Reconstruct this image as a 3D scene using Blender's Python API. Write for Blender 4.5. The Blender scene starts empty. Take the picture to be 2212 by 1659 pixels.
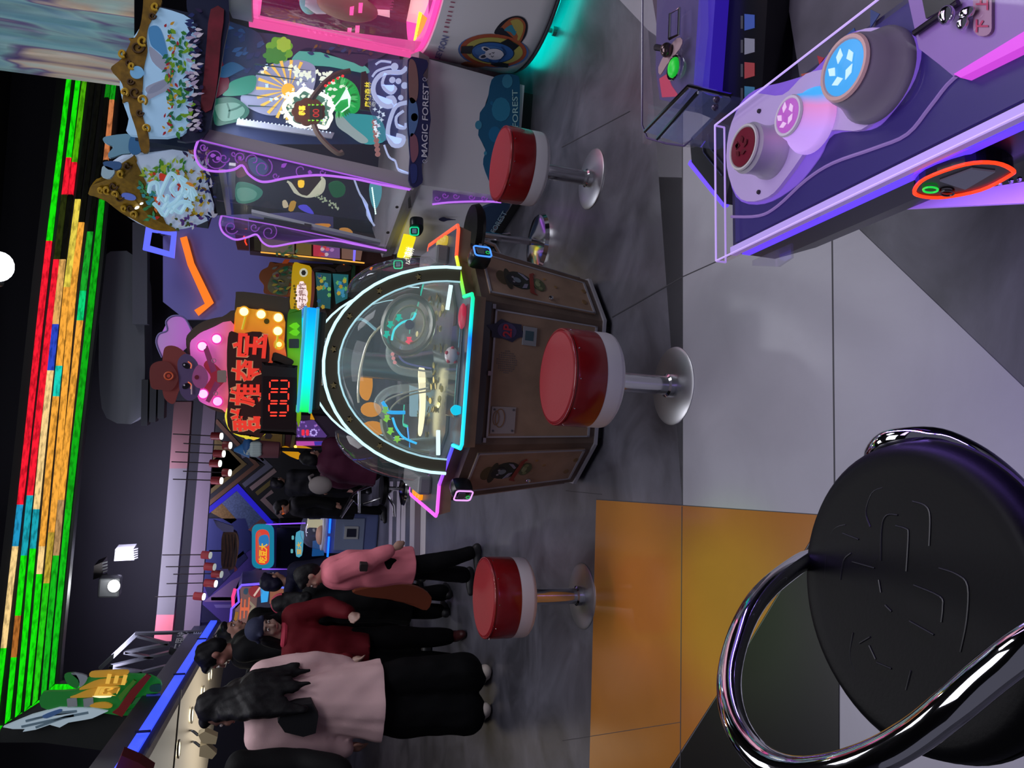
import bpy, bmesh, math, random
import numpy as np
from mathutils import Vector, Matrix
random.seed(7)
SC = bpy.context.scene
COL = SC.collection
PI = math.pi
# ---------------------------------------------------------------- camera
FPX, PITCH, ROLL, CH = 1661.0, math.radians(18.3), math.radians(4.3), 1.4
FW = Vector((0, math.cos(PITCH), -math.sin(PITCH)))
UP = Vector((0, math.sin(PITCH), math.cos(PITCH)))
RT = Vector((1, 0, 0))
CPOS = Vector((0, 0, CH))
_xr = -UP*math.cos(ROLL) + RT*math.sin(ROLL)      # the picture is turned: its +x runs down in the room
_yd = -RT*math.cos(ROLL) - UP*math.sin(ROLL)      # its downward direction runs to the room's left
cam_d = bpy.data.cameras.new('camera'); cam = bpy.data.objects.new('camera', cam_d); COL.objects.link(cam)
m3 = Matrix((_xr, -_yd, -FW)).transposed()
cam.matrix_world = Matrix.Translation(CPOS) @ m3.to_4x4()
cam_d.sensor_fit = 'HORIZONTAL'; cam_d.sensor_width = 36.0; cam_d.lens = FPX/2212*36.0
cam_d.clip_start = 0.02; cam_d.clip_end = 200
SC.camera = cam
# ---------------------------------------------------------------- world, lamps, exposure
SC.view_settings.view_transform = 'Standard'; SC.view_settings.look = 'None'
SC.view_settings.exposure = 0.0; SC.view_settings.gamma = 1.0
SC.view_settings.use_curve_mapping = False
W = bpy.data.worlds.new('world'); SC.world = W; W.use_nodes = True
W.node_tree.nodes['Background'].inputs[0].default_value = (0.62, 0.62, 0.80, 1)
W.node_tree.nodes['Background'].inputs[1].default_value = 0.13
def lamp(name, kind, loc, energy, color=(1, 1, 1), size=1.0, size_y=None, aim=None, spot=60, soft=0.05):
    d = bpy.data.lights.new(name, kind); d.energy = energy; d.color = color
    if kind == 'AREA':
        d.shape = 'RECTANGLE'; d.size = size; d.size_y = size_y or size
    elif kind == 'SPOT':
        d.spot_size = math.radians(spot); d.spot_blend = 0.6; d.shadow_soft_size = soft
    else: d.shadow_soft_size = soft
    o = bpy.data.objects.new(name, d); COL.objects.link(o); o.location = loc
    if aim is not None:
        o.rotation_euler = (Vector(aim)-Vector(loc)).to_track_quat('-Z', 'Y').to_euler()
    return o
lamp('hall_light', 'AREA', (0.2, 1.2, 3.9), 52, (0.93, 0.92, 1.0), 2.4, 1.6, (0.2, 1.6, 0))
lamp('hall_light', 'AREA', (-1.6, 4.4, 3.9), 44, (0.95, 0.94, 1.0), 1.6, 1.6, (-1.5, 4.2, 0))
lamp('hall_light', 'AREA', (2.9, 2.9, 3.9), 44, (0.93, 0.94, 1.0), 1.4, 1.4, (1.4, 3.7, 0))
lamp('hall_light', 'AREA', (-2.1, 8.7, 2.6), 54, (0.80, 0.75, 1.0), 2.2, .4, (-2.2, 10.1, 0.5))  # unseen violet fill added to brighten the back murals
# ---------------------------------------------------------------- rays of the photograph, used to measure places
def ray(x, y):
    dx, dy = x-1106, y-829.5
    dn = dx*math.cos(ROLL)+dy*math.sin(ROLL); rt = dx*math.sin(ROLL)-dy*math.cos(ROLL)
    return FW + RT*(rt/FPX) - UP*(dn/FPX)
def GZ(x, y, z=0.0):
    d = ray(x, y); return CPOS + d*((z-CH)/d.z)
def GY(x, y, Y):
    d = ray(x, y); return CPOS + d*(Y/d.y)
def GD(x, y, dep):
    return CPOS + ray(x, y)*dep
class Plane:
    def __init__(s, p, n): s.p = Vector(p); s.n = Vector(n).normalized()
    def __call__(s, x, y, off=0.0):
        d = ray(x, y); q = s.p + s.n*off
        return CPOS + d*((q-CPOS).dot(s.n)/d.dot(s.n))
def YP(Y, yaw=0): return Plane((0, Y, 0), (math.sin(math.radians(yaw)), -math.cos(math.radians(yaw)), 0))
def V(*a): return Vector(a)
# ---------------------------------------------------------------- materials
def lin(c):
    if isinstance(c, str):
        c = c.lstrip('#'); c = [int(c[i:i+2], 16)/255 for i in (0, 2, 4)]
    return tuple((v/12.92 if v <= .04045 else ((v+.055)/1.055)**2.4) for v in c)
MATS = {}
def mat(col, rough=0.5, metal=0.0, noise=0.0, nscale=20.0, bump=0.0, bscale=60.0, coat=0.0, spec=0.5, name=None):
    key = (col, rough, metal, noise, nscale, bump, bscale, coat, spec)
    if key in MATS: return MATS[key]
    m = bpy.data.materials.new(name or 'm_%s' % str(col).lstrip('#')); m.use_nodes = True
    nt = m.node_tree; b = nt.nodes['Principled BSDF']; c = lin(col)
    b.inputs['Base Color'].default_value = (*c, 1); b.inputs['Roughness'].default_value = rough
    b.inputs['Metallic'].default_value = metal; b.inputs['Specular IOR Level'].default_value = spec
    b.inputs['Coat Weight'].default_value = coat; b.inputs['Coat Roughness'].default_value = 0.08
    if noise or bump:
        tc = nt.nodes.new('ShaderNodeTexCoord')
    if noise:
        n = nt.nodes.new('ShaderNodeTexNoise'); n.inputs['Scale'].default_value = nscale; n.inputs['Detail'].default_value = 4
        r = nt.nodes.new('ShaderNodeValToRGB')
        r.color_ramp.elements[0].position = .3; r.color_ramp.elements[1].position = .7
        r.color_ramp.elements[0].color = (*[v*(1-noise) for v in c], 1); r.color_ramp.elements[1].color = (*[min(1, v*(1+noise)) for v in c], 1)
        nt.links.new(tc.outputs['Object'], n.inputs['Vector']); nt.links.new(n.outputs['Fac'], r.inputs['Fac'])
        nt.links.new(r.outputs['Color'], b.inputs['Base Color'])
    if bump:
        n = nt.nodes.new('ShaderNodeTexNoise'); n.inputs['Scale'].default_value = bscale; n.inputs['Detail'].default_value = 3
        bp = nt.nodes.new('ShaderNodeBump'); bp.inputs['Strength'].default_value = bump; bp.inputs['Distance'].default_value = 0.004
        nt.links.new(tc.outputs['Object'], n.inputs['Vector']); nt.links.new(n.outputs['Fac'], bp.inputs['Height'])
        nt.links.new(bp.outputs['Normal'], b.inputs['Normal'])
    MATS[key] = m; return m
def em(col, s=1.0, base=None):
    key = ('em', col, s, base)
    if key in MATS: return MATS[key]
    m = bpy.data.materials.new('glow_%s' % str(col).lstrip('#')); m.use_nodes = True
    b = m.node_tree.nodes['Principled BSDF']; c = lin(col)
    b.inputs['Base Color'].default_value = (*(lin(base) if base else [v*.3 for v in c]), 1)
    b.inputs['Emission Color'].default_value = (*c, 1); b.inputs['Emission Strength'].default_value = s
    b.inputs['Roughness'].default_value = .4
    MATS[key] = m; return m
def clear(col='#ffffff', tint=0.0, rough=0.03, refl=1.0, glow=None, gs=0.0):
    """acrylic sheet: see-through, tinted a little, with a Fresnel sheen"""
    key = ('cl', col, tint, rough, refl, glow, gs)
    if key in MATS: return MATS[key]
    m = bpy.data.materials.new('acrylic_%s' % col.lstrip('#')); m.use_nodes = True; nt = m.node_tree
    for n in list(nt.nodes): nt.nodes.remove(n)
    out = nt.nodes.new('ShaderNodeOutputMaterial'); tr = nt.nodes.new('ShaderNodeBsdfTransparent')
    gl = nt.nodes.new('ShaderNodeBsdfGlossy'); gl.inputs['Roughness'].default_value = rough
    df = nt.nodes.new('ShaderNodeBsdfTranslucent'); df.inputs['Color'].default_value = (*lin(col), 1)
    df2 = nt.nodes.new('ShaderNodeBsdfDiffuse'); df2.inputs['Color'].default_value = (*lin(col), 1)
    mxd = nt.nodes.new('ShaderNodeMixShader'); nt.links.new(df.outputs[0], mxd.inputs[1]); nt.links.new(df2.outputs[0], mxd.inputs[2])
    mx = nt.nodes.new('ShaderNodeMixShader'); mx.inputs[0].default_value = tint
    nt.links.new(tr.outputs[0], mx.inputs[1]); nt.links.new(mxd.outputs[0], mx.inputs[2])
    fr = nt.nodes.new('ShaderNodeFresnel'); fr.inputs['IOR'].default_value = 1.0+0.45*refl
    ge = nt.nodes.new('ShaderNodeNewGeometry'); sb = nt.nodes.new('ShaderNodeMath'); sb.operation = 'SUBTRACT'; sb.inputs[0].default_value = 1.0; nt.links.new(ge.outputs['Backfacing'], sb.inputs[1])
    ml = nt.nodes.new('ShaderNodeMath'); ml.operation = 'MULTIPLY'; nt.links.new(fr.outputs[0], ml.inputs[0]); nt.links.new(sb.outputs[0], ml.inputs[1])
    mx2 = nt.nodes.new('ShaderNodeMixShader'); nt.links.new(ml.outputs[0], mx2.inputs[0])
    nt.links.new(mx.outputs[0], mx2.inputs[1]); nt.links.new(gl.outputs[0], mx2.inputs[2])
    last = mx2
    if glow:
        e = nt.nodes.new('ShaderNodeEmission'); e.inputs[0].default_value = (*lin(glow), 1); e.inputs[1].default_value = gs
        ad = nt.nodes.new('ShaderNodeAddShader'); nt.links.new(mx2.outputs[0], ad.inputs[0]); nt.links.new(e.outputs[0], ad.inputs[1]); last = ad
    nt.links.new(last.outputs[0], out.inputs[0])
    MATS[key] = m; return m
def ramp_mat(name, stops, axis, lo, hi, emit=0.0, rough=0.4, space='Object'):
    """colour that changes along one axis of the object, as an RGB light bar does"""
    m = bpy.data.materials.new(name); m.use_nodes = True; nt = m.node_tree; b = nt.nodes['Principled BSDF']
    tc = nt.nodes.new('ShaderNodeTexCoord'); sp = nt.nodes.new('ShaderNodeSeparateXYZ'); mr = nt.nodes.new('ShaderNodeMapRange')
    mr.inputs['From Min'].default_value = lo; mr.inputs['From Max'].default_value = hi
    r = nt.nodes.new('ShaderNodeValToRGB'); els = r.color_ramp.elements
    for i, (p, c) in enumerate(stops):
        e = els[i] if i < 2 else els.new(p)
        e.position = p; e.color = (*lin(c), 1)
    nt.links.new(tc.outputs[space], sp.inputs[0]); nt.links.new(sp.outputs['XYZ'.index(axis)], mr.inputs['Value'])
    nt.links.new(mr.outputs[0], r.inputs['Fac']); nt.links.new(r.outputs[0], b.inputs['Base Color'])
    b.inputs['Roughness'].default_value = rough
    if emit:
        nt.links.new(r.outputs[0], b.inputs['Emission Color']); b.inputs['Emission Strength'].default_value = emit
    return m
CHROME = mat('#d8d8de', .12, 1.0); STEEL = mat('#a9a9b0', .3, 1.0); BLACK = mat('#0b0b0e', .45)
# ---------------------------------------------------------------- mesh builder
class MB:
    def __init__(s): s.v = []; s.f = []; s.m = []; s.mi = 0
    def add(s, vs, fs):
        k = len(s.v); s.v += [Vector(p) for p in vs]; s.f += [tuple(i+k for i in f) for f in fs]; s.m += [s.mi]*len(fs); return s
    def box(s, c, d, M=None, bev=0.0):
        c = Vector(c); hx, hy, hz = [q/2 for q in d]; M = M or Matrix.Identity(3)
        if bev <= 0:
            P = [c+M@V(x*hx, y*hy, z*hz) for x in (-1, 1) for y in (-1, 1) for z in (-1, 1)]
            return s.add(P, [(0, 1, 3, 2), (4, 6, 7, 5), (0, 4, 5, 1), (2, 3, 7, 6), (0, 2, 6, 4), (1, 5, 7, 3)])
        b = min(bev, hx*.9, hy*.9, hz*.9)
        bm = bmesh.new(); bmesh.ops.create_cube(bm, size=1)
        for v in bm.verts: v.co = V(v.co.x*2*hx, v.co.y*2*hy, v.co.z*2*hz)
        bmesh.ops.bevel(bm, geom=bm.edges[:]+bm.verts[:], offset=b, segments=2, affect='EDGES', profile=.5)
        bm.verts.index_update()
        s.add([c+M@v.co for v in bm.verts], [[v.index for v in f.verts] for f in bm.faces]); bm.free(); return s
    def tube(s, pts, r, n=8, closed=False, caps=True):
        pts = [Vector(p) for p in pts]; N = len(pts)
        rs = r if isinstance(r, (list, tuple)) else [r]*N
        T = []
        for i in range(N):
            a = pts[(i-1) % N] if (closed or i) else pts[0]; b = pts[(i+1) % N] if (closed or i < N-1) else pts[-1]
            T.append((b-a).normalized() if (b-a).length > 1e-9 else V(0, 0, 1))
        up = V(0, 0, 1) if abs(T[0].z) < .9 else V(1, 0, 0)
        nx = T[0].cross(up).normalized(); vs = []
        for i in range(N):
            nx = (nx - T[i]*nx.dot(T[i]))
            nx = nx.normalized() if nx.length > 1e-6 else T[i].orthogonal().normalized()
            ny = T[i].cross(nx)
            vs += [pts[i]+(nx*math.cos(2*PI*k/n)+ny*math.sin(2*PI*k/n))*rs[i] for k in range(n)]
        fs = []
        for i in range(N if closed else N-1):
            a, b = i*n, ((i+1) % N)*n
            fs += [(a+k, a+(k+1) % n, b+(k+1) % n, b+k) for k in range(n)]
        if not closed and caps: fs += [tuple(range(n-1, -1, -1)), tuple(range((N-1)*n, N*n))]
        return s.add(vs, fs)
    def lathe(s, prof, c=(0, 0, 0), n=32, M=None, a0=0.0, a1=2*PI):
        c = Vector(c); M = M or Matrix.Identity(3); full = abs(a1-a0-2*PI) < 1e-6; K = n if full else n+1
        vs = [c+M@V(r*math.cos(a0+(a1-a0)*k/n), r*math.sin(a0+(a1-a0)*k/n), z) for r, z in prof for k in range(K)]
        fs = []
        for i in range(len(prof)-1):
            for k in range(n):
                k2 = (k+1) % K
                fs.append((i*K+k, i*K+k2, (i+1)*K+k2, (i+1)*K+k))
        if full:
            if prof[0][0] > 1e-4: fs.append(tuple(range(K-1, -1, -1)))
            if prof[-1][0] > 1e-4: fs.append(tuple(range((len(prof)-1)*K, len(prof)*K)))
        return s.add(vs, fs)
    def ell(s, c, r, M=None, n=16, m=10):
        rx, ry, rz = r if isinstance(r, (tuple, list)) else (r, r, r); c = Vector(c); M = M or Matrix.Identity(3)
        vs = []; fs = []
        for i in range(m+1):
            t = PI*i/m
            for k in range(n):
                p = 2*PI*k/n; vs.append(c+M@V(rx*math.sin(t)*math.cos(p), ry*math.sin(t)*math.sin(p), rz*math.cos(t)))
        for i in range(m):
            for k in range(n): fs.append((i*n+k, (i+1)*n+k, (i+1)*n+(k+1) % n, i*n+(k+1) % n))
        return s.add(vs, fs)
    def cap(s, a, ra, b, rb, n=10):
        """tapered capsule"""
        a = Vector(a); b = Vector(b); t = (b-a); L = t.length
        t = t.normalized() if L > 1e-6 else V(0, 0, 1)
        nx = t.orthogonal().normalized(); ny = t.cross(nx); rings = []
        for i in range(0, 5):
            q = PI/2*i/4; rings.append((a-t*ra*math.cos(q), max(ra*math.sin(q), ra*.02)))
        for i in range(0, 5):
            q = PI/2*i/4; rings.append((b+t*rb*math.sin(q), max(rb*math.cos(q), rb*.02)))
        vs = []; fs = []
        for p, r in rings: vs += [p+(nx*math.cos(2*PI*k/n)+ny*math.sin(2*PI*k/n))*r for k in range(n)]
        for i in range(len(rings)-1): fs += [(i*n+k, i*n+(k+1) % n, (i+1)*n+(k+1) % n, (i+1)*n+k) for k in range(n)]
        fs += [tuple(range(n-1, -1, -1)), tuple(range((len(rings)-1)*n, len(rings)*n))]
        return s.add(vs, fs)
    def plate(s, poly, n, t=0.004):
        """prism: outline poly (3D, roughly planar) seen from the side n points to, t thick behind it"""
        n = Vector(n).normalized(); P = [Vector(p) for p in poly]
        nn = V(0, 0, 0)
        for i in range(len(P)):
            a, b = P[i], P[(i+1) % len(P)]; nn += (a-P[0]).cross(b-P[0])
        if nn.dot(n) < 0: P.reverse()
        bm = bmesh.new(); vv = [bm.verts.new(p) for p in P]
        try: bm.faces.new(vv)
        except Exception: bm.free(); return s
        bmesh.ops.triangulate(bm, faces=bm.faces[:])
        bm.verts.index_update(); tri = [[v.index for v in f.verts] for f in bm.faces]; bm.free()
        N = len(P); Q = [p-n*t for p in P]
        fs = tri + [tuple(reversed([i+N for i in f])) for f in tri] + [(i, i+N, (i+1) % N+N, (i+1) % N) for i in range(N)]
        return s.add(P+Q, fs)
    def bridge(s, A, B, capA=True, capB=True):
        """loft between two outlines with the same number of points"""
        N = len(A); fs = [(i, (i+1) % N, N+(i+1) % N, N+i) for i in range(N)]
        if capA: fs.append(tuple(range(N-1, -1, -1)))
        if capB: fs.append(tuple(range(N, 2*N)))
        return s.add(list(A)+list(B), fs)
    def mesh(s, name, mats, off=V(0, 0, 0), smooth=False, inv=None):
        me = bpy.data.meshes.new(name)
        vs = [(inv@v if inv else v-off) for v in s.v]
        me.from_pydata([tuple(v) for v in vs], [], s.f)
        for m in mats: me.materials.append(m)
        if len(mats) > 1: me.polygons.foreach_set('material_index', s.m)
        bm = bmesh.new(); bm.from_mesh(me); bmesh.ops.recalc_face_normals(bm, faces=bm.faces[:]); bm.to_mesh(me); bm.free()
        if smooth:
            me.polygons.foreach_set('use_smooth', [True]*len(me.polygons))
            try: me.set_sharp_from_angle(angle=math.radians(40 if smooth is True else smooth))
            except Exception: pass
        me.update(); return me
ROOT = {}
class Thing:
    """an Empty at the thing's base that carries its parts; parts are given in room coordinates"""
    def __init__(s, name, label, cat, loc=(0, 0, 0), group=None, kind=None):
        s.o = bpy.data.objects.new(name, None); COL.objects.link(s.o); s.o.empty_display_size = .05
        s.o.location = loc; s.off = Vector(loc)
        if label: s.o['label'] = label
        if cat: s.o['category'] = cat
        if group: s.o['group'] = group
        if kind: s.o['kind'] = kind
    def part(s, name, mb, m, parent=None, label=None, smooth=False, kind=None):
        me = mb.mesh(name, m if isinstance(m, (list, tuple)) else [m], s.off, smooth)
        o = bpy.data.objects.new(name, me); COL.objects.link(o); o.parent = parent or s.o
        if label: o['label'] = label
        if kind: o['kind'] = kind
        return o
def solo(name, mb, m, label, cat, base=(0, 0, 0), group=None, smooth=False, kind=None):
    me = mb.mesh(name, m if isinstance(m, (list, tuple)) else [m], Vector(base), smooth)
    o = bpy.data.objects.new(name, me); COL.objects.link(o); o.location = base
    if label: o['label'] = label
    if cat: o['category'] = cat
    if group: o['group'] = group
    if kind: o['kind'] = kind
    return o
def struct(name, mb, m, smooth=False, parent=None):
    me = mb.mesh(name, m if isinstance(m, (list, tuple)) else [m], V(0, 0, 0), smooth)
    o = bpy.data.objects.new(name, me); COL.objects.link(o); o['kind'] = 'structure'
    if parent: o.parent = parent
    return o
def copy_tree(o, loc=None, label=None, rotz=None, parent=None):
    c = o.copy(); COL.objects.link(c)
    if parent: c.parent = parent
    if loc is not None: c.location = loc
    if rotz is not None: c.rotation_euler = (0, 0, rotz)
    if label: c['label'] = label
    for ch in list(o.children): copy_tree(ch, parent=c)
    return c
# ---------------------------------------------------------------- 2D outlines (in photograph pixels, laid on a plane afterwards)
def spl(P, k=5, closed=True):
    N = len(P); out = []
    for i in range(N if closed else N-1):
        p0, p1, p2, p3 = [P[j % N] if closed else P[max(0, min(N-1, j))] for j in (i-1, i, i+1, i+2)]
        for q in range(k):
            t = q/k
            out.append(tuple(.5*((2*b)+(-a+c)*t+(2*a-5*b+4*c-d)*t*t+(-a+3*b-3*c+d)*t**3) for a, b, c, d in zip(p0, p1, p2, p3)))
    if not closed: out.append(P[-1])
    return out
def circ(cx, cy, rx, ry=None, n=20, rot=0):
    ry = ry or rx; c, s_ = math.cos(rot), math.sin(rot)
    return [(cx+rx*math.cos(a)*c-ry*math.sin(a)*s_, cy+rx*math.cos(a)*s_+ry*math.sin(a)*c) for a in [2*PI*i/n for i in range(n)]]
def star(cx, cy, R, r=None, k=5, rot=0):
    r = r or R*.45
    return [(cx+(R if i % 2 == 0 else r)*math.cos(rot+PI*i/k), cy+(R if i % 2 == 0 else r)*math.sin(rot+PI*i/k)) for i in range(2*k)]
def leaf(cx, cy, L, w, ang):
    P = [(0, 0), (.3, .5), (.6, .42), (1, 0), (.6, -.42), (.3, -.5)]; c, s_ = math.cos(ang), math.sin(ang)
    return [(cx+a*L*c-b*w*s_, cy+a*L*s_+b*w*c) for a, b in P]
def scallop(cx, cy, rx, ry, k, amp=.18, rot=0, n=None):
    out = []; n = n or k*6
    for i in range(n):
        a = 2*PI*i/n; q = 1-amp+amp*abs(math.sin(a*k/2+rot))*1.0
        out.append((cx+rx*q*math.cos(a), cy+ry*q*math.sin(a)))
    return out
def rrect(x0, y0, x1, y1, r, k=4):
    out = []
    for cx, cy, a in ((x1-r, y1-r, 0), (x0+r, y1-r, PI/2), (x0+r, y0+r, PI), (x1-r, y0+r, 1.5*PI)):
        out += [(cx+r*math.cos(a+PI/2*i/k), cy+r*math.sin(a+PI/2*i/k)) for i in range(k+1)]
    return out
def on(pl, pts, off=0.0): return [pl(x, y, off) for x, y in pts]
def put(mb, pl, pts, off=0.0, t=0.002): return mb.plate(on(pl, pts, off), pl.n, t)
# ---------------------------------------------------------------- lettering
TMP = bpy.data.scenes.new('workbench')
def baked(o):
    """the evaluated mesh of one object, made in an empty side scene so that nothing else is recomputed"""
    TMP.collection.objects.link(o)
    with bpy.context.temp_override(scene=TMP, view_layer=TMP.view_layers[0]):
        dg = bpy.context.evaluated_depsgraph_get(); dg.update()
        me = bpy.data.meshes.new_from_object(o.evaluated_get(dg))
    TMP.collection.objects.unlink(o); return me
_TXT = {}
def txt(s, bold=0.0):
    """triangles of a word, fitted into the unit square"""
    key = (s, bold)
    if key in _TXT: return _TXT[key]
    c = bpy.data.curves.new('lettering', 'FONT'); c.body = s; c.offset = bold; c.resolution_u = 3
    o = bpy.data.objects.new('lettering', c)
    me = baked(o)
    vs = [v.co.copy() for v in me.vertices]; fs = [tuple(p.vertices) for p in me.polygons]
    bpy.data.objects.remove(o); bpy.data.curves.remove(c); bpy.data.meshes.remove(me)
    if not vs: return ([], [])
    x0, x1 = min(v.x for v in vs), max(v.x for v in vs); y0, y1 = min(v.y for v in vs), max(v.y for v in vs)
    r = ([((v.x-x0)/max(x1-x0, 1e-6), (v.y-y0)/max(y1-y0, 1e-6)) for v in vs], fs); _TXT[key] = r; return r
def word(mb, s, BL, BR, TR, TL, n, off=0.001, bold=0.0):
    """a word laid into the quad BL, BR, TR, TL"""
    vs, fs = txt(s, bold); n = Vector(n).normalized()
    BL, BR, TR, TL = [Vector(p) for p in (BL, BR, TR, TL)]
    mb.add([(BL*(1-u)*(1-w)+BR*u*(1-w)+TR*u*w+TL*(1-u)*w)+n*off for u, w in vs], fs)
def wordpx(mb, s, pl, quad, off=0.001, bold=0.0):
    word(mb, s, *[pl(x, y) for x, y in quad], pl.n, off, bold)
# ================================================================ the room
def floor_mat(col, rough=.34, amt=.2, sc=2.2, spec=.8):
    m = bpy.data.materials.new('floor_%s' % col.lstrip('#')); m.use_nodes = True; nt = m.node_tree; b = nt.nodes['Principled BSDF']; c = lin(col)
    tc = nt.nodes.new('ShaderNodeTexCoord')
    n = nt.nodes.new('ShaderNodeTexNoise'); n.inputs['Scale'].default_value = sc; n.inputs['Detail'].default_value = 8; n.inputs['Roughness'].default_value = .62; n.inputs['Distortion'].default_value = .8
    r = nt.nodes.new('ShaderNodeValToRGB'); r.color_ramp.elements[0].position = .32; r.color_ramp.elements[1].position = .72
    r.color_ramp.elements[0].color = (*[v*(1-amt) for v in c], 1); r.color_ramp.elements[1].color = (*[v*(1+amt) for v in c], 1)
    nt.links.new(tc.outputs['Object'], n.inputs['Vector']); nt.links.new(n.outputs['Fac'], r.inputs['Fac']); nt.links.new(r.outputs['Color'], b.inputs['Base Color'])
    b.inputs['Roughness'].default_value = rough; b.inputs['Specular IOR Level'].default_value = spec
    return m
F_DARK = floor_mat('#56555f', .33, .55, 2.4); F_LIGHT = floor_mat('#9b99a4', .42, .06, 3); F_YEL = floor_mat('#a86c2c', .2, .05, 3); F_BLK = floor_mat('#08090b', .34, .1, 3, .3)
floor = struct('floor', MB().add([(-7, -1.5, 0), (7, -1.5, 0), (7, 11, 0), (-7, 11, 0)], [(0, 1, 2, 3)]), F_DARK)
UPN = V(0, 0, 1)
def fpanel(px, m, name='floor_panel', z=.0015):
    mb = MB(); mb.plate([GZ(x, y, z) for x, y in px], UPN, .001); return struct(name, mb, m, parent=floor)
fpanel([(1310, -30), (1400, 65), (1474, 118), (1474, 1091), (1785, 1113), (2330, 1150), (2330, 950), (1850, 490), (1700, 345), (1540, 200), (1440, -30)], F_LIGHT)
fpanel([(1288, 1080), (1474, 1092), (1783, 1113), (1560, 1483), (1420, 1700), (1272, 1700)], F_YEL)
fpanel([(1785, 1115), (1812, 1270), (1812, 1700), (1425, 1700), (1562, 1484)], F_BLK)
fpanel([(1790, 1114), (1816, 1270), (1814, 1700), (2330, 1700), (2330, 1155)], F_LIGHT)
JT = mat('#3a393f', .6)
for a, b_, w in (((1797, 497), (1803, 1108), 3), ((1473, 1094), (1469, 1690), 1.6), ((1322, 685), (1474, 598), 2.2), ((1474, 598), (1592, 545), 2.2), ((1474, 130), (1474, 1091), 1.6), ((1288, 1079), (1790, 1113), 1.8), ((1213, 318), (1360, 240), 1.6), ((1215, 1600), (1470, 1560), 1.2), ((1222, 1060), (1300, 1068), 1.4)):
    mb = MB(); d = V(b_[0]-a[0], b_[1]-a[1], 0).normalized(); nx, ny = -d.y*w/2, d.x*w/2
    mb.plate([GZ(a[0]+nx, a[1]+ny, .0022), GZ(b_[0]+nx, b_[1]+ny, .0022), GZ(b_[0]-nx, b_[1]-ny, .0022), GZ(a[0]-nx, a[1]-ny, .0022)], UPN, .0006)
    struct('floor_joint', mb, JT, parent=floor)
for x0, x1, c in ((842, 849, '#b8b0c0'), (858, 866, '#c0b8c4'), (868, 877, '#c8c0c8'), (887, 897, '#cfc6cc'), (897, 909, '#6e5a5c'), (910, 921, '#d8cfd2')):
    fpanel([(x0, 1040), (x1, 1040), (x1-3, 1215), (x0-3, 1215)], floor_mat(c, .4, .05), 'floor_stripe')
for (x, y), c, e, a in (((1575, 1330), (.4, 1, .03), 330, 9), ((1390, 1290), (1, .42, .06), 110, 8), ((1830, 700), (.95, .93, 1), 60, 9), ((1560, 1560), (1, .5, .1), 50, 8)):
    q = GZ(x, y); lamp('stage_spot', 'SPOT', (q.x-.3, q.y+1.6, 4.1), e, c, aim=tuple(q), spot=a, soft=.12)
struct('ceiling', MB().box((0, 4.7, 4.35), (14, 12.4, .1)), mat('#101114', .8, noise=.3, nscale=2))
struct('wall_back', MB().box((0, 10.3, 2.15), (14, .2, 4.3)), mat('#23222e', .7))
struct('wall_left', MB().box((-5.6, 5.5, 2.15), (.2, 10, 4.3)), mat('#2a2a3a', .7))
struct('wall_right', MB().box((6.6, 5.0, 2.15), (.2, 11, 4.3)), mat('#22222c', .7))
for y_ in (2.6, 5.2, 7.0):
    struct('beam', MB().box((0, y_, 4.2), (13, .16, .2)), mat('#17181c', .7))
# mural of chevrons on the wall behind
BW = YP(10.19)
def c4(P): return [(420+x/4.148, 860+y/4.148) for x, y in P]
def band(P, w):
    """an open polyline widened into an outline"""
    L, R = [], []
    for i, p in enumerate(P):
        a = P[max(0, i-1)]; b = P[min(len(P)-1, i+1)]; dx, dy = b[0]-a[0], b[1]-a[1]; l = math.hypot(dx, dy) or 1
        nx, ny = -dy/l, dx/l
        k = w/2
        if 0 < i < len(P)-1:
            d1 = (p[0]-a[0], p[1]-a[1]); d2 = (b[0]-p[0], b[1]-p[1]); l1 = math.hypot(*d1) or 1; l2 = math.hypot(*d2) or 1
            cs = (d1[0]*d2[0]+d1[1]*d2[1])/(l1*l2); k = w/2/max(.35, math.sqrt(max(.0, (1+cs)/2)))
        L.append((p[0]+nx*k, p[1]+ny*k)); R.append((p[0]-nx*k, p[1]-ny*k))
    return L+R[::-1]
mural = Thing('wall_mural', 'mural of nested chevron stripes on the far dark wall', 'mural', (-1.6, 10.19, 1.0))
mb = MB(); put(mb, BW, [(440, 860), (720, 860), (720, 1130), (600, 1130), (440, 1050)], .0, .02); mural.part('mural_ground', mb, mat('#1d1a1e', .6))
for P, w, c in (([(150, 330), (445, 592), (130, 850)], 34, '#6d5a2a'), ([(190, 200), (560, 600), (110, 960)], 36, '#6e4a36'), ([(420, 520), (520, 480), (670, 605), (440, 785)], 44, '#6a6a7c'),
                ([(725, 645), (505, 815)], 40, '#a58a86'), ([(690, 750), (555, 858)], 36, '#7d6c34'), ([(700, 835), (612, 905), (800, 1095)], 34, '#a88a86'), ([(260, 190), (620, 560)], 20, '#5d4436')):
    mb = MB(); put(mb, BW, c4(band(P, w)), .012, .01); mural.part('stripe', mb, mat(c, .55))
mb = MB(); put(mb, BW, c4(band([(100, 1030), (385, 800), (690, 1130)], 46)), .016, .012); mural.part('light_band', mb, em('#2018b8', .9, '#181050'), label='glowing blue chevron band')
mb = MB(); put(mb, BW, c4([(240, 935), (385, 830), (650, 1110), (480, 1180), (380, 1090)]), .008, .01); mural.part('mosaic_panel', mb, mat('#5f6f96', .5, noise=.3, nscale=60))
mb = MB(); put(mb, BW, c4([(130, 1015), (240, 935), (380, 1090), (330, 1125)]), .010, .01); mural.part('mosaic_panel', mb, mat('#8a6a3c', .5, noise=.3, nscale=60))
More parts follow.
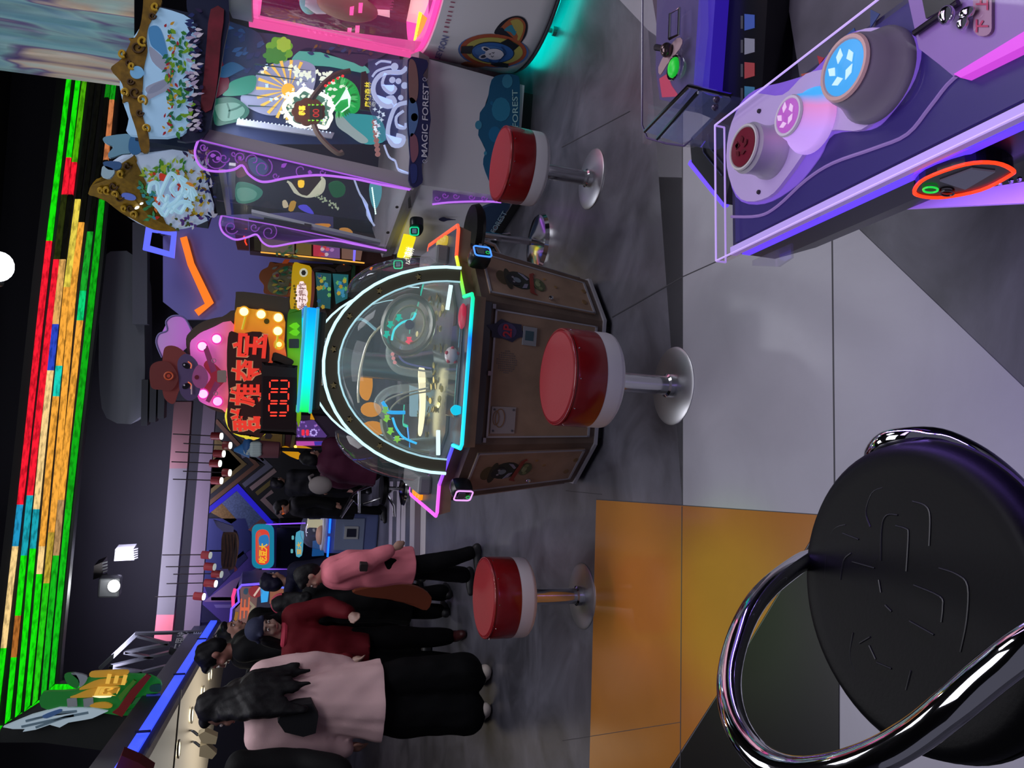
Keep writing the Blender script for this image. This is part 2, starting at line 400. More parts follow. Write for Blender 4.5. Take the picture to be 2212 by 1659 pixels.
mb = MB(); put(mb, BW, c4([(480, 1180), (600, 1080), (680, 1120), (530, 1205)]), .014, .01); mural.part('mosaic_panel', mb, mat('#a8605c', .5, noise=.2, nscale=60))
purp = Thing('wall_mural', 'violet graphic wall of slanting bands behind the far left machines', 'mural', (-2.9, 10.19, 1.0))
mb = MB(); put(mb, BW, [(440, 1120), (900, 1120), (900, 1420), (420, 1420), (420, 1200)], .0, .02); purp.part('mural_ground', mb, mat('#5a45a0', .6))
for P, c in (([(440, 1120), (530, 1120), (550, 1180), (440, 1260)], '#343a7c'), ([(500, 1255), (560, 1225), (560, 1300), (440, 1300)], '#9a78b0'), ([(560, 1232), (640, 1232), (620, 1262), (560, 1290)], '#4c2f8c'),
             ([(440, 1262), (525, 1190), (535, 1205), (450, 1290)], '#2c2c68'), ([(430, 1300), (480, 1345), (470, 1400), (425, 1400)], '#1e1c4c'), ([(456, 1290), (520, 1290), (520, 1297), (456, 1297)], '#8a78c8'), ([(462, 1306), (520, 1306), (520, 1313), (466, 1313)], '#8a78c8')):
    mb = MB(); put(mb, BW, P, .01, .01); purp.part('stripe', mb, mat(c, .6))
# blue-violet partition behind the middle of the hall, with its light strips
PW = YP(6.6)
mb = MB(); put(mb, PW, [(352, 470), (352, 652), (400, 690), (720, 690), (720, 455)], 0, .1)
struct('wall_partition', mb, mat('#7c79c8', .7))
mb = MB(); put(mb, PW, band([(396, 512), (412, 570), (452, 655), (424, 676)], 15), .05, .03)
solo('light_strip', mb, em('#ff7a18', 1.0), 'bent orange light strip on the blue-violet partition', 'light strip', tuple(PW(420, 580, .05)))
lf = Thing('light_frame_lamp', 'glowing blue square frame hanging below the forest machine sign', 'light frame', tuple(GY(345, 525, 6.2)))
mb = MB()
Q = [(315, 490), (381, 500), (376, 557), (308, 539)]; QI = [(327, 500), (370, 507), (366, 543), (322, 530)]
for i in range(4):
    j = (i+1) % 4; put(mb, YP(6.2), [Q[i], Q[j], QI[j], QI[i]], 0, .04)
lf.part('tube_frame', mb, em('#5a64ff', 1.15)); lf.part('bracket', MB().tube([GY(345, 500, 6.22), GY(352, 505, 6.62)], .02, 6), BLACK)
# ------------------------------------------------ portal with nested LED strips
PT = Plane((-2.5, 7.9, 3.4), (0.153, -0.988, 0))
ST = (100, 180, 600, 1000, 1400, 1600)
BX = [(157, 147, 96, 53, 7, -14), (177, 167, 117, 71, 31, 12), (191, 181, 130, 87, 51, 33), (210, 200, 146, 106, 70, 52), (225, 215, 160, 125, 86, 68), (244, 234, 182, 139, 102, 86), (255, 245, 203, 157, 118, 102)]
BWD = (10, 10, 14, 14, 12, 11)
def lerp(xs, ys, x):
    for i in range(len(xs)-1):
        if x <= xs[i+1]: t = (x-xs[i])/(xs[i+1]-xs[i]); return ys[i]+(ys[i+1]-ys[i])*t
    return ys[-1]
GR, RD, OR_, CR, DK, CY, BL, TE, OL = '#12e808', '#ff1a32', '#ffae3e', '#ffd890', '#1a1c14', '#18d8c0', '#2c48c8', '#18a8b8', '#6aa80c'
SEG = [[(520, GR), (1090, RD), (1180, '#2098c8'), (1400, CR), (1580, GR)],
       [(340, GR), (420, RD), (560, '#28300c'), (1070, RD), (1200, TE), (1330, GR), (1420, '#b06a2c'), (1566, GR)],
       [(350, '#4cb008'), (420, RD), (560, DK), (700, '#e8b060'), (800, BL), (1100, CR), (1185, TE), (1552, GR)],
       [(430, DK), (620, '#f0d850'), (790, OR_), (856, CY), (1180, OR_), (1240, CR), (1537, GR)],
       [(480, DK), (1150, OR_), (1260, '#c8a838'), (1525, '#22d010')],
       [(210, '#0c8010'), (500, DK), (628, '#18a828'), (692, '#08d878'), (1080, OR_), (1200, '#b89060'), (1510, '#10b818')],
       [(215, '#0e9c14'), (345, '#c87848'), (430, DK), (1100, '#0cae12'), (1490, '#0cc414')]]
CORN = [1580, 1566, 1552, 1537, 1525, 1510, 1490]
def led(c, s):
    key = ('led', c, s)
    if key in MATS: return MATS[key]
    m = bpy.data.materials.new('led_%s' % c.lstrip('#')); m.use_nodes = True; nt = m.node_tree; b = nt.nodes['Principled BSDF']
    b.inputs['Base Color'].default_value = (.01, .01, .01, 1); b.inputs['Roughness'].default_value = .8; b.inputs['Specular IOR Level'].default_value = .1; b.inputs['Emission Strength'].default_value = s
    tc = nt.nodes.new('ShaderNodeTexCoord'); mp = nt.nodes.new('ShaderNodeMapping'); mp.inputs['Scale'].default_value = (9, 9, 30)
    n = nt.nodes.new('ShaderNodeTexNoise'); n.inputs['Scale'].default_value = 1.4; n.inputs['Detail'].default_value = 3
    r = nt.nodes.new('ShaderNodeValToRGB'); r.color_ramp.elements[0].position = .36; r.color_ramp.elements[1].position = .56
    k = lin(c); r.color_ramp.elements[0].color = (*[v*.5 for v in k], 1); r.color_ramp.elements[1].color = (*k, 1)
    nt.links.new(tc.outputs['Object'], mp.inputs[0]); nt.links.new(mp.outputs[0], n.inputs['Vector']); nt.links.new(n.outputs['Fac'], r.inputs['Fac']); nt.links.new(r.outputs[0], b.inputs['Emission Color'])
    MATS[key] = m; return m
portal = Thing('light_portal', 'huge dark portal frame of nested LED strips running green, red and orange', 'light portal', (-2.5, 7.9, 3.0))
mb = MB()
ys = [60, 180, 390, 600, 800, 1000, 1200, 1400, 1600]
put(mb, PT, [(lerp(ST, BX[0], y)-26, y) for y in ys]+[(lerp(ST, BX[6], y)+16, y) for y in ys[::-1]], -.03, .12)
put(mb, PT, [(0, 1595), (0, 1600), (352, 1600), (352, 1476), (120, 1476)], -.03, .12)
portal.part('frame', mb, mat('#0c0d10', .5))
for k in range(7):
    y0 = 100
    for ye, c in SEG[k]:
        n = max(1, int((ye-y0)/120)); yy = [y0+(ye-y0)*i/n for i in range(n+1)]; mb = MB()
        wd = lambda y: lerp(ST, BWD, y)*(.95 if c != DK else .8)
        xa = lambda y: lerp(ST, BX[k], y)
        end = (ye == SEG[k][-1][0]); w0 = 6
        put(mb, PT, [(xa(y)-wd(y)/2, y) for y in yy]+[(xa(y)+wd(y)/2, y-(12 if end and i == 0 else 0)) for i, y in enumerate(yy[::-1])], .0, .02)
        portal.part('led_strip', mb, led(c, 1.0 if c != DK else .25)); y0 = ye
    yc = CORN[k]; mb = MB(); x0 = lerp(ST, BX[k], yc)-5
    put(mb, PT, [(x0, yc), (x0+12, yc-11), (352, yc-11), (352, yc)], 0, .02); portal.part('led_strip', mb, led(GR, 1.0))
# ------------------------------------------------ things under the ceiling beyond the portal
mb = MB(); P = spl([(214, 560), (214, 703), (214, 816), (230, 903), (304, 900), (312, 735), (300, 560)], 3)
put(mb, YP(8.9), P, 0, .6); duct = Thing('air_duct', 'grey boxed air duct hanging in the dark behind the hat sign', 'duct', tuple(GY(260, 760, 8.9)))
duct.part('casing', mb, mat('#7c808c', .6)); mb = MB(); put(mb, YP(8.7), [(286, 480), (318, 480), (318, 700), (286, 700)], 0, .2); duct.part('side_panel', mb, mat('#7a7e90', .6))
mb = MB()
for i in range(3): put(mb, YP(8.8), [(306+i*18, 820), (320+i*18, 820), (318+i*18, 920-i*8), (304+i*18, 920-i*8)], 0, .25)
duct.part('bracket', mb, mat('#3c3f48', .6))
for pts, c, nm in (([(376, 868), (414, 868), (404, 1012), (366, 1012)], '#6a464c', 'beam'), ([(366, 1012), (404, 1012), (376, 1328), (338, 1328)], '#56535b', 'beam'), ([(338, 1328), (376, 1328), (370, 1385), (332, 1385)], '#b05a68', 'beam'), ([(440, 868), (467, 868), (429, 1385), (395, 1385)], '#6e6072', 'beam')):
    mb = MB(); put(mb, YP(9.0), pts, 0, .25); struct(nm, mb, mat(c, .6))
def spotlamp(xa, xb, y, lit, k):
    c = GY((xa+xb)/2, y, 8.6); r = abs((GY(xa, y-8.5, 8.6)-GY(xa, y+8.5, 8.6)).length)/2; L = (GY(xa, y, 8.6)-GY(xb, y, 8.6)).length
    t = Thing('ceiling_spotlight', 'small red can spotlight on a cord, %s' % k, 'spotlight', tuple(c), 'red can spotlights under the far beams')
    ax = (GY(xb, y, 8.6)-GY(xa, y, 8.6)).normalized(); ax = (ax+V(0, -.35, 0)).normalized()
    t.part('can', MB().tube([c-ax*L/2, c+ax*L/2], r, 14), mat('#7c1c22', .4))
    t.part('lens', MB().tube([c+ax*L*.48, c+ax*(L/2+.012)], r*.86, 14), em('#f4fff8', 2.0 if lit else .35))
    t.part('cord', MB().tube([c-ax*L*.4, c+V(0, 0, .42)], .006, 5), mat('#241a20', .6))
names = ['nearest the gnome', 'second from the gnome', 'third from the gnome', 'with the bright shell, fourth from the gnome', 'hanging low over the chevrons', 'last of the six over the chevrons']
for q, (xa, xb, y) in enumerate([(457, 478, 942), (482, 497, 962), (462, 483, 980), (454, 475, 1001), (481, 496, 1021), (457, 478, 1038)]): spotlamp(xa, xb, y, True, names[q])
names = ['first over the violet wall', 'second over the violet wall', 'glowing red over the violet wall', 'with a white gleam over the violet wall', 'nearest the canopy over the violet wall']
for q, (xa, xb, y) in enumerate([(436, 454, 1199), (442, 463, 1224), (458, 478, 1240), (442, 466, 1260), (419, 440, 1288)]): spotlamp(xa, xb, y, q in (3, 4), names[q])
t = Thing('flood_lamp', 'bright white round lamp glaring in the dark portal', 'lamp', tuple(GY(245, 1266, 8.6)))
t.part('lens', MB().ell(GY(246, 1266, 8.55), (.062, .03, .055)), em('#ffffff', 14)); t.part('housing', MB().box(GY(238, 1266, 8.66), (.2, .16, .2), bev=.02), mat('#1c1d20', .5))
lamp('flood_light', 'POINT', tuple(GY(246, 1266, 8.45)), 14, (.95, .98, 1), soft=.06)
t = Thing('flood_lamp', 'white spotlight glaring at the top edge above the portal', 'lamp', tuple(GY(-4, 576, 6.0)))
t.part('lens', MB().ell(GY(-2, 576, 5.98), (.10, .05, .09)), em('#f4f6ff', 14)); t.part('housing', MB().box(GY(-34, 576, 6.05), (.24, .2, .2), bev=.02), mat('#1c1d20', .5))
lamp('flood_light', 'SPOT', tuple(GY(0, 576, 5.9)), 40, (.9, .93, 1), aim=(0.4, 4.5, 0), spot=100, soft=.08)
for (pts, lab) in (([(248, 1188), (288, 1186), (290, 1210), (246, 1212)], 'white box speaker beside the glaring lamp'), ([(203, 1222), (222, 1214), (222, 1246), (201, 1252)], 'slatted dark vent box above the glaring lamp')):
    t = Thing('box_speaker' if 'speaker' in lab else 'vent_box', lab, 'speaker' if 'speaker' in lab else 'vent', tuple(GY(*pts[0], 8.8)))
    mb = MB(); put(mb, YP(8.8), pts, 0, .25); t.part('housing', mb, mat('#8e9096' if 'speaker' in lab else '#3a3436', .5))
    (x0, y0), (x1, y1), (x2, y2), (x3, y3) = pts
    for i in range(5):
        f0, f1 = (i+.2)/5, (i+.7)/5; mb = MB()
        put(mb, YP(8.79), [(x1+(x2-x1)*f0-1, y1+(y2-y1)*f0), (x1+10, y1-3+(y2-y1)*f0), (x1+10, y1-3+(y2-y1)*f1), (x1+(x2-x1)*f1-1, y1+(y2-y1)*f1)], 0, .02); t.part('slat', mb, mat('#55565c', .5))
# ================================================================ pirate coin machine in the middle
WOOD = mat('#8f7462', .5, noise=.2, nscale=9); WOODD = mat('#5f4d44', .5, noise=.25, nscale=9); SIL = mat('#a8a5b0', .4, .4)
DARKM = mat('#26262c', .45); GREYT = mat('#4b4d58', .4)
CX, CY = 0.035, 3.395
CC = V(CX, CY, 0)
pm = Thing('coin_machine', 'wood panelled pirate coin machine with glass dome and rainbow light rim', 'arcade machine', (CX, CY, 0))
def rotk(p, k):
    x, y = p[0], p[1]
    for _ in range(k % 4): x, y = -y, x          # quarter turns: 0 front, 1 right, 2 back, 3 left
    return V(CX+x, CY+y, p[2] if len(p) > 2 else 0)
def octo(h, r, z): return [rotk(q, k)+V(0, 0, z) for k in range(4) for q in ((-h, -r), (h, -r))]
def lobed(h, r, s, z): return [rotk(q, k)+V(0, 0, z) for k in range(4) for q in ((-h, -s), (-h, -r), (h, -r), (h, -s))]
TB, TT = (.255, .445, .035), (.282, .53, .60)
mb = MB().bridge(octo(*TB), octo(*TT)); body = pm.part('cabinet', mb, WOODD)
mb = MB().bridge(octo(.235, .425, 0.0), octo(.235, .425, .04)); pm.part('plinth', mb, BLACK)
mb = MB().bridge(octo(.262, .455, .032), octo(.262, .455, .046)); pm.part('kick_trim', mb, SIL)
mb = MB().bridge(lobed(.285, .585, .455, .60), lobed(.288, .60, .465, .652)); pm.part('counter', mb, WOOD)
mb = MB().bridge(lobed(.286, .598, .462, .652), lobed(.280, .592, .458, .662)); pm.part('counter_top', mb, mat('#5a5d66', .3, .3))
# rim lights: every edge its own colour
LEDRIM = [ramp_mat('rim_teal', [(0, '#20d8f0'), (.55, '#10b8ff'), (.72, '#1078ff'), (.8, '#08d0d8'), (1, '#10e898')], 'X', -.28, .28, 1.15), em('#ffa820', 1.0), em('#30c8a0', 1.0), em('#d858f0', 1.15)]
DIAG = [ramp_mat('rim_lime', [(0, '#30e060'), (.5, '#a8f028'), (1, '#f0d838')], 'X', .28, .5, 1.1), em('#20c0a0', 1.0), em('#40a0f0', 1.0), ramp_mat('rim_violet', [(0, '#c050f0'), (.6, '#6a50ff'), (1, '#3848ff')], 'X', -.5, -.28, 1.15)]
zl = .657
for k in range(4):
    P = [rotk((-.292, -.47, zl), k), rotk((-.292, -.588, zl), k), rotk((-.275, -.606, zl), k), rotk((.275, -.606, zl), k), rotk((.292, -.588, zl), k), rotk((.292, -.47, zl), k)]
    if k in (1, 3):
        m = em('#ff5a38', 1.15) if k == 1 else em('#e860f0', 1.15)
    else: m = LEDRIM[k]
    pm.part('rim_light', MB().tube(P, .0075, 8), m)
    a = rotk((.292, -.475, zl), k); b = rotk((.475, -.292, zl), k); d = (b-a)
    pm.part('rim_light', MB().tube([a+d*.02, b-d*.02], .0075, 8), DIAG[k])
# panels with silver frames
def face(k, diag, s, t, off=0.0):
    """point on a side of the tapered body: s across from -1 to 1, t up from 0 to 1"""
    def at(h, r, z):
        if not diag: a, b = (-h, -r), (h, -r)
        else: a, b = (h, -r), (r, -h)
        p = (a[0]*(1-s)/2+b[0]*(1+s)/2, a[1]*(1-s)/2+b[1]*(1+s)/2, z); return rotk(p, k)
    p0, p1 = at(*TB), at(*TT)
    q = p0+(p1-p0)*t
    A, B = (at(*TB), at(*TT)); e = V(*(B-A)).normalized()
    h, r, z = TB
    tx = (rotk((h, -r), k)-rotk((-h, -r), k)) if not diag else (rotk((r, -h), k)-rotk((h, -r), k))
    n = tx.cross(e); n = n.normalized()
    if n.dot(q-CC-V(0, 0, q.z)) < 0: n = -n
    return q+n*off, n
def fquad(mb, k, dg, s0, t0, s1, t1, off, th=.006):
    P = [face(k, dg, a, b, off)[0] for a, b in ((s0, t0), (s1, t0), (s1, t1), (s0, t1))]; return mb.plate(P, face(k, dg, 0, .5)[1], th)
def fshape(mb, k, dg, pts, off, th=.0015):
    return mb.plate([face(k, dg, a, b, off)[0] for a, b in pts], face(k, dg, 0, .5)[1], th)
for k in range(4):
    for dg in (False, True):
        t1 = .90 if not dg else .93; s1 = .9 if not dg else .74; t0 = .07
        mb = MB(); fquad(mb, k, dg, -s1, t0, s1, t1, .007, .012)
        d = pm.part('door', mb, WOOD)
        mb = MB(); w = .022 if not dg else .05
        for q in ((-s1, t0, -s1+w, t1), (s1-w, t0, s1, t1), (-s1, t1-.014, s1, t1), (-s1, t0, s1, t0+.018)): fquad(mb, k, dg, *q, .0095, .004)
        pm.part('door_trim', mb, SIL, d)
        if not dg:
            mb = MB(); fquad(mb, k, dg, -.98, .93, .98, .995, .010, .02); pm.part('rail', mb, GREYT)
            mb = MB()
            for s in (-.93, 0, .93): mb.box(face(k, dg, s, .915, .012)[0], (.018, .012, .012))
            pm.part('latch', mb, SIL)
        if dg and k in (0, 3):
            # pirate badge
            def E(cx, cy, rx, ry, off, c, rot=0, n=16):
                mb = MB(); fshape(mb, k, dg, [(x, y) for x, y in circ(cx, cy, rx, ry, n, rot)], off); pm.part('badge_print', mb, mat(c, .5), d)
            E(0, .66, .34, .105, .0085, '#1d2620'); E(-.05, .80, .26, .05, .009, '#4a3f24'); E(-.05, .755, .40, .032, .0095, '#2b2a1c'); E(-.05, .71, .22, .06, .010, '#141a20'); E(-.03, .685, .10, .03, .0105, '#6a7684'); E(-.13, .715, .035, .01, .0105, '#8a8494'); E(.05, .715, .035, .01, .0105, '#8a8494')
            mb = MB(); fshape(mb, k, dg, [(-.42, .60), (.36, .565), (.46, .53), (.40, .52), (.36, .535), (-.38, .565), (-.5, .545), (-.46, .575)], .011); pm.part('badge_print', mb, mat('#7c2a20', .5), d)
            mb = MB(); fshape(mb, k, dg, [(-.32, .66), (-.12, .63), (-.10, .60), (-.28, .62)], .0105); fshape(mb, k, dg, [(.06, .60), (.3, .66), (.26, .62), (.10, .585)], .0105); pm.part('badge_print', mb, mat('#7d7c94', .5), d)
            E(0, .505, .26, .05, .010, '#4a5338'); E(.02, .515, .12, .02, .011, '#7d8460'); E(-.15, .50, .06, .016, .011, '#6d7450'); E(.16, .505, .06, .016, .011, '#6d7450')
            E(.1, .36, .05, .014, .009, '#8a6a44'); E(-.3, .14, .1, .02, .009, '#7d5f3c'); E(.25, .11, .09, .018, .009, '#7d5f3c'); E(.34, .44, .04, .012, .009, '#9a7444')
            pm.part('lock', MB().ell(face(k, dg, -.5, .44, .012)[0], .011, n=12, m=8), CHROME, d)
# front door: badge 2P, speaker, coin window, sticker
def FQ(pts): return [face(0, False, a, b)[0] for a, b in pts]
mb = MB(); fshape(mb, 0, False, star(.62, .805, .16, .12, 6, .3), .012); pm.part('player_badge', mb, mat('#2b2a48', .5))
mb = MB(); fshape(mb, 0, False, circ(.62, .805, .115, .075, 14), .013); pm.part('player_badge', mb, mat('#4a3f6c', .5))
mb = MB(); n0 = face(0, False, 0, .5)[1]; word(mb, '2P', *FQ([(.53, .77), (.71, .77), (.71, .84), (.53, .84)]), n0, .016, .03); pm.part('player_badge_text', mb, mat('#b8283c', .5))
mb = MB(); fquad(mb, 0, False, .45, .575, .72, .68, .016, .012); cw = pm.part('counter_window', mb, mat('#8a8c96', .4))
mb = MB(); fquad(mb, 0, False, .52, .60, .66, .665, .017, .004); pm.part('screen', mb, mat('#33505c', .2), cw)
mb = MB()
for i in range(-5, 6):
    for j in range(-5, 6):
        if i*i+j*j <= 27: mb.plate([face(0, False, .18+x, .785+y, .0085)[0] for x, y in circ(i*.031, j*.0145, .009, .0045, 6)], n0, .002)
pm.part('speaker_grille', mb, mat('#6c6468', .5), kind='stuff')
mb = MB(); fquad(mb, 0, False, -.84, .69, -.46, .875, .012, .004); st = pm.part('sticker', mb, mat('#9a9093', .5))
for s, t in ((-.80, .71), (-.50, .71), (-.80, .855), (-.50, .855)):
    pm.part('screw', MB().ell(face(0, False, s, t, .013)[0], .0045, n=8, m=6), mat('#4c4a55', .4), st)
mb = MB(); mb.tube([face(0, False, -.62+x, .81+y, .0135)[0] for x, y in circ(0, 0, .13, .035, 18)], .0016, 5, True); mb.tube([face(0, False, -.62+x, .80+y, .0135)[0] for x, y in circ(.0, .04, .10, .022, 14)], .0014, 5, True); pm.part('sticker_print', mb, mat('#8a6038', .5), st)
# card readers on the two near corners
def reader(k, ring):
    c, n = face(k, True, .15 if k == 0 else -.25, 1.0, .045); tx = n.cross(UPN).normalized(); M = Matrix((tx, n, UPN)).transposed()
    r = pm.part('card_reader', MB().box(c+V(0, 0, .0), (.075, .07, .085), M, .022), mat('#101116', .35), smooth=True)
    f = c+n*.037
    rect = [f+tx*x+UPN*y for x, y in rrect(-.031, -.034, .031, .034, .012)]
    pm.part('light_ring', MB().tube(rect, .0035, 6, True), em(ring, 1.2), r)
    mb = MB(); mb.plate([f+n*.002+tx*x+UPN*y for x, y in rrect(-.017, -.006, .017, .022, .003)], n, .003); pm.part('screen', mb, mat('#5c6670', .2), r)
    pm.part('button', MB().tube([f+n*.002+tx*(x*.008)+UPN*(-.02+y*.008) for x, y in circ(.8, 0, 1, 1, 12)], .0015, 5, True), em('#20c850', .9), r)
reader(0, '#4a90ff'); reader(3, '#e0a0f0')
# arches: dark bands edged with white light, one to a side
ARC_A, ARC_B, ARC_Z = .405, .50, .665
def arc(a, b, y, n=26): return [(a*math.cos(PI*i/n), y, ARC_Z+b*math.sin(PI*i/n)) for i in range(n+1)]
for k in (0, 2):
    yf, yb = -.42, -.375
    A = arc(ARC_A, ARC_B, yf); B = arc(ARC_A-.052, ARC_B-.052, yf); C_ = arc(ARC_A-.052, ARC_B-.052, yb); D = arc(ARC_A, ARC_B, yb)
    N = len(A); vs = [rotk(p, k) for L in (A, B, C_, D) for p in L]; fs = []
    for i in range(N-1):
        for q in range(4): fs.append((q*N+i, q*N+i+1, ((q+1) % 4)*N+i+1, ((q+1) % 4)*N+i))
    ar = pm.part('arch', MB().add(vs, fs), mat('#57503f', .5))
    lit = em('#c8f4ff', 1.25)
    pm.part('arch_light', MB().tube([rotk((p[0]*1.0, p[1]-.003, p[2]), k) for p in arc(ARC_A+.004, ARC_B+.004, yf)], .0065, 6), lit, ar)
    pm.part('arch_light', MB().tube([rotk((p[0], p[1]-.003, p[2]), k) for p in arc(ARC_A-.052, ARC_B-.052, yf)], .004, 6), em('#b8e8f4', .9), ar)
    # gold stars stencilled on the band
    for i in range(3, 24, 3):
        an = PI*i/26; c = rotk(((ARC_A-.026)*math.cos(an), yf-.001, ARC_Z+(ARC_B-.026)*math.sin(an)), k)
        nn = rotk((0, -1, 0), k)-CC; tx = nn.cross(UPN); mb = MB(); mb.plate([c+tx*x+UPN*y+nn*.001 for x, y in star(0, 0, .014, .006, 5, an)], nn, .001); pm.part('arch_star', mb, mat('#8c7c50', .5), ar)
    # bulging clear bubble in the opening
    vs = []; fs = []; NN, MM = 24, 10
    for j in range(MM+1):
        q = PI/2*j/MM
        for i in range(NN+1):
            an = PI*i/NN; rr = math.cos(q)
            vs.append(rotk(((ARC_A-.05)*math.cos(an)*rr, yf-.16*math.sin(q), ARC_Z+(ARC_B-.05)*math.sin(an)*rr), k))
    for j in range(MM):
        for i in range(NN): fs.append((j*(NN+1)+i, j*(NN+1)+i+1, (j+1)*(NN+1)+i+1, (j+1)*(NN+1)+i))
    pm.part('bubble_window', MB().add(vs, fs), clear('#d8eef4', .13, refl=.8), smooth=80)
for k in (1, 3):
    vs = []; fs = []; NN, MM = 20, 10
    for j in range(MM+1):
        q = PI/2*j/MM
        for i in range(NN+1):
            an = PI*i/NN; rr_ = math.cos(q)
            vs.append(rotk((.37*math.cos(an)*rr_, -.30-.20*math.sin(q), ARC_Z+.40*math.sin(an)*rr_), k))
    for j in range(MM):
        for i in range(NN): fs.append((j*(NN+1)+i, j*(NN+1)+i+1, (j+1)*(NN+1)+i+1, (j+1)*(NN+1)+i))
    pm.part('bubble_window', MB().add(vs, fs), clear('#d8eef4', .04, refl=.8), smooth=80)
mb = MB().box((CX, CY, 1.168), (.40, .40, .03), bev=.008); pm.part('roof', mb, mat('#34342e', .5))
# light bars under the sign
BARC = [ramp_mat('bar_front', [(0, '#18e060'), (.25, '#00e8d0'), (.5, '#00d8ff'), (1, '#0090ff')], 'X', -.2, .2, 1.1), em('#00a0ff', 1.0), em('#00d8ff', 1.0), em('#18e060', 1.0)]
for k in range(4):
    P = [rotk((-.205, -.20), k), rotk((.205, -.20), k)]
    c = (P[0]+P[1])/2; L = (P[1]-P[0]).length; M = Matrix.Rotation(PI/2*k, 3, 'Z')
    bar = pm.part('light_bar', MB().box(c+V(0, 0, 1.213), (L, .022, .034), M, .004), BARC[k])
    mb = MB(); mb.box(c+V(0, 0, 1.237), (L+.01, .03, .012), M, .003); mb.box(c+V(0, 0, 1.189), (L+.01, .03, .012), M, .003)
    pm.part('diffuser', mb, em(('#48c8f0', '#4090f0', '#48c8f0', '#48e090')[k], .55), bar)
mb = MB().box((CX, CY, 1.19), (.36, .36, .02)); pm.part('sign_base', mb, mat('#3b3a34', .5))
lamp('dome_fill', 'AREA', (CX, CY-.05, 1.14), 5, (.82, .95, 1), .26, .26, (CX, CY-.12, .6))  # unseen fill under the roof, added to brighten the dome interior
# playfield under the dome
mb = MB().bridge(octo(.25, .40, .664), octo(.25, .40, .675)); pm.part('playfield', mb, mat('#b9bcae', .18, .85))
pm.part('coin_tray', MB().box((CX, CY-.46, .672), (.36, .13, .012), bev=.004), mat('#c9c6b8', .12, 1.0))
for sx in (-1, 1): pm.part('strip_light', MB().box((CX+.27*sx+ (.02 if sx > 0 else -.02), CY-.40, .70), (.10, .012, .014), Matrix.Rotation(-.35*sx, 3, 'Z')), em('#d8fbff', 1.3))
pm.part('pillar', MB().lathe([(.10, .67), (.085, .72), (.06, .80), (.055, 1.0), (.09, 1.12), (.12, 1.155)], (CX, CY, 0), 20), mat('#6f7a7c', .2, .6), smooth=True)
ACR = clear('#dfe6dc', .28, refl=.9); ACG = clear('#e8f0e8', .18, refl=.9)
def ring3(c, R, r, M, n=28): return [Vector(c)+M@V(R*math.cos(2*PI*i/n), r*math.sin(2*PI*i/n), 0) for i in range(n)]
# big clear wheel on the right of the playfield
wc = GY(882, 702, 3.12); WM = Matrix.Rotation(math.radians(78), 3, 'X')@Matrix.Rotation(math.radians(-12), 3, 'Z')
whl = pm.part('wheel', MB().tube(ring3(wc, .118, .098, WM), .013, 8, True), mat('#9a9c90', .25, .3), smooth=True)
pm.part('wheel_disc', MB().plate(ring3(wc, .115, .095, WM), WM@V(0, 0, 1), .004), ACR, whl)
pm.part('wheel_band', MB().tube(ring3(wc+V(0, -.012, 0), .078, .062, WM), .006, 6, True), mat('#c8c3a6', .3), whl)
pm.part('wheel_hub', MB().tube([wc+V(0, -.03, 0), wc+V(0, .02, 0)], .02, 12), CHROME, whl)
W3 = Plane((0, 3.085, 0), (0, -1, 0))
def starp(x, y, R, c, parent=None, pl=W3, s=.8):
    mb = MB(); put(mb, pl, star(x, y, R, R*.48, 5, .3), 0, .004); pm.part('star', mb, em(c, s), parent)
for x, y in ((862, 686), (844, 701), (836, 722)): starp(x, y, 9, '#10b8a0', whl, s=.9)
starp(884, 735, 9, '#e8586c', whl, s=.9)
def tubepx(nm, P, Y, r, m, k=5):
    mb = MB().tube([GY(x, y, Y) for x, y in spl(P, k, False)], r, 7); return pm.part(nm, mb, m, smooth=True)
tubepx('glow_curve', [(898, 676), (890, 690), (870, 696), (852, 712), (846, 735)], 3.1, .0045, em('#48e0e8', 1.0))
# clear tracks with coloured edges
for P, m, r in (([(842, 748), (842, 775), (858, 798), (890, 806), (932, 808)], ACG, .016), ([(866, 748), (862, 768), (880, 785), (932, 796)], em('#8f9ad8', .25), .004), ([(850, 750), (850, 772), (866, 792), (930, 803)], mat('#d8d4c4', .2), .004),
                ([(838, 905), (818, 880), (822, 860), (850, 842), (925, 835)], ACG, .018), ([(838, 897), (828, 878), (840, 862), (880, 848), (925, 838)], mat('#d8d4c4', .2), .004), ([(834, 912), (846, 880), (880, 855), (930, 845)], mat('#cfcab0', .2), .0035),
                ([(828, 905), (832, 930), (850, 958), (885, 975), (925, 982)], mat('#8a8c74', .3), .016), ([(848, 902), (856, 925), (872, 945), (900, 958)], em('#30c0ff', 1.0), .005),
                ([(826, 868), (834, 880), (840, 890), (875, 891)], em('#18a8f0', 1.0), .008), ([(775, 870), (774, 840), (780, 790), (800, 730), (840, 690)], mat('#d8d2b4', .25), .005), ([(812, 712), (770, 690), (722, 760), (705, 820)], em('#9fd8e8', .35), .006)):
    tubepx('acrylic_track', P, 3.2, r, m)
for x, y, c in ((836, 904, '#8fe040'), (844, 931, '#8fe040'), (858, 949, '#8fe040'), (833, 886, '#7fc860')): starp(x, y, 9, c, s=.75)
for x, y in ((848, 765), (850, 774), (853, 783)):
    mb = MB(); put(mb, W3, circ(x, y, 4, 4, 12), 0, .004); pm.part('light_dot', mb, em('#e09898', .7))
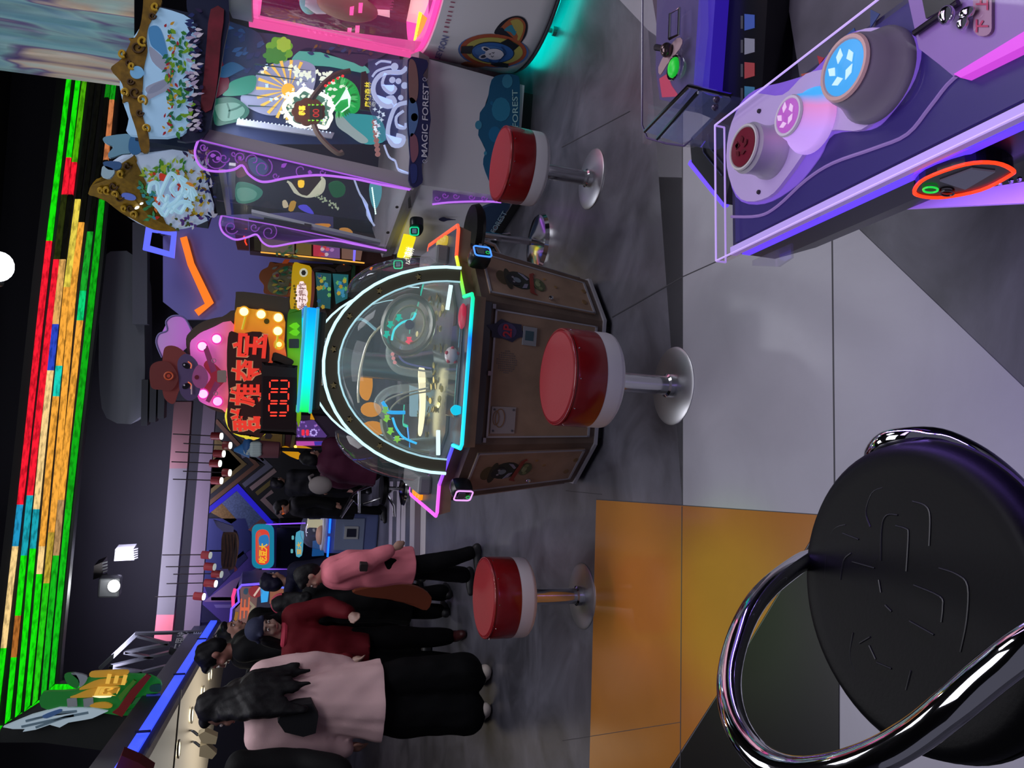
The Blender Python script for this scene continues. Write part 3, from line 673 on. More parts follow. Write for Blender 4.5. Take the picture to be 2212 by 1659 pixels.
for P, c in ((spl([(782, 800), (800, 800), (805, 835), (795, 865), (778, 850)]), '#f09a20'), (circ(802, 885, 22, 16, 16), '#f09a20'), (circ(806, 926, 26, 16, 16), '#f09a20'), (spl([(728, 880), (750, 882), (752, 905), (735, 905)]), '#d88a28')):
    mb = MB(); put(mb, YP(3.55), P, 0, .02); pm.part('orange_reflection', mb, em(c, .55))  # emissive plates standing in for orange reflections inside the dome
mb = MB(); put(mb, YP(3.5), rrect(886, 775, 904, 900, 3), 0, .02); pm.part('light_panel', mb, em('#9fc8d8', .45))
mb = MB(); put(mb, YP(3.3), spl([(905, 800), (918, 800), (919, 880), (912, 935), (905, 935), (908, 870)]), 0, .02); pm.part('gold_sweep', mb, em('#fff4c8', 1.1, '#d8c890'))
rn = random.Random(3)
mb = MB()
for i in range(60):
    a = rn.random()*2*PI; r_ = rn.uniform(.14, .36); p = V(CX+r_*math.cos(a), CY+r_*math.sin(a)*.95, .678+rn.random()*.008)
    M = Matrix.Rotation(rn.uniform(-.3, .3), 3, 'X')@Matrix.Rotation(rn.uniform(-.3, .3), 3, 'Y'); mb.lathe([(.014, 0), (.014, .003)], p, 10, M)
pm.part('tokens', mb, mat('#d8c67c', .2, .9), kind='stuff')
# joystick star and buttons of the near station, consoles of the side stations
jp = GZ(975, 768, .70); js = pm.part('joystick', MB().ell(jp, (.034, .028, .026)), mat('#d8c8c8', .25), smooth=True)
for a in range(5): pm.part('joystick_star', MB().ell(jp+V(.028*math.cos(a*1.26), -.012, .022*math.sin(a*1.26)), .008, n=8, m=6), mat('#c83848', .4), js)
pb = GZ(999, 683, .672); pm.part('push_button', MB().ell(pb, (.05, .022, .016)), em('#c0304c', .55, '#b02840'), smooth=True)
mb = MB(); put(mb, Plane((0, 2.82, 0), (0, -1, 0)), spl([(974, 885), (984, 875), (998, 880), (998, 892), (982, 897)]), 0, .01); pm.part('push_button', mb, em('#18c8e8', .9))
for k in (1, 2, 3):
    t0 = rotk((0, -.495, .69), k); M = Matrix.Rotation(PI/2*k, 3, 'Z')
    cb = pm.part('station_box', MB().box(t0, (.36, .08, .06), M, .012), mat('#77767a', .4))
    for s in (-.12, -.06, 0):
        pm.part('push_button', MB().ell(rotk((s, -.566, .668), k), (.022, .022, .016), n=12, m=8), em('#ff9a18', .9) if k == 3 else em('#e8c84a', .6), cb)
# ------------------------------------------------ topper sign
sg = Thing('topper_sign', 'glowing treasure chest sign with hatted raccoon and red number display', 'sign', (CX, 3.36, 1.235))
SG = YP(3.30)
def sp(nm, pts, m, off=0.0, t=.004, parent=None, label=None):
    mb = MB(); put(mb, SG, pts, off, t); return sg.part(nm, mb, m, parent, label)
def spt(nm, pts, r, m, off=.004, closed=False, k=4, parent=None):
    mb = MB().tube([SG(x, y, off) for x, y in spl(pts, k, closed)], r, 6, closed); return sg.part(nm, mb, m, parent)
BROWN = mat('#4a4034', .5)
chest_m = ramp_mat('chest_glow', [(0, '#ff5a3c'), (.45, '#f08a28'), (1, '#c8a020')], 'X', -.02, .24, .42)  # light of the bulbs painted into the face as a glowing gradient
lid_m = ramp_mat('lid_glow', [(0, '#f08838'), (.45, '#f06a60'), (1, '#e070c8')], 'Z', .16, .36, .45)
sp('chest', spl([(509, 640), (514, 630), (560, 634), (618, 643), (624, 652), (622, 700), (622, 790), (560, 800), (500, 790), (505, 700)], 3), BROWN, -.012, .09)
sp('chest_face', spl([(512, 664), (560, 672), (612, 680), (614, 740), (612, 795), (505, 795), (508, 720)], 3), chest_m, .0, .012)
sp('lid', spl([(402, 745), (412, 715), (440, 694), (480, 684), (512, 684), (512, 880), (488, 892), (450, 880), (425, 850)], 4), BROWN, -.02, .08)
sp('lid_face', spl([(410, 752), (422, 728), (450, 712), (510, 706), (510, 900), (480, 885), (440, 872), (425, 850)], 4), lid_m, -.004, .012)
sp('plume', spl([(418, 725), (400, 690), (378, 684), (362, 694), (364, 714), (345, 722), (340, 742), (352, 770), (392, 760)], 4), ramp_mat('plume_glow', [(0, '#d060d8'), (1, '#b088c8')], 'Z', .38, .55, .35), -.03, .02)
spt('plume_edge', [(418, 725), (400, 688), (376, 682), (359, 694), (361, 714), (343, 722), (338, 742), (350, 772)], .004, mat('#7c74b0', .3), -.03)
head = sp('raccoon_head', spl([(384, 780), (402, 764), (425, 782), (432, 815), (430, 850), (410, 866), (390, 850), (386, 815)], 4), em('#5a4870', .16, '#4a3c60'), .034, .03)
sp('muzzle', spl([(419, 800), (430, 788), (445, 800), (449, 820), (440, 838), (424, 836), (415, 820)], 4), em('#b05a98', .28), .046, .02, head)
sp('nose', circ(425, 815, 5, 5, 12), mat('#7c2438', .4), .052, .008, head)
for x, y, rr in ((404, 790, .5), (404, 834, -.5)):
    sp('eye', circ(x-2, y, 9, 6, 14, rr), mat('#14101c', .3), .038, .005, head); spt('eye_ring', [(x+2, y-9), (x+9, y-3), (x+8, y+6)], .0024, em('#ff7a50', .6), .042, parent=head); sp('eye_gleam', circ(x-6, y-2, 2, 2, 8), mat('#c8c0d0', .3), .044, .004, head)
spt('whisker', [(414, 833), (414, 852)], .003, mat('#d8c0cc', .4), .042, parent=head)
hat = sp('hat_brim', spl([(352, 765), (360, 748), (384, 750), (412, 775), (402, 782), (388, 795), (394, 815), (392, 830), (384, 850), (375, 872), (360, 866), (352, 850), (350, 815)], 4), em('#7c2e30', .18, '#6c3430'), .03, .02)
sp('hat_crown', spl([(323, 815), (326, 790), (345, 780), (368, 785), (385, 815), (372, 842), (348, 842), (328, 838)], 4), em('#702a2a', .16, '#5e2c2a'), .042, .03, hat)
spt('hat_badge', circ(364, 812, 9, 8, 12), .003, em('#b85030', .4), .05, True, parent=hat); sp('hat_badge_boss', circ(364, 812, 4, 4, 10), em('#a83c2c', .4), .05, .005, hat)
SCF = em('#b04880', .25)
sp('collar', spl([(440, 790), (452, 778), (478, 800), (490, 815), (478, 832), (452, 852), (440, 840), (455, 815)], 4), em('#c03850', .35), .006, .014)
for P in ([(438, 750), (448, 746), (468, 800), (456, 806)], [(444, 866), (452, 870), (476, 830), (464, 824)]): sp('arm', P, SCF, .02, .014)
sp('buckle', rrect(469, 800, 489, 826, 3), mat('#a89088', .4), .026, .008)
for x, y in ((462, 779), (466, 850)): spt('ring', circ(x, y, 4, 4, 10), .0018, mat('#c890a8', .4), .02, True)
for (x, y, c) in ((527, 673, '#ffee90'), (564, 679, '#ffee90'), (601, 686, '#ffee90'), (600, 715, '#ffee90'), (468, 732, '#ff9cf0'), (437, 748, '#ff90f0'), (439, 851, '#ff8cf0'), (470, 867, '#ff80c0'), (603, 744, '#d8ff70')):
    r_ = abs((SG(x, y-9)-SG(x, y+9)).length)/2*(.62 if c == '#d8ff70' else 1)
    b_ = sg.part('bulb', MB().ell(SG(x, y, .012), r_, n=14, m=10), em(c, 2.6), smooth=True)
    sg.part('bulb_ring', MB().tube([SG(a, b2, .004) for a, b2 in circ(x, y, 10.5, 10.5, 16)], .004, 6, True), em('#e8a018' if c in ('#ffee90', '#d8ff70') else '#f040b0', .7), b_)
for P in ([(530, 684), (523, 712)], [(600, 724), (596, 752)]): spt('lamp_rod', P, .005, em('#e8c818', .6), .01, k=1)
sp('keyhole', circ(576, 694, 6, 6, 12), mat('#5a4c14', .4), .003, .004)
# red letters on a dark board
sp('letter_board', spl([(492, 730), (500, 715), (520, 722), (545, 716), (578, 725), (582, 780), (572, 800), (575, 935), (545, 940), (500, 935), (490, 900), (494, 850), (490, 790)], 2), mat('#4a2420', .4), .024, .02)
LET = em('#ff4030', .62, '#c02820'); EDG = em('#e0a078', .5)
for ch, q in (('群', [(566, 932), (563, 882), (496, 880), (500, 934)]), ('雄', [(565, 879), (566, 829), (497, 827), (495, 877)]), ('夺', [(569, 826), (572, 778), (500, 774), (498, 824)]), ('宝', [(575, 776), (580, 722), (503, 716), (500, 772)])):
    mb = MB(); wordpx(mb, ch, SG, q, .0262, .06); sg.part('letter_edge', mb, EDG)
    mb = MB(); cxq = sum(p[0] for p in q)/4; cyq = sum(p[1] for p in q)/4
    wordpx(mb, ch, SG, [(cxq+(x-cxq)*.95, cyq+(y-cyq)*.95) for x, y in q], .0285, .024); sg.part('letter', mb, LET)
bx = sp('number_box', spl([(566, 792), (572, 789), (636, 795), (642, 800), (640, 930), (634, 934), (566, 930), (563, 924)], 2), mat('#2a1e1e', .45), .05, .10)
sp('box_face', spl([(568, 812), (640, 816), (638, 928), (567, 926)], 1), mat('#241214', .3), .052, .006, bx)
SEGM = em('#ff3c2c', 1.3)
def seg7(d, x0, x1, y0, y1):
    """seven-segment figure: x runs down, y runs to the room's left"""
    xm = (x0+x1)/2; w = 1.6; on_ = {'0': 'abcdef', '1': 'bc'}[d]
    L = {'a': ((x0, y0), (x0, y1)), 'd': ((x1, y0), (x1, y1)), 'g': ((xm, y0), (xm, y1)), 'b': ((x0, y0), (xm, y0)), 'c': ((xm, y0), (x1, y0)), 'f': ((x0, y1), (xm, y1)), 'e': ((xm, y1), (x1, y1))}
    for k in on_:
        (ax, ay), (bx_, by) = L[k]; dx, dy = bx_-ax, by-ay; l = math.hypot(dx, dy); ux, uy = dx/l, dy/l
        P = [(ax+ux*2-uy*0, ay+uy*2), (ax+ux*3.5-uy*w, ay+uy*3.5+ux*w), (bx_-ux*3.5-uy*w, by-uy*3.5+ux*w), (bx_-ux*2, by-uy*2), (bx_-ux*3.5+uy*w, by-uy*3.5-ux*w), (ax+ux*3.5+uy*w, ay+uy*3.5-ux*w)]
        sp('display_segment', P, SEGM, .0535, .001, bx)
seg7('0', 583, 624, 822, 840); seg7('0', 582, 623, 847, 866); seg7('0', 581, 622, 872, 891); seg7('1', 581, 620, 898, 915)
sp('stand', spl([(620, 700), (626, 668), (648, 672), (652, 690), (650, 905), (640, 905), (636, 830), (622, 790)], 2), ramp_mat('stand_glow', [(0, '#b0d020'), (.5, '#70c818'), (1, '#3c7818')], 'X', -.1, .18, .30), -.01, .03)
for y in (704, 718): sp('leaf_print', leaf(648, y, -24, 15, 0), em('#78f018', .6), .002, .003)
sp('stand_plate', rrect(624, 732, 646, 752, 2), mat('#4a4640', .5), .003, .004)
for y, a in ((770, .35), (788, .35)): sp('boot', spl([(588, y), (595, y-9), (630, y+6), (634, y+14), (624, y+20), (590, y+12)], 3), mat('#3a2418', .5), .012, .016)
spt('gold_edge', [(493, 882), (488, 900), (496, 925), (512, 938), (540, 946), (556, 946), (572, 936)], .005, em('#f0e038', .8), .004)
sp('gold_coin', circ(533, 944, 6, 5, 12), em('#f0c850', .7), .006, .01); sp('gold_coin', circ(548, 945, 7, 6, 12), em('#f0b840', .8), .008, .01)
# ================================================================ stools
RED = mat('#7c0f16', .22, noise=.06, nscale=40, coat=.3); REDT = mat('#8c1c26', .5, bump=.12, bscale=160, spec=.2); WHT = mat('#d6d2dc', .4)
def seat_stool(name, label, loc, group):
    t = Thing(name, label, 'stool', loc, group); c = Vector(loc)
    t.part('base_plate', MB().lathe([(0, .012), (.05, .012), (.13, .009), (.139, .004), (.14, .0), (.0, .0)], c, 48), mat('#c4c4ca', .38, 1.0), smooth=True)
    t.part('post', MB().lathe([(.042, .012), (.042, .03), (.034, .036), (.034, .30), (.05, .31)], c, 28), CHROME, smooth=True)
    t.part('seat_band', MB().lathe([(.0, .265), (.15, .265), (.162, .275), (.164, .285), (.164, .337), (.1, .337)], c, 56), WHT, smooth=True)
    cu = t.part('seat_cushion', MB().lathe([(.1, .334), (.1645, .335), (.1655, .343), (.1655, .428), (.162, .440), (.156, .446)], c, 56), RED, smooth=True)
    t.part('seat_pad', MB().lathe([(.157, .444), (.151, .450), (.12, .449), (.05, .4485), (.0, .4485)], c, 56), REDT, cu, smooth=True)
    t.part('piping', MB().tube([c+V(.1615*math.cos(2*PI*i/56), .1615*math.sin(2*PI*i/56), .443) for i in range(56)], .0035, 6, True), RED, cu, smooth=True)
    t.part('stud', _studs(c), CHROME, cu)
    return t.o
def _studs(c):
    mb = MB()
    for i in range(10): mb.ell(c+V(.1662*math.cos(.3+2*PI*i/10), .1662*math.sin(.3+2*PI*i/10), .43), .0026, n=6, m=4)
    return mb
G = 'red and white padded pedestal stools'
s0 = seat_stool('pedestal_stool', 'red padded pedestal stool standing before the 2P panel of the coin machine', (.036, 2.412, 0), G)
copy_tree(s0, (.974, 3.288, 0), 'red padded pedestal stool before the forest machine, teal light on its rim', rotz=1.1)
copy_tree(s0, (-.892, 3.046, 0), 'red padded pedestal stool at the yellow floor edge, beside the standing people', rotz=2.0)
# ================================================================ forest machine on the right
rr = random.Random(11)
def k4(P): return [(180+x/2.9615, y/2.9615) for x, y in P]
def k5(P): return [(400+x/3.814, 200+y/3.814) for x, y in P]
def k6(P): return [(450+x/4.174, y/4.174) for x, y in P]
def k7(P): return [(880+x/2.963, y/2.963) for x, y in P]
fm = Thing('forest_machine', 'large white fairy forest prize machine lettered MAGIC FOREST under a painted crown', 'arcade machine', (1.37, 4.86, 0))
MFW = mat('#d2d0da', .4); MFG = mat('#8b868c', .45)
HEX = [(1.03, 4.13), (1.75, 4.13), (1.98, 4.85), (1.75, 5.55), (1.03, 5.55), (.745, 4.95)]
def hexa(s, z, c=(1.37, 4.86)): return [V(c[0]+(x-c[0])*s, c[1]+(y-c[1])*s, z) for x, y in HEX]
fm.part('cabinet', MB().bridge(hexa(.90, .07), hexa(.955, .64)), MFW)
fm.part('plinth', MB().bridge(hexa(.84, 0), hexa(.84, .07)), BLACK)
fm.part('counter', MB().bridge(hexa(.97, .64), hexa(1.0, .70)), MFG)
fm.part('header_box', MB().bridge(hexa(.93, 1.74), hexa(.93, 2.05)), mat('#14203c', .5))
fm.part('back_wall', MB().box((1.37, 5.5, 1.22), (.6, .03, 1.04)), mat('#232440', .5))
FP = YP(4.10)
nL = (Vector((.77, 4.8, 0))-Vector((1.055, 4.1, 0))); nL = V(-nL.y, nL.x, 0).normalized(); nL = -nL if nL.x > 0 else nL
LP = Plane((1.045, 4.11, .7), nL)
def fp(nm, pts, m, off=0.0, t=.004, pl=None, parent=None, label=None):
    mb = MB(); put(mb, pl or FP, pts, off, t); return fm.part(nm, mb, m, parent, label)
fp('post', [(450, 279), (886, 377), (895, 407), (427, 300)], mat('#a8a2aa', .4), .0, .05)
for Y, P in ((4.8, [(474, 488), (830, 533), (834, 546), (478, 500)]),): fp('post', P, mat('#5c5a66', .4), 0, .05, YP(Y))
fp('window_pane', [(455, 30), (900, 30), (884, 377), (448, 281)], clear('#cfe0f0', .03, refl=.7), -.02, .006)
fp('window_pane', [(438, 303), (892, 405), (838, 548), (474, 488)], clear('#cfe0f0', .05, refl=.8), -.01, .006, LP)
LPi = Plane(Vector((1.045, 4.11, .7))-nL*.06, nL)
fp('window_frame', k5([(545, 985), (1610, 1235), (1600, 1262), (550, 1012)]), mat('#9aa0a8', .4), 0, .02, LPi)
fp('window_frame', k5([(275, 650), (330, 660), (380, 1010), (340, 1010)]), mat('#a8a08c', .4), 0, .02, LPi)
fp('window_frame', k5([(360, 600), (415, 605), (408, 880), (350, 880)]), mat('#b0aca8', .4), -.2, .02, LPi)
fp('sensor_bar', k5([(650, 1040), (1040, 1110), (1035, 1135), (645, 1065)]), BLACK, .01, .02, LPi)
for i in range(14):
    x, y = 1540+i*2.2, 790+i*16; fp('led', k5(circ(x, y, 6, 7, 6)), em('#d0fff4', 1.6), 0, .004, LPi)
for i in range(26):
    x, y = 445+i*30, 212+i*4.6; fp('led', k5(circ(x, y, 6, 6, 6)), em('#cfe0ff', 1.3), 0, .004, YP(4.62))
fp('white_bar', k5([(430, 215), (1230, 330), (1210, 375), (420, 262)]), mat('#aeb4c4', .4), -.005, .02, YP(4.62))
for i in range(30):
    x, y = 105-i*3.4, 230+i*31; fp('led', k6(circ(x, y, 4, 11, 6)), em('#f0e8e0', .9), 0, .004, YP(4.16))
# purple scroll panels
PUR = em('#c070f0', .95)
def scroll(pl, edge, straight, curls, nm='scroll_panel'):
    pan = fp(nm, k5(edge+straight[::-1]), clear('#9a50d0', .16, refl=.6), 0, .006, pl)
    fm.part('scroll_light', MB().tube([pl(x, y, .004) for x, y in spl(k5(edge), 4, False)], .0062, 6), PUR, pan)
    mb = MB().tube([pl(x, y, .004) for x, y in k5(straight)], .004, 6); fm.part('scroll_light', mb, em('#b060e8', .8), pan)
    for (cx, cy, R, a0, a1) in curls:
        pts = [(cx+R*(1-.75*i/22)*math.cos(a0+(a1-a0)*i/22), cy+R*(1-.75*i/22)*math.sin(a0+(a1-a0)*i/22)) for i in range(23)]
        fm.part('scroll_curl', MB().tube([pl(x, y, .004) for x, y in k5(pts)], .003, 5), em('#9a50c8', .55), pan)
    return pan
SC1 = [(110, 385), (80, 480), (100, 570), (160, 630), (270, 650), (400, 635), (470, 600), (520, 670), (600, 725), (680, 735), (830, 705), (1000, 685), (1150, 682), (1400, 712), (1600, 755), (1850, 800)]
p1_ = scroll(YP(4.07), SC1, [(110, 388), (400, 460), (900, 575), (1400, 690), (1860, 795)], [(150, 450, 34, 0, 8), (250, 540, 95, .5, 9), (320, 540, 45, 0, 7), (400, 505, 24, 0, 7), (455, 535, 48, 2, 10), (560, 560, 60, 3, 8), (640, 620, 85, -1, 7), (745, 685, 28, 0, 7), (960, 640, 55, 2, 6), (1130, 655, 26, 0, 6)])
for x, y, L, a in ((205, 520, 50, -.1), (255, 530, 45, .6), (790, 615, 60, -.6), (1010, 650, 40, .3), (440, 545, 30, -.6)): fp('scroll_leaf', k5(leaf(x, y, L, 34, a)), em('#a858d8', .6), .005, .003, YP(4.07), p1_)
SC2 = [(300, 1015), (285, 1080), (310, 1150), (370, 1195), (430, 1212), (520, 1190), (590, 1170), (640, 1235), (720, 1268), (900, 1238), (1100, 1215), (1250, 1220), (1400, 1250), (1660, 1300)]
scroll(YP(4.78), SC2, [(300, 1015), (700, 1085), (1200, 1190), (1660, 1300)], [(380, 1110, 60, .5, 8), (570, 1110, 40, 0, 7), (690, 1150, 70, -1, 7)])
# ---- scenery inside
BK = YP(4.66)
def bk(nm, P, m, off=0.0): return fp(nm, P, m, off, .004, BK)
bk('scene_board', k6([(-60, 240), (1720, 420), (1760, 1300), (-60, 1300)]), mat('#1a2a5c', .5), -.02)
def flora(reg, cols, n, L, pl, off0, parent=None, nm='leaf_print', emi=0.0, angs=(0, 6.28), th=.002):
    """a sprinkling of leaf shapes inside a box given in pixels, in few meshes, one to a colour"""
    for ci, c in enumerate(cols):
        mb = MB()
        for i in range(max(1, n//len(cols))):
            x = rr.uniform(reg[0], reg[2]); y = rr.uniform(reg[1], reg[3])
            put(mb, pl, leaf(x, y, L*rr.uniform(.6, 1.2), L*rr.uniform(.3, .55), rr.uniform(*angs)), off0+ci*.0025+.001*rr.random(), th)
        fm.part(nm, mb, em(c, emi) if emi else mat(c, .5), parent, kind='stuff')
bk('scenery', k6(spl([(-20, 180), (300, 230), (480, 330), (520, 560), (430, 680), (250, 700), (120, 640), (-20, 620)])), em('#16305c', .35), .0)
flora((452, 50, 560, 160), ('#2a60a0', '#1c4c88', '#16306c'), 40, 22, BK, .004, emi=.35, angs=(-1.2, .4))
bk('scenery', k6(spl([(-20, 330), (60, 380), (150, 620), (190, 760), (120, 850), (-20, 860)])), em('#7c1838', .3), .005)
bk('scenery', k6(scallop(640, 450, 130, 125, 8, .2)), em('#70b820', .55), .006); bk('scenery', k6(scallop(600, 500, 110, 80, 7, .25)), em('#3c9828', .5), .008); bk('scenery', k6(scallop(680, 400, 70, 70, 6, .2)), em('#a8d030', .6), .011)
bk('scenery', k6(spl([(750, 300), (1580, 420), (1580, 500), (1440, 560), (1390, 600), (1300, 560), (1200, 530), (1100, 480), (1000, 460), (900, 430), (800, 470), (740, 520)])), em('#3c2050', .4), .004)
flora((640, 90, 825, 120), ('#402a68', '#28407c', '#5c2a3c', '#8a5a20'), 34, 14, BK, .010, emi=.4)
bk('scenery', k6(spl([(760, 520), (880, 440), (1100, 500), (1300, 560), (1420, 600), (1430, 660), (1100, 600), (800, 580)])), em('#5ac0b0', .55), .003)
# sunburst
bk('sunburst', k6(spl([(500, 610), (640, 560), (820, 540), (960, 600), (960, 760), (900, 880), (740, 1000), (560, 1040), (380, 980), (290, 880), (420, 690)])), em('#a8b0d8', .5), .006)
for i in range(13):
    a = PI*.42+i*(PI*1.2)/12; L = 300
    bk('sun_ray', k6([(730+26*math.cos(a), 810+26*math.sin(a)), (730+L*math.cos(a-.05), 810+.9*L*math.sin(a-.05)), (730+L*math.cos(a+.05), 810+.9*L*math.sin(a+.05))]), em('#f0c050', .9), .010)
for i in range(16):
    x = rr.uniform(480, 900); y = rr.uniform(580, 960); bk('sparkle', k6(star(x, y, 22, 11, 4, rr.random())), em(rr.choice(['#ffffff', '#f8f0c0', '#b8d8ff']), 1.0), .012)
bk('sun_disc', k6(circ(720, 810, 60, 60, 18)), em('#f8b030', 1.0), .014)
for P in ([(420, 570), (960, 640), (420, 585)], [(430, 655), (900, 735), (430, 672)], [(250, 835), (600, 880), (250, 850)], [(360, 945), (620, 965), (360, 958)]): bk('trunk', k6(P+[(P[0][0]-4, P[0][1]+6)]), mat('#123c40', .5), .018)
bk('mushroom', k6(spl([(180, 800), (200, 740), (330, 690), (425, 685), (430, 760), (390, 830), (280, 860), (130, 860)], 4)), em('#2a9078', .55), .02)
bk('mushroom', k6(spl([(50, 920), (120, 880), (230, 880), (330, 940), (370, 1010), (310, 1080), (180, 1115), (60, 1120)], 4)), em('#1c6a58', .5), .022); bk('mushroom', k6(spl([(60, 960), (150, 930), (260, 930), (330, 990), (280, 1060), (120, 1090)], 4)), em('#6aa090', .5), .025)
for x0, y0, x1, y1 in ((170, 930, 180, 1060), (180, 1000, 300, 950)): bk('mushroom_rib', k6(band([(x0, y0), ((x0+x1)/2+16, (y0+y1)/2), (x1, y1)], 14)), em('#1c6a58', .4), .028)
bk('leaf_spray', k6(spl([(60, 660), (200, 560), (320, 610), (260, 650), (150, 700)])), em('#1c5c8c', .4), .026)
# glowing wreath and white sparkle
for reg, n in (((632, 148, 712, 175), 26), ((590, 190, 720, 275), 26), ((690, 165, 750, 215), 22)):
    mb = MB()
    for i in range(n):
        x, y = rr.uniform(reg[0], reg[2]), rr.uniform(reg[1], reg[3]); put(mb, BK, leaf(x, y, 12, 7, rr.uniform(0, 6.3)), .022+.004*rr.random(), .002)
    fm.part('white_leaves', mb, em('#e8f4e0', .9), kind='stuff')
bk('wreath', k6(spl([(680, 960), (760, 850), (860, 800), (1000, 840), (1100, 900), (1130, 960), (1090, 1100), (1060, 1150), (900, 1130), (760, 1110), (720, 1040)], 3)), em('#5c9c84', .35), .021)
fm.part('wreath_light', MB().tube([BK(x, y, .034) for x, y in spl(k6([(680, 960), (735, 890), (760, 850), (800, 850), (860, 800), (930, 830), (1000, 840), (1060, 870), (1100, 900), (1085, 940), (1130, 960), (1100, 1020), (1110, 1060), (1090, 1100), (1060, 1150), (980, 1135), (900, 1130), (830, 1140), (760, 1110), (735, 1060), (720, 1040)]), 3)], .012, 6, True), em('#fff8f0', 1.3))
bk('plant_glow', k6(spl([(1060, 760), (1180, 690), (1320, 760), (1370, 900), (1340, 1010), (1200, 1030), (1090, 940)], 4)), em('#10a848', .8), .02)
for i in range(26):
    a = -1.6+i*.13; bk('fern', k6(leaf(1170+110*math.cos(a), 880+120*math.sin(a), 70, 22, a)), em(rr.choice(['#18c858', '#0c9038', '#60e080']), .6), .026+.0004*i)
bk('fern_arc', k6(band([(1120, 980), (1190, 900), (1250, 800), (1280, 880), (1270, 960), (1200, 1010)], 12)), em('#e0fff0', 1.0), .04)
bk('water', k6(spl([(1150, 1010), (1250, 1020), (1480, 1040), (1560, 1080), (1600, 1260), (1420, 1300), (1300, 1200), (1200, 1120)], 4)), em('#38a8b0', .6), .024)
bk('water_crest', k6(spl([(1150, 1015), (1210, 1050), (1300, 1140), (1440, 1260), (1380, 1290), (1260, 1210), (1160, 1130)], 4)), em('#b0c8c8', .5), .028)
SB = YP(4.52)
wb = fp('wood_board', k6(scallop(905, 1005, 155, 125, 9, .1)), mat('#6b3c20', .5), 0, .02, SB)
mb = MB(); wordpx(mb, '恭喜', SB, k6([(875, 1045), (875, 955), (812, 955), (812, 1045)]), .006, .03); fm.part('board_lettering', mb, em('#ffd838', 1.6), wb)
fp('board_display', k6(rrect(915, 950, 1030, 1075, 8)), mat('#3a3a28', .4), .004, .004, SB, wb)
mb = MB(); wordpx(mb, '00', SB, k6([(1000, 1060), (1000, 985), (940, 985), (940, 1060)]), .006, .02); fm.part('board_digits', mb, em('#c03028', .9), wb)
for x in (910, 945, 985, 1025):
    for y in (945, 1085): fp('board_arrow', k6([(x-10, y-8), (x+14, y), (x-10, y+8)]), em('#90f040', 1.0), .006, .003, SB, wb)
br = fm.part('branch', MB().tube([SB(x, y, -.01) for x, y in spl(k6([(930, 900), (980, 830), (1060, 740), (1160, 670), (1280, 640)]), 4, False)], .016, 8), mat('#4a3a30', .6), smooth=True)
for i in range(60):
    a = rr.uniform(0, 6.28); R = rr.uniform(165, 250); bk('sparkle', k6(star(900+R*math.cos(a), 980+.85*R*math.sin(a), rr.uniform(8, 18), 5, 4, a)), em(rr.choice(['#ffffff', '#e8fff0', '#fff0d0', '#d8f0ff']), 1.0), .030)
fm.part('branch', MB().tube([SB(x, y, -.01) for x, y in spl(k5([(1060, 265), (1100, 350), (1180, 440), (1260, 500), (1300, 490)]), 4, False)], .016, 8), mat('#6a5548', .6), smooth=True)
for x, y in ((1058, 772), (1092, 748), (1128, 726), (1168, 704), (1212, 684)): fp('branch_light', k6(circ(x, y, 13, 11, 10)), em('#ff3030', 1.2), .012, .006, SB, br)
db = fp('dark_board', k6([(1380, 650), (1420, 640), (1535, 960), (1480, 1000), (1370, 985)]), mat('#2c1e1c', .5), .02, .02, SB)
mb = MB()
for i, ch in enumerate('魔幻森林'): wordpx(mb, ch, SB, k6([(1458, 982-i*58), (1463, 930-i*58), (1406, 926-i*58), (1400, 978-i*58)]), .03, .02)
fm.part('board_lettering', mb, em('#e8d838', 1.0), db)
mb = MB(); wordpx(mb, '奇幻', SB, k6([(1500, 980), (1512, 880), (1472, 876), (1462, 976)]), .03, .01); fm.part('board_lettering', mb, em('#d8e0d8', .8), db)
# white swirls on the glass, pearls and crystals
SWM = em('#a8b8e8', .55, '#c8d0e8')
for P, w in (([(1790, 605), (1740, 650), (1640, 650), (1560, 670), (1500, 740), (1490, 830), (1540, 920), (1620, 960), (1680, 930), (1660, 880), (1610, 890)], 40), ([(1600, 660), (1570, 740), (1590, 800), (1650, 840), (1690, 800), (1660, 770)], 26), ([(1480, 690), (1520, 640), (1600, 610), (1660, 600)], 20), ([(1510, 580), (1560, 550), (1650, 560)], 18)):
    fp('swirl', k6(band(spl(P, 3, False), w)), SWM, .006, .005)
for P, w in (([(1830, 80), (1740, 110), (1690, 220), (1670, 340), (1710, 430), (1780, 430), (1800, 370), (1740, 350)], 34), ([(1800, 150), (1740, 200), (1750, 280), (1810, 290), (1820, 250)], 22), ([(1640, 430), (1680, 530), (1730, 560), (1760, 640), (1840, 665)], 14)):
    fp('swirl', k5(band(spl(P, 3, False), w)), SWM, .006, .005)
for x, y, R in ((1680, 600, 34), (1715, 730, 26), (1770, 770, 30), (1735, 880, 24), (1660, 720, 28)): fp('bubble_ring', k6(circ(x, y, R, R, 14)), SWM, .008, .004)
for i in range(8): fp('pink_pearl', k5(circ(1560+i*4, 240+i*38, 22, 20, 10)), em('#c89090', .4), -.02, .01)
fp('acrylic_plate', k6([(1440, 530), (1850, 540), (1800, 900), (1790, 1250), (1560, 1270), (1450, 960)]), clear('#8a9cd8', .22, refl=.5), -.006, .004)
for i in range(12): fp('crystal', k6(star(1530+rr.uniform(-40, 60), 960+i*24, 22, 8, 4, rr.random())), em('#d8e4f0', .9), -.01, .004)
for P in ([(1390, 710), (1440, 840), (1500, 930), (1500, 1010), (1560, 1100)],): fp('swirl', k5(band(spl(P, 3, False), 14)), SWM, .012, .004, LPi)
LPs = Plane(Vector((1.045, 4.11, .7))-nL*.30, nL)  # plates on this plane paint reflections of the scenery in the side window
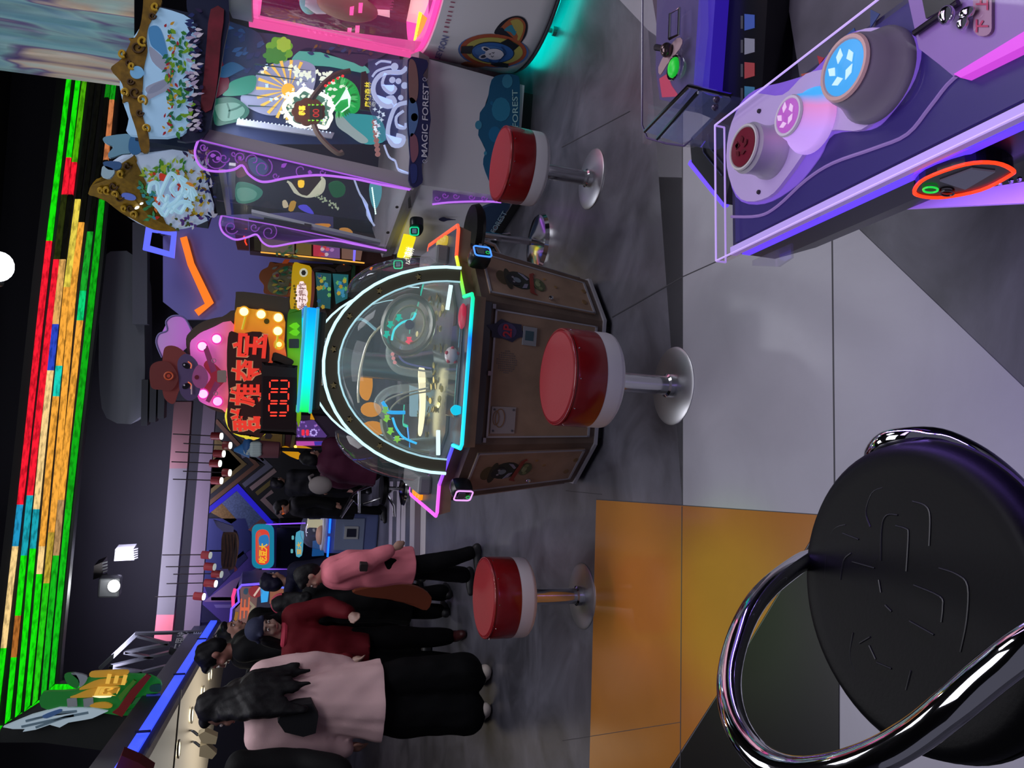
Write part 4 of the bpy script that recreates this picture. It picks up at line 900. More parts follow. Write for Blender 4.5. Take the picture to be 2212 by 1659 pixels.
def ls(P, c, e, off=0): fp('scenery', k5(P), em(c, e*1.5), off, .004, LPs)
ls(spl([(420, 760), (480, 740), (580, 770), (640, 820), (600, 880), (500, 915), (420, 890)], 3), '#3c8c78', .35); ls(spl([(430, 800), (520, 790), (590, 830), (560, 880), (450, 890)], 3), '#6ab09c', .35, .004)
ls(spl([(520, 560), (600, 540), (680, 600), (670, 660), (600, 690), (540, 640)], 3), '#2c6a88', .3); ls(spl([(420, 560), (500, 580), (520, 660), (460, 700), (420, 680)], 3), '#7c2c48', .25)
ls(scallop(1010, 765, 140, 90, 9, .12), '#3c2010', .2, .002); ls(spl([(930, 730), (980, 730), (975, 780), (935, 780)], 2), '#e0b020', .9, .008)
fp('wreath', k5(band(spl([(840, 735), (880, 760), (900, 820), (1000, 860), (1100, 840), (1140, 800), (1150, 730), (1120, 700)], 3, False), 14)), em('#d8d8c0', .6), .004, .004, LPs)
for i in range(30): fp('white_leaf', k5(leaf(1080+i*6.5+rr.uniform(-12, 12), 850+i*4+rr.uniform(-14, 14), 22, 12, rr.uniform(0, 6))), em('#b8c8a8', .5), .004, .003, LPs)
ls(spl([(1180, 760), (1260, 730), (1320, 780), (1300, 850), (1220, 860)], 3), '#0c6a3c', .3); ls(spl([(930, 940), (1000, 930), (1060, 1000), (980, 980)], 3), '#5048d8', .5); ls(spl([(800, 900), (830, 890), (850, 940), (810, 950)], 2), '#c8b898', .5); ls(spl([(870, 900), (915, 905), (890, 975), (850, 970)], 2), '#b88a28', .5)
ls(spl([(1070, 1085), (1190, 1085), (1180, 1110), (1060, 1110)], 2), '#d88a28', .45); ls(spl([(1270, 1125), (1340, 1120), (1380, 1160), (1290, 1180)], 3), '#c88a3c', .45); ls(spl([(1520, 760), (1610, 760), (1615, 860), (1570, 960), (1530, 900)], 3), '#58a8b8', .4)
lamp('case_fill', 'AREA', (1.35, 4.4, 1.70), 5, (.85, .9, 1), .5, .3, (1.35, 4.5, .7))  # unseen area light added to lift the dark case interior
# ---- name board, scalloped, with lettering
NB = YP(4.06)
nb = fp('name_board', k7(spl([(5, 380), (60, 372), (125, 385), (130, 430), (100, 480), (138, 560), (142, 690), (150, 768), (138, 850), (132, 1000), (92, 1050), (100, 1150), (85, 1180), (40, 1200), (8, 1150), (18, 1000), (0, 800), (2, 600)], 2)), mat('#2a2c58', .35), 0, .02, NB, label='dark scalloped board lettered MAGIC FOREST')
for P, c in ((spl([(10, 400), (50, 400), (70, 520), (60, 640), (15, 640)]), '#8a6a68'), (spl([(10, 640), (55, 650), (70, 760), (40, 860), (12, 850)]), '#5a7ab0'), (spl([(20, 860), (60, 880), (70, 980), (40, 1040), (22, 1000)]), '#8a5a6c'), (circ(45, 750, 22, 26, 14), '#2a4c90'), (spl([(20, 1060), (60, 1060), (60, 1150), (30, 1170)]), '#303a78')):
    fp('painting', k7(P), mat(c, .4), .002, .003, NB, nb)
mb = MB(); wordpx(mb, 'MAGIC FOREST', NB, k7([(126, 1008), (136, 540), (98, 534), (88, 1004)]), .004, .012); fm.part('lettering', mb, mat('#c8c8d8', .4), nb)
for y in (505, 1030): fm.part('flourish', MB().tube([NB(x, yy, .004) for x, yy in k7([(110+16*math.cos(a)*(1-a/9), y+16*math.sin(a)*(1-a/9)) for a in [i*.4 for i in range(18)]])], .0022, 5), mat('#a8a8c0', .4), nb)
# boards at the foot
FB = YP(4.185)
fb = fp('foot_board', k7(spl([(690, 480), (720, 530), (715, 830), (715, 1000), (640, 1240), (545, 1190), (485, 1050), (500, 960), (460, 880), (430, 800), (465, 720), (510, 650), (540, 510), (610, 475)], 3)), mat('#1a5a80', .4), 0, .02, FB, label='teal painted foot board lettered FOREST')
mb = MB(); wordpx(mb, 'MAGIC FOREST', FB, k7([(712, 1060), (704, 575), (668, 575), (676, 1060)]), .004, .012); fm.part('lettering', mb, mat('#9ac4c8', .4), fb)
for x, y, R in ((640, 520, 34), (540, 660, 10), (455, 800, 22), (500, 980, 10), (600, 700, 60), (560, 860, 40)): fp('painting', k7(circ(x, y, R, R*1.3, 12)), mat(rr.choice(['#2a7ca0', '#1c6a98', '#3c88a8']), .4), .002, .003, FB, fb)
nB = Plane((1.0, 4.36, 0), nL)
fb2 = fp('foot_board', k7(spl([(640, 1300), (655, 1330), (560, 1450), (470, 1600), (400, 1660), (360, 1580), (395, 1480), (390, 1400), (470, 1340), (560, 1310)], 2)), mat('#1c3454', .4), .02, .02, nB)
mb = MB(); wordpx(mb, 'MAGIC FOREST', nB, k7([(480, 1600), (640, 1340), (610, 1325), (455, 1580)]), .024, .012); fm.part('lettering', mb, mat('#7c98ac', .4), fb2)
low = fp('scroll_panel', k7([(162, 1220), (600, 1290), (560, 1300), (350, 1290), (160, 1310)]), clear('#9a50d0', .3, refl=.5), .03, .005, nB)
fm.part('scroll_light', MB().tube([nB(x, y, .036) for x, y in spl(k7([(160, 1308), (260, 1296), (400, 1290), (520, 1290), (600, 1295)]), 3, False)], .006, 6), PUR, low)
for cx, cy in ((190, 1270), (240, 1250), (310, 1255), (410, 1262), (490, 1268)): fm.part('scroll_curl', MB().tube([nB(x, y, .036) for x, y in k7([(cx+22*math.cos(a)*(1-a/8), cy+20*math.sin(a)*(1-a/8)) for a in [i*.4 for i in range(17)]])], .003, 5), em('#9a50c8', .5), low)
for cx, cy in ((250, 1405), (350, 1490)): fp('white_emblem', k7(spl([(cx-50, cy), (cx-20, cy-14), (cx+10, cy-4), (cx+60, cy+2), (cx+10, cy+6), (cx-20, cy+14)])), mat('#2a2c50', .4), .02, .002, nB)
# lit name plate and card readers on the left side
lp = fp('lit_plate', [(872, 511), (898, 516), (884, 560), (858, 556)], em('#e8d818', 1.1), .05, .02, LP, label='glowing yellow name plate')
mb = MB(); wordpx(mb, '魔幻森林', LP, [(885, 555), (896, 520), (878, 516), (866, 551)], .054, .02); fm.part('lettering', mb, em('#fffce0', 1.5), lp)
for P, (cx, cy) in ((spl([(885, 492), (892, 484), (912, 486), (914, 498), (905, 510), (888, 508)]), (895, 500)), (spl([(850, 572), (856, 563), (876, 562), (872, 576), (856, 580)]), (860, 572))):
    cr = fp('card_reader', P, mat('#0c1416', .3), .06, .05, LP)
    fm.part('light_ring', MB().tube([LP(x, y, .064) for x, y in rrect(cx-9, cy-9, cx+9, cy+8, 4)], .004, 6, True), em('#18d090', 1.0), cr)
    fp('screen', rrect(cx-5, cy-5, cx+5, cy+4, 1), em('#7090a8', .4), .063, .003, LP, cr)
fp('coin_slot', k5([(1835, 880), (1855, 850), (1865, 945), (1840, 955)]), CHROME, .02, .012, LP)
for x, y in ((1745, 945), (1670, 1155)): fp('screw', k5(circ(x, y, 14, 10, 10)), mat('#3c3838', .4), .01, .003, LP)
# ---- painted crown: front board and the board on the left side
HF = YP(4.04)
hb = fp('crown_board', k4(spl([(235, 500), (250, 640), (290, 760), (300, 860), (640, 855), (700, 640), (715, 300), (700, 130), (500, 50), (420, 60), (360, 180), (300, 280)], 3)), em('#8ab4d8', .32, '#9cc0e0'), 0, .04, HF, label='painted crown board of sky, flowers and gold')
fp('gold_trim', k4(spl([(395, -20), (500, -10), (480, 60), (420, 160), (405, 250), (410, 330), (388, 430), (380, 560), (372, 640), (385, 760), (415, 850), (420, 965), (370, 965), (340, 840), (300, 720), (285, 650), (250, 655), (255, 560), (225, 500), (175, 440), (215, 400), (250, 370), (300, 270), (290, 245), (330, 240), (365, 160), (380, 60)], 3)), mat('#7c5c18', .4, noise=.35, nscale=30), .006, .02, HF, hb, 'carved gold trim')
for cx, cy, R in ((345, 300, 44), (330, 590, 44), (290, 400, 24), (300, 520, 24), (440, 100, 26), (360, 720, 26)):
    fm.part('gold_scroll', MB().tube([HF(x, y, .010) for x, y in k4([(cx+R*math.cos(a)*(1-a/9), cy+R*math.sin(a)*(1-a/9)) for a in [i*.35 for i in range(22)]])], .005, 5), mat('#4a3010', .5), hb)
for cx, cy, R, q in ((380, 260, 34, 1), (375, 640, 34, -1), (250, 340, 26, 1), (262, 590, 26, -1), (310, 420, 22, 1), (460, 40, 26, 1), (400, 820, 26, -1)):
    fm.part('gold_leaf', MB().tube([HF(x, y, .014) for x, y in k4([(cx+R*math.cos(q*a+1)*(1-a/9), cy+R*math.sin(q*a+1)*(1-a/9)) for a in [i*.35 for i in range(20)]])], .007, 5), mat('#c09a2c', .35), hb)
fp('jewel', k4(circ(342, 462, 44, 40, 20)), em('#70a8d8', .5), .012, .012, HF, hb)
for P in ([(420, 300), (470, 330), (560, 420), (580, 480), (520, 460), (440, 390)], [(575, 500), (520, 510), (430, 560), (400, 640), (470, 610), (560, 560)], [(400, 560), (480, 520), (570, 495), (500, 570), (420, 600)]): fp('wing_print', k4(spl(P, 3)), em('#a8b0d0', .3), .004, .003, HF, hb)
fp('blue_haze', k4(spl([(420, 180), (480, 170), (520, 260), (540, 380), (480, 330), (430, 280)])), em('#4a8cc8', .4), .003, .003, HF, hb)
flora((360, 60, 410, 285), ('#3c8c3c', '#2a7a5c', '#7cb028'), 84, 18, HF, .006, hb, emi=.28)
flora((352, 50, 385, 285), ('#b02838', '#d8a030'), 34, 11, HF, .016, hb, nm='flower_print', emi=.3)
flora((398, 55, 425, 285), ('#b8a8d0', '#d8d0e8'), 44, 16, HF, .020, hb, emi=.3, angs=(-.6, .6))
# dark leaf fringe and crimson curtain under the crown
fr = fp('leaf_fringe', k4(spl([(660, 0), (700, 120), (730, 260), (700, 350), (715, 500), (700, 600), (670, 760), (660, 850), (600, 900), (720, 900), (800, 830), (850, 600), (900, 300), (930, 0)], 2)), mat('#10183c', .5), -.004, .03, HF)
flora((412, 20, 440, 285), ('#141c48', '#1c2c6c', '#261848'), 54, 20, HF, .010, fr, angs=(2.4, 3.9))
cu = fp('curtain', k4(spl([(815, 60), (900, 60), (880, 250), (860, 500), (820, 700), (750, 690), (770, 500), (790, 260)], 2)), mat('#6c1428', .6, noise=.3, nscale=14), .004, .02, HF)
# left board of the crown
HL = Plane((.95, 4.32, 1.9), (nL+V(0, -.42, 0)).normalized())
def hl(nm, P, m, off=0, t=.003, par=None, label=None): return fp(nm, k4(P), m, off, t, HL, par, label)
lb = hl('crown_board', spl([(120, 1160), (180, 1060), (300, 1000), (420, 990), (600, 950), (700, 960), (760, 1080), (800, 1240), (830, 1380), (700, 1450), (560, 1470), (400, 1450), (260, 1370), (160, 1280)], 3), em('#9cb0cc', .3, '#b0c0d8'), 0, .04, None, 'painted crown board with swirling pale lettering')
hl('gold_trim', spl([(30, 1240), (80, 1160), (150, 1150), (200, 1080), (290, 1020), (330, 1000), (340, 1050), (270, 1110), (250, 1180), (290, 1250), (350, 1290), (390, 1350), (470, 1410), (560, 1450), (590, 1480), (450, 1470), (330, 1410), (240, 1360), (150, 1290), (90, 1260)], 3), mat('#8c6c14', .4, noise=.3, nscale=40), .006, .02, lb)
for cx, cy, R in ((190, 1190, 30), (230, 1260, 30), (300, 1330, 26), (280, 1060, 26)): fm.part('gold_scroll', MB().tube([HL(x, y, .010) for x, y in k4([(cx+R*math.cos(a)*(1-a/9), cy+R*math.sin(a)*(1-a/9)) for a in [i*.35 for i in range(22)]])], .005, 5), mat('#4a3010', .5), lb)
for cx, cy, R, q in ((150, 1215, 26, 1), (200, 1240, 22, -1), (240, 1110, 24, 1), (320, 1370, 24, -1), (260, 1330, 20, 1), (110, 1215, 18, 1)):
    fm.part('gold_leaf', MB().tube([HL(x, y, .014) for x, y in k4([(cx+R*math.cos(q*a+1)*(1-a/9), cy+R*math.sin(q*a+1)*(1-a/9)) for a in [i*.35 for i in range(20)]])], .007, 5), mat('#c09a2c', .35), lb)
hl('jewel', circ(290, 1260, 48, 20, 18, .25), em('#5a70c8', .5), .012, .012, lb)
def fl2(reg, cols, n, L, off, emi=.28, nm='leaf_print'): flora((180+reg[0]/2.96, reg[1]/2.96, 180+reg[2]/2.96, reg[3]/2.96), cols, n, L, HL, off, lb, nm, emi)
fl2((380, 1040, 640, 1140), ('#2c7c48', '#5c9c28', '#a8c838'), 50, 15, .006); fl2((640, 1080, 800, 1400), ('#8c6818', '#a8a020', '#c8a830'), 44, 14, .008); fl2((360, 1180, 460, 1400), ('#3c8c58', '#48a068', '#3c9cb0'), 30, 15, .008)
fl2((420, 1080, 640, 1400), ('#c83828', '#e07830'), 20, 13, .012, .32, 'flower_print'); fl2((560, 1400, 760, 1460), ('#d8e0f0', '#4c5c28', '#5c3c8c'), 24, 13, .01)
fl2((660, 960, 790, 1010), ('#c8a8b8', '#8c5c48', '#2a2a58'), 24, 13, .01); fl2((740, 1050, 830, 1400), ('#1c2050', '#343a78', '#c8c8e0'), 40, 15, .014)
lt = MB()
for P in ([(420, 1230), (430, 1180), (470, 1170), (480, 1230), (520, 1290), (540, 1250)], [(480, 1280), (520, 1180), (560, 1110), (600, 1150), (560, 1200), (590, 1250)], [(540, 1320), (600, 1280), (640, 1200), (610, 1130), (660, 1160)], [(480, 1330), (520, 1380), (560, 1330), (620, 1360), (660, 1310), (700, 1330)], [(600, 1240), (660, 1230), (700, 1280), (690, 1200), (720, 1250)], [(450, 1300), (500, 1340), (540, 1290)], [(560, 1360), (600, 1310), (640, 1290), (690, 1300)], [(640, 1180), (680, 1210), (650, 1260)]):
    lt.tube([HL(x, y, .024) for x, y in spl(k4(P), 4, False)], .011, 6)
fm.part('swirl_lettering', lt, em('#a8d8f0', .55), lb, 'pale blue swirling letters')
for P, c in (([(650, 1170), (700, 1180), (715, 1240), (690, 1260), (660, 1220)], '#e08a20'), ([(490, 1110), (540, 1130), (530, 1160), (490, 1150)], '#d83c28'), ([(450, 1260), (480, 1270), (470, 1300)], '#e05a28')): hl('orange_patch', spl(P, 3), em(c, .4), .016, .004, lb)
hl('glint', circ(343, 1330, 16, 8, 12, -.4), em('#fffff0', 1.8), .018, .004, lb); hl('glint', circ(372, 1304, 12, 6, 12, -.3), em('#fffff0', 1.4), .018, .004, lb)
for P, m in (([(125, 885), (170, 868), (310, 862), (310, 970), (250, 985), (170, 1010), (160, 980), (190, 940), (140, 915)], '#6fa0b8'), ([(115, 1100), (130, 1060), (200, 1090), (170, 1140), (120, 1130)], '#a8c8d8'), ([(125, 1040), (180, 1030), (240, 1040), (230, 1080), (160, 1085)], '#2c5a90')):
    fp('cloud_print', k4(spl(P, 3)), mat(m, .5), .0, .02, YP(4.2), hb)
fp('blue_leaf_print', k4(spl([(300, 880), (350, 860), (370, 960), (330, 990), (290, 960)])), mat('#2c6a9c', .5), .004, .006, YP(4.19), hb)
# ---- printed banner hanging behind the crown
bnr = Thing('hanging_banner', 'printed satin banner of blue and cream swirls hanging behind the crown', 'banner', tuple(GY(120, 60, 5.9)))
BP = YP(5.9, 6)
def silk():
    m = bpy.data.materials.new('printed_satin'); m.use_nodes = True; nt = m.node_tree; b = nt.nodes['Principled BSDF']; b.inputs['Roughness'].default_value = .5
    tc = nt.nodes.new('ShaderNodeTexCoord'); mp = nt.nodes.new('ShaderNodeMapping'); mp.inputs['Scale'].default_value = (3.4, 1, .7); mp.inputs['Rotation'].default_value = (0, .2, 0)
    n = nt.nodes.new('ShaderNodeTexNoise'); n.inputs['Scale'].default_value = 1.3; n.inputs['Detail'].default_value = 2.5; n.inputs['Distortion'].default_value = .9
    r = nt.nodes.new('ShaderNodeValToRGB'); e = r.color_ramp.elements
    for i, (p, c) in enumerate(((.25, '#39508c'), (.38, '#7fa8b8'), (.47, '#8fb8bc'), (.54, '#6a5c8c'), (.60, '#c8b8a8'), (.68, '#b8d0cc'), (.8, '#5c84b0'))):
        q = e[i] if i < 2 else e.new(p); q.position = p; q.color = (*lin(c), 1)
    nt.links.new(tc.outputs['Object'], mp.inputs[0]); nt.links.new(mp.outputs[0], n.inputs['Vector']); nt.links.new(n.outputs['Fac'], r.inputs['Fac']); nt.links.new(r.outputs[0], b.inputs['Base Color'])
    nt.links.new(r.outputs[0], b.inputs['Emission Color']); b.inputs['Emission Strength'].default_value = .2  # faint emission put into the print to lighten the cloth
    return m
vs = []; fs = []; N = 40; M_ = 14
for i in range(N+1):
    for j in range(M_+1):
        x = -60+350*j/M_; y = 152+ (x*.13) - 215*i/N
        vs.append(BP(x, y, .05*math.sin(i*.75+j*.12)+.02*math.sin(i*1.9)))
for i in range(N):
    for j in range(M_): fs.append((i*(M_+1)+j, i*(M_+1)+j+1, (i+1)*(M_+1)+j+1, (i+1)*(M_+1)+j))
bnr.part('cloth', MB().add(vs, fs), silk(), smooth=80)
bnr.part('rail', MB().tube([BP(-62, 160, .0), BP(-62, -70, .0)], .02, 8), STEEL)
# ================================================================ white capsule machine in the right corner
class Cyl:
    def __init__(s, c, r): s.c = Vector(c); s.r = r; s.n = V(-.6, -.8, 0)
    def __call__(s, x, y, off=0.0):
        d = ray(x, y); o = CPOS-s.c; a = d.x*d.x+d.y*d.y; b = 2*(o.x*d.x+o.y*d.y); R = s.r+off; q = o.x*o.x+o.y*o.y-R*R
        D = b*b-4*a*q; t = (-b-math.sqrt(max(D, 0)))/(2*a); return CPOS+d*t
def curved(mb, cy, pts, off=.003, seg=9):
    """a flat print laid round a cylinder"""
    bm = bmesh.new(); vv = [bm.verts.new((x, y, 0)) for x, y in pts]; f = bm.faces.new(vv); bmesh.ops.triangulate(bm, faces=[f])
    for _ in range(4):
        ed = [e for e in bm.edges if e.calc_length() > seg]
        if not ed: break
        bmesh.ops.subdivide_edges(bm, edges=ed, cuts=1); bmesh.ops.triangulate(bm, faces=bm.faces[:])
    bm.verts.index_update(); mb.add([cy(v.co.x, v.co.y, off) for v in bm.verts], [[v.index for v in q.verts] for q in bm.faces]); bm.free(); return mb
WC = V(2.47, 4.14, 0)
cm = Thing('capsule_machine', 'round white capsule machine with pink lit glass and teal glow beneath', 'arcade machine', tuple(WC))
cm.part('body', MB().lathe([(.60, .075), (.645, .082), (.675, .11), (.685, .17), (.685, .60), (.68, .655), (.64, .665)], WC, 72), mat('#d2d0d6', .4), smooth=True)
cm.part('foot_trim', MB().lathe([(.60, .065), (.66, .070), (.67, .085), (.64, .09)], WC, 72), mat('#55565e', .4), smooth=True)
cm.part('underglow', MB().lathe([(.50, .055), (.62, .055), (.62, .064), (.50, .064)], WC, 64), em('#00f0e0', 3.2))
cm.part('plinth', MB().lathe([(.42, 0), (.42, .066)], WC, 48), mat('#0a5a58', .4))
for a in (3.5, 4.1, 4.7): cm.part('foot', MB().lathe([(.025, 0), (.025, .02), (.012, .024), (.012, .07)], WC+V(.58*math.cos(a), .58*math.sin(a), 0), 12), mat('#50605e', .4))
cm.part('window_glass', MB().lathe([(.672, .665), (.672, 1.56)], WC, 72), clear('#ff78c0', .07, refl=.8, glow='#ff58b0', gs=.025), smooth=True)
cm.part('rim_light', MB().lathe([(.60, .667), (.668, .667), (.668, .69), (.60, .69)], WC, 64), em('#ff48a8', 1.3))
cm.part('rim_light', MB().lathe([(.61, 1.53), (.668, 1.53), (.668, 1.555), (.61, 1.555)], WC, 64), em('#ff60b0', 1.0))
cm.part('hood', MB().lathe([(.665, 1.555), (.69, 1.56), (.69, 1.66), (.62, 1.70), (.55, 1.75), (.52, 1.95), (.3, 2.0)], WC, 64), mat('#5a5866', .4), smooth=True)
cm.part('inner_wall', MB().lathe([(.52, .69), (.52, 1.53)], WC, 48), em('#e8c0c4', .62, '#e0d0d4'), smooth=True)
c2 = Cyl(WC, .525)
def inn(nm, P, m): return cm.part(nm, curved(MB(), c2, P, .004), m)
inn('prize_niche', [(640, -5), (852, -5), (848, 22), (650, 10)], mat('#a86078', .4)); inn('brown_box', [(842, -5), (888, -5), (877, 50), (842, 42)], mat('#5c3c2c', .5))
cm.part('teal_plush', MB().ell(c2(668, 5, .05), (.06, .05, .05)), mat('#5cc0b8', .6), smooth=True)
cm.part('glass_jar', MB().lathe([(.04, -.05), (.05, 0), (.03, .06)], c2(685, 8, .06), 14), mat('#c8d4d8', .2), smooth=True)
cm.part('plush_bag', MB().ell(c2(750, 15, .06), (.07, .06, .16)), mat('#9a8468', .6), smooth=True)
cm.part('pink_edge_glow', curved(MB(), Cyl(WC, .664), [(536, 28), (538, 58), (925, 133), (930, 104), (926, 92), (700, 62)], 0), em('#ff58ac', .7))  # emissive band paints the pink sheen along the edge of the glass
c3 = Cyl(WC, .60)
cm.part('yellow_light', curved(MB(), c3, [(905, 25), (912, 28), (898, 90), (893, 88)], 0), em('#fff020', 1.6)); cm.part('orange_glow', curved(MB(), c3, [(912, 30), (924, 40), (922, 96), (896, 92)], .0), em('#ffb020', .9))
cm.part('purple_strip', curved(MB(), c3, [(926, 0), (960, 0), (948, 70), (925, 75)], 0), em('#c84898', .5))
for P in ([(756, 15), (765, 13), (763, 33), (755, 33)], [(775, 6), (784, 6), (782, 28), (774, 28)], [(751, 60), (760, 60), (758, 74), (750, 74)], [(768, 55), (777, 55), (776, 71), (767, 71)]): cm.part('pink_led', curved(MB(), Cyl(WC, .655), P, 0), em('#ff4c98', 1.5))
cs = Cyl(WC, .685)
def E7(P): return [(880+x/7.373, y/7.373) for x, y in P]
emb = None
def emo(nm, P, c, off, par=None): return cm.part(nm, curved(MB(), cs, E7(P), off), mat(c, .5), par)
emb = emo('emblem', circ(1370, 815, 565, 265, 30, .06), '#4a6ca8', .002)
emo('emblem_print', circ(1370, 805, 530, 262, 30, .06), '#a04c30', .0032, emb); emo('emblem_print', spl([(1380, 525), (1480, 370), (1620, 280), (1760, 255), (1870, 300), (1915, 410), (1890, 560), (1800, 690), (1720, 690), (1500, 560)], 3), '#1c1c28', .0026, emb)
emo('emblem_print', spl([(1480, 450), (1620, 310), (1760, 280), (1850, 330), (1885, 430), (1830, 620), (1760, 690), (1720, 640), (1790, 540), (1800, 420), (1740, 340), (1620, 360)], 3), '#9c5434', .0034, emb); emo('emblem_print', spl([(1640, 340), (1760, 305), (1840, 380), (1840, 500), (1780, 640), (1750, 620), (1800, 480), (1770, 380)], 3), '#a8984c', .0040, emb)
emo('emblem_print', spl([(1540, 480), (1640, 400), (1720, 420), (1740, 500), (1700, 570), (1640, 510)], 3), '#2c7c94', .0040, emb)
emo('emblem_print', circ(1380, 812, 460, 215, 30, .06), '#a8a050', .0044, emb); emo('emblem_print', circ(1360, 835, 345, 170, 28, .06), '#1c2c44', .0056, emb); emo('emblem_print', circ(1360, 838, 330, 158, 28, .06), '#2c5a9c', .0068, emb); emo('emblem_print', circ(1320, 830, 250, 100, 24, .06), '#3a68a4', .0080, emb)
for P in ([(860, 740), (1050, 730), (1010, 860), (850, 850)], [(1480, 680), (1600, 620), (1780, 730), (1690, 810), (1560, 730)], [(1320, 1020), (1480, 990), (1610, 1020), (1600, 1080), (1400, 1060)]): emo('emblem_print', P, '#14161e', .0062, emb)
emo('emblem_print', spl([(850, 1020), (960, 980), (1100, 1050), (1280, 1040), (1160, 1075), (960, 1065)], 3), '#a0583c', .0034, emb)
for c_, o_ in (('#c0c0cc', .0092), ('#16203c', .0104)):
    k = 1 if c_ == '#c0c0cc' else .6
    for cx, cy, a in ((1255, 785, .35), (1215, 900, -.25)): emo('emblem_print', circ(cx, cy, 80*k, 38*k, 16, a), c_, o_, emb)
emo('emblem_print', circ(1385, 865, 150, 88, 22, .05), '#c4c2cc', .0116, emb)
for P in ([(1345, 835), (1370, 850), (1385, 830)], [(1330, 890), (1355, 910), (1372, 890)], [(1300, 855), (1315, 870), (1330, 850)]): emo('emblem_print', band(P, 9), '#3a3a4c', .0128, emb)
for P, o_ in (([(1440, 1000), (1560, 860), (1500, 740)], .0128), ([(1300, 960), (1340, 1010), (1400, 1010)], .0128)): emo('emblem_print', band(P, 12), '#1c2c54', o_, emb)
for i, (x, y) in enumerate(((610, 508), (628, 430), (640, 360), (660, 318), (674, 254), (690, 186), (710, 112), (728, 36))):
    w = 34 if i < 2 else 30; cm.part('dash_print', curved(MB(), cs, E7([(x-36, y-w*.45), (x+36, y+w*.0), (x+28, y+w*.5), (x-44, y+w*.1)]), .003), mat('#9c4c68', .5))
vs_, fs_ = txt('SEYSON', .02); A, B_, C2, D2 = E7([(520, 945), (668, 590), (560, 560), (432, 925)])
cm.part('lettering', MB().add([cs(A[0]*(1-u)*(1-w)+B_[0]*u*(1-w)+C2[0]*u*w+D2[0]*(1-u)*w, A[1]*(1-u)*(1-w)+B_[1]*u*(1-w)+C2[1]*u*w+D2[1]*(1-u)*w, .003) for u, w in vs_], fs_), mat('#6a70a0', .5))
# ================================================================ game table with two player consoles, near right
VIO = em('#3418a0', .16, '#1c1450'); DVIO = mat('#221c48', .35); LAV = mat('#b4a4cc', .35)
gt = Thing('game_table', 'violet lit game table with clear covered player consoles and big round buttons', 'arcade machine', (.95, 1.0, 0))
gu = V(.146, -.989, 0); gw = V(.989, .146, 0)                 # along and across the near console
O1 = V(.222, 1.0, 0)
def G1(a, b, z): return O1+gu*a+gw*b+V(0, 0, z)               # a along, b across (away from the seat)
def slab(P, z0, z1): return MB().bridge([V(p.x, p.y, z0) for p in P], [V(p.x, p.y, z1) for p in P])
gt.part('pedestal', slab([V(.72, 1.35, 0), V(.72, .1, 0), V(1.6, .1, 0), V(1.6, 1.5, 0), V(.95, 1.5, 0)], 0, .52), mat('#16141f', .4))
gt.part('table_body', slab([G1(.05, .2, 0), G1(1.1, .22, 0), V(1.7, -.1, 0), V(1.7, 1.55, 0), V(.95, 1.62, 0), V(.62, 1.48, 0)], .52, .60), mat('#14121c', .35))
gt.part('table_screen', slab([G1(.02, .235, 0), G1(1.0, .24, 0), V(1.55, 0, 0), V(1.6, 1.4, 0), V(.78, 1.12, 0)], .60, .612), mat('#55505e', .3, noise=.5, nscale=6))
c1 = gt.part('console', slab([G1(0, 0, 0), G1(1.1, 0, 0), G1(1.1, .2, 0), G1(0, .2, 0)], .66, .735), DVIO, label='near player console')
mb = MB().bridge([G1(.02, .02, .60), G1(1.1, .02, .60), G1(1.1, .18, .60), G1(.02, .18, .60)], [G1(0, 0, .66), G1(1.1, 0, .66), G1(1.1, .2, .66), G1(0, .2, .66)]); gt.part('console_underside', mb, mat('#1b1730', .4), c1)
gt.part('deck', slab([G1(.012, .012, 0), G1(1.1, .012, 0), G1(1.1, .19, 0), G1(.012, .19, 0)], .735, .739), VIO, c1)
gt.part('light_strip', MB().box(G1(.56, -.004, .727), (1.08, .008, .013), Matrix((gu, gw, UPN)).transposed()), em('#5030ff', 1.7), c1)
gt.part('edge_trim', MB().box(G1(.56, -.002, .742), (1.1, .012, .010), Matrix((gu, gw, UPN)).transposed()), em('#a080d8', .45, '#b0a0d8'), c1)
# clear cover with bright edges
AC = clear('#d8d0f0', .015, refl=.7)
gt.part('clear_cover', slab([G1(-.012, -.012, 0), G1(1.12, -.012, 0), G1(1.12, .205, 0), G1(-.012, .205, 0)], .740, .757), AC, c1)
EDGE = em('#b894f0', .55, '#d0c0f0')
for P in ([G1(-.012, -.012, .757), G1(1.12, -.012, .757)], [G1(-.012, .205, .757), G1(1.12, .205, .757)], [G1(-.012, -.012, .757), G1(-.012, .205, .757)], [G1(-.012, -.012, .74), G1(-.012, -.012, .757)], [G1(-.012, .205, .74), G1(-.012, .205, .757)], [G1(-.012, -.012, .74), G1(-.012, .205, .74)]):
    gt.part('cover_edge', MB().tube(P, .0016, 5), EDGE, c1)
gt.part('corner_tab', slab([G1(-.01, -.012, 0), G1(.05, -.03, 0), G1(.08, -.025, 0), G1(.08, -.004, 0), G1(-.01, -.004, 0)], .690, .694), clear('#b0a0d0', .15, refl=.9), c1)
def atz(x, y, z): return GZ(x, y, z)
ZD = .739
def blob(P, z0, z1): return slab([GZ(x, y, z1) for x, y in P], z0, z1)
gt.part('plate_glow', blob(spl([(1630, 195), (1700, 175), (1760, 150), (1830, 75), (1920, 60), (1985, 90), (1975, 170), (1920, 250), (1880, 280), (1800, 290), (1770, 340), (1720, 400), (1650, 440), (1590, 425), (1570, 330), (1590, 240)], 4), ZD, .7405), em('#8a60e8', .55), c1)
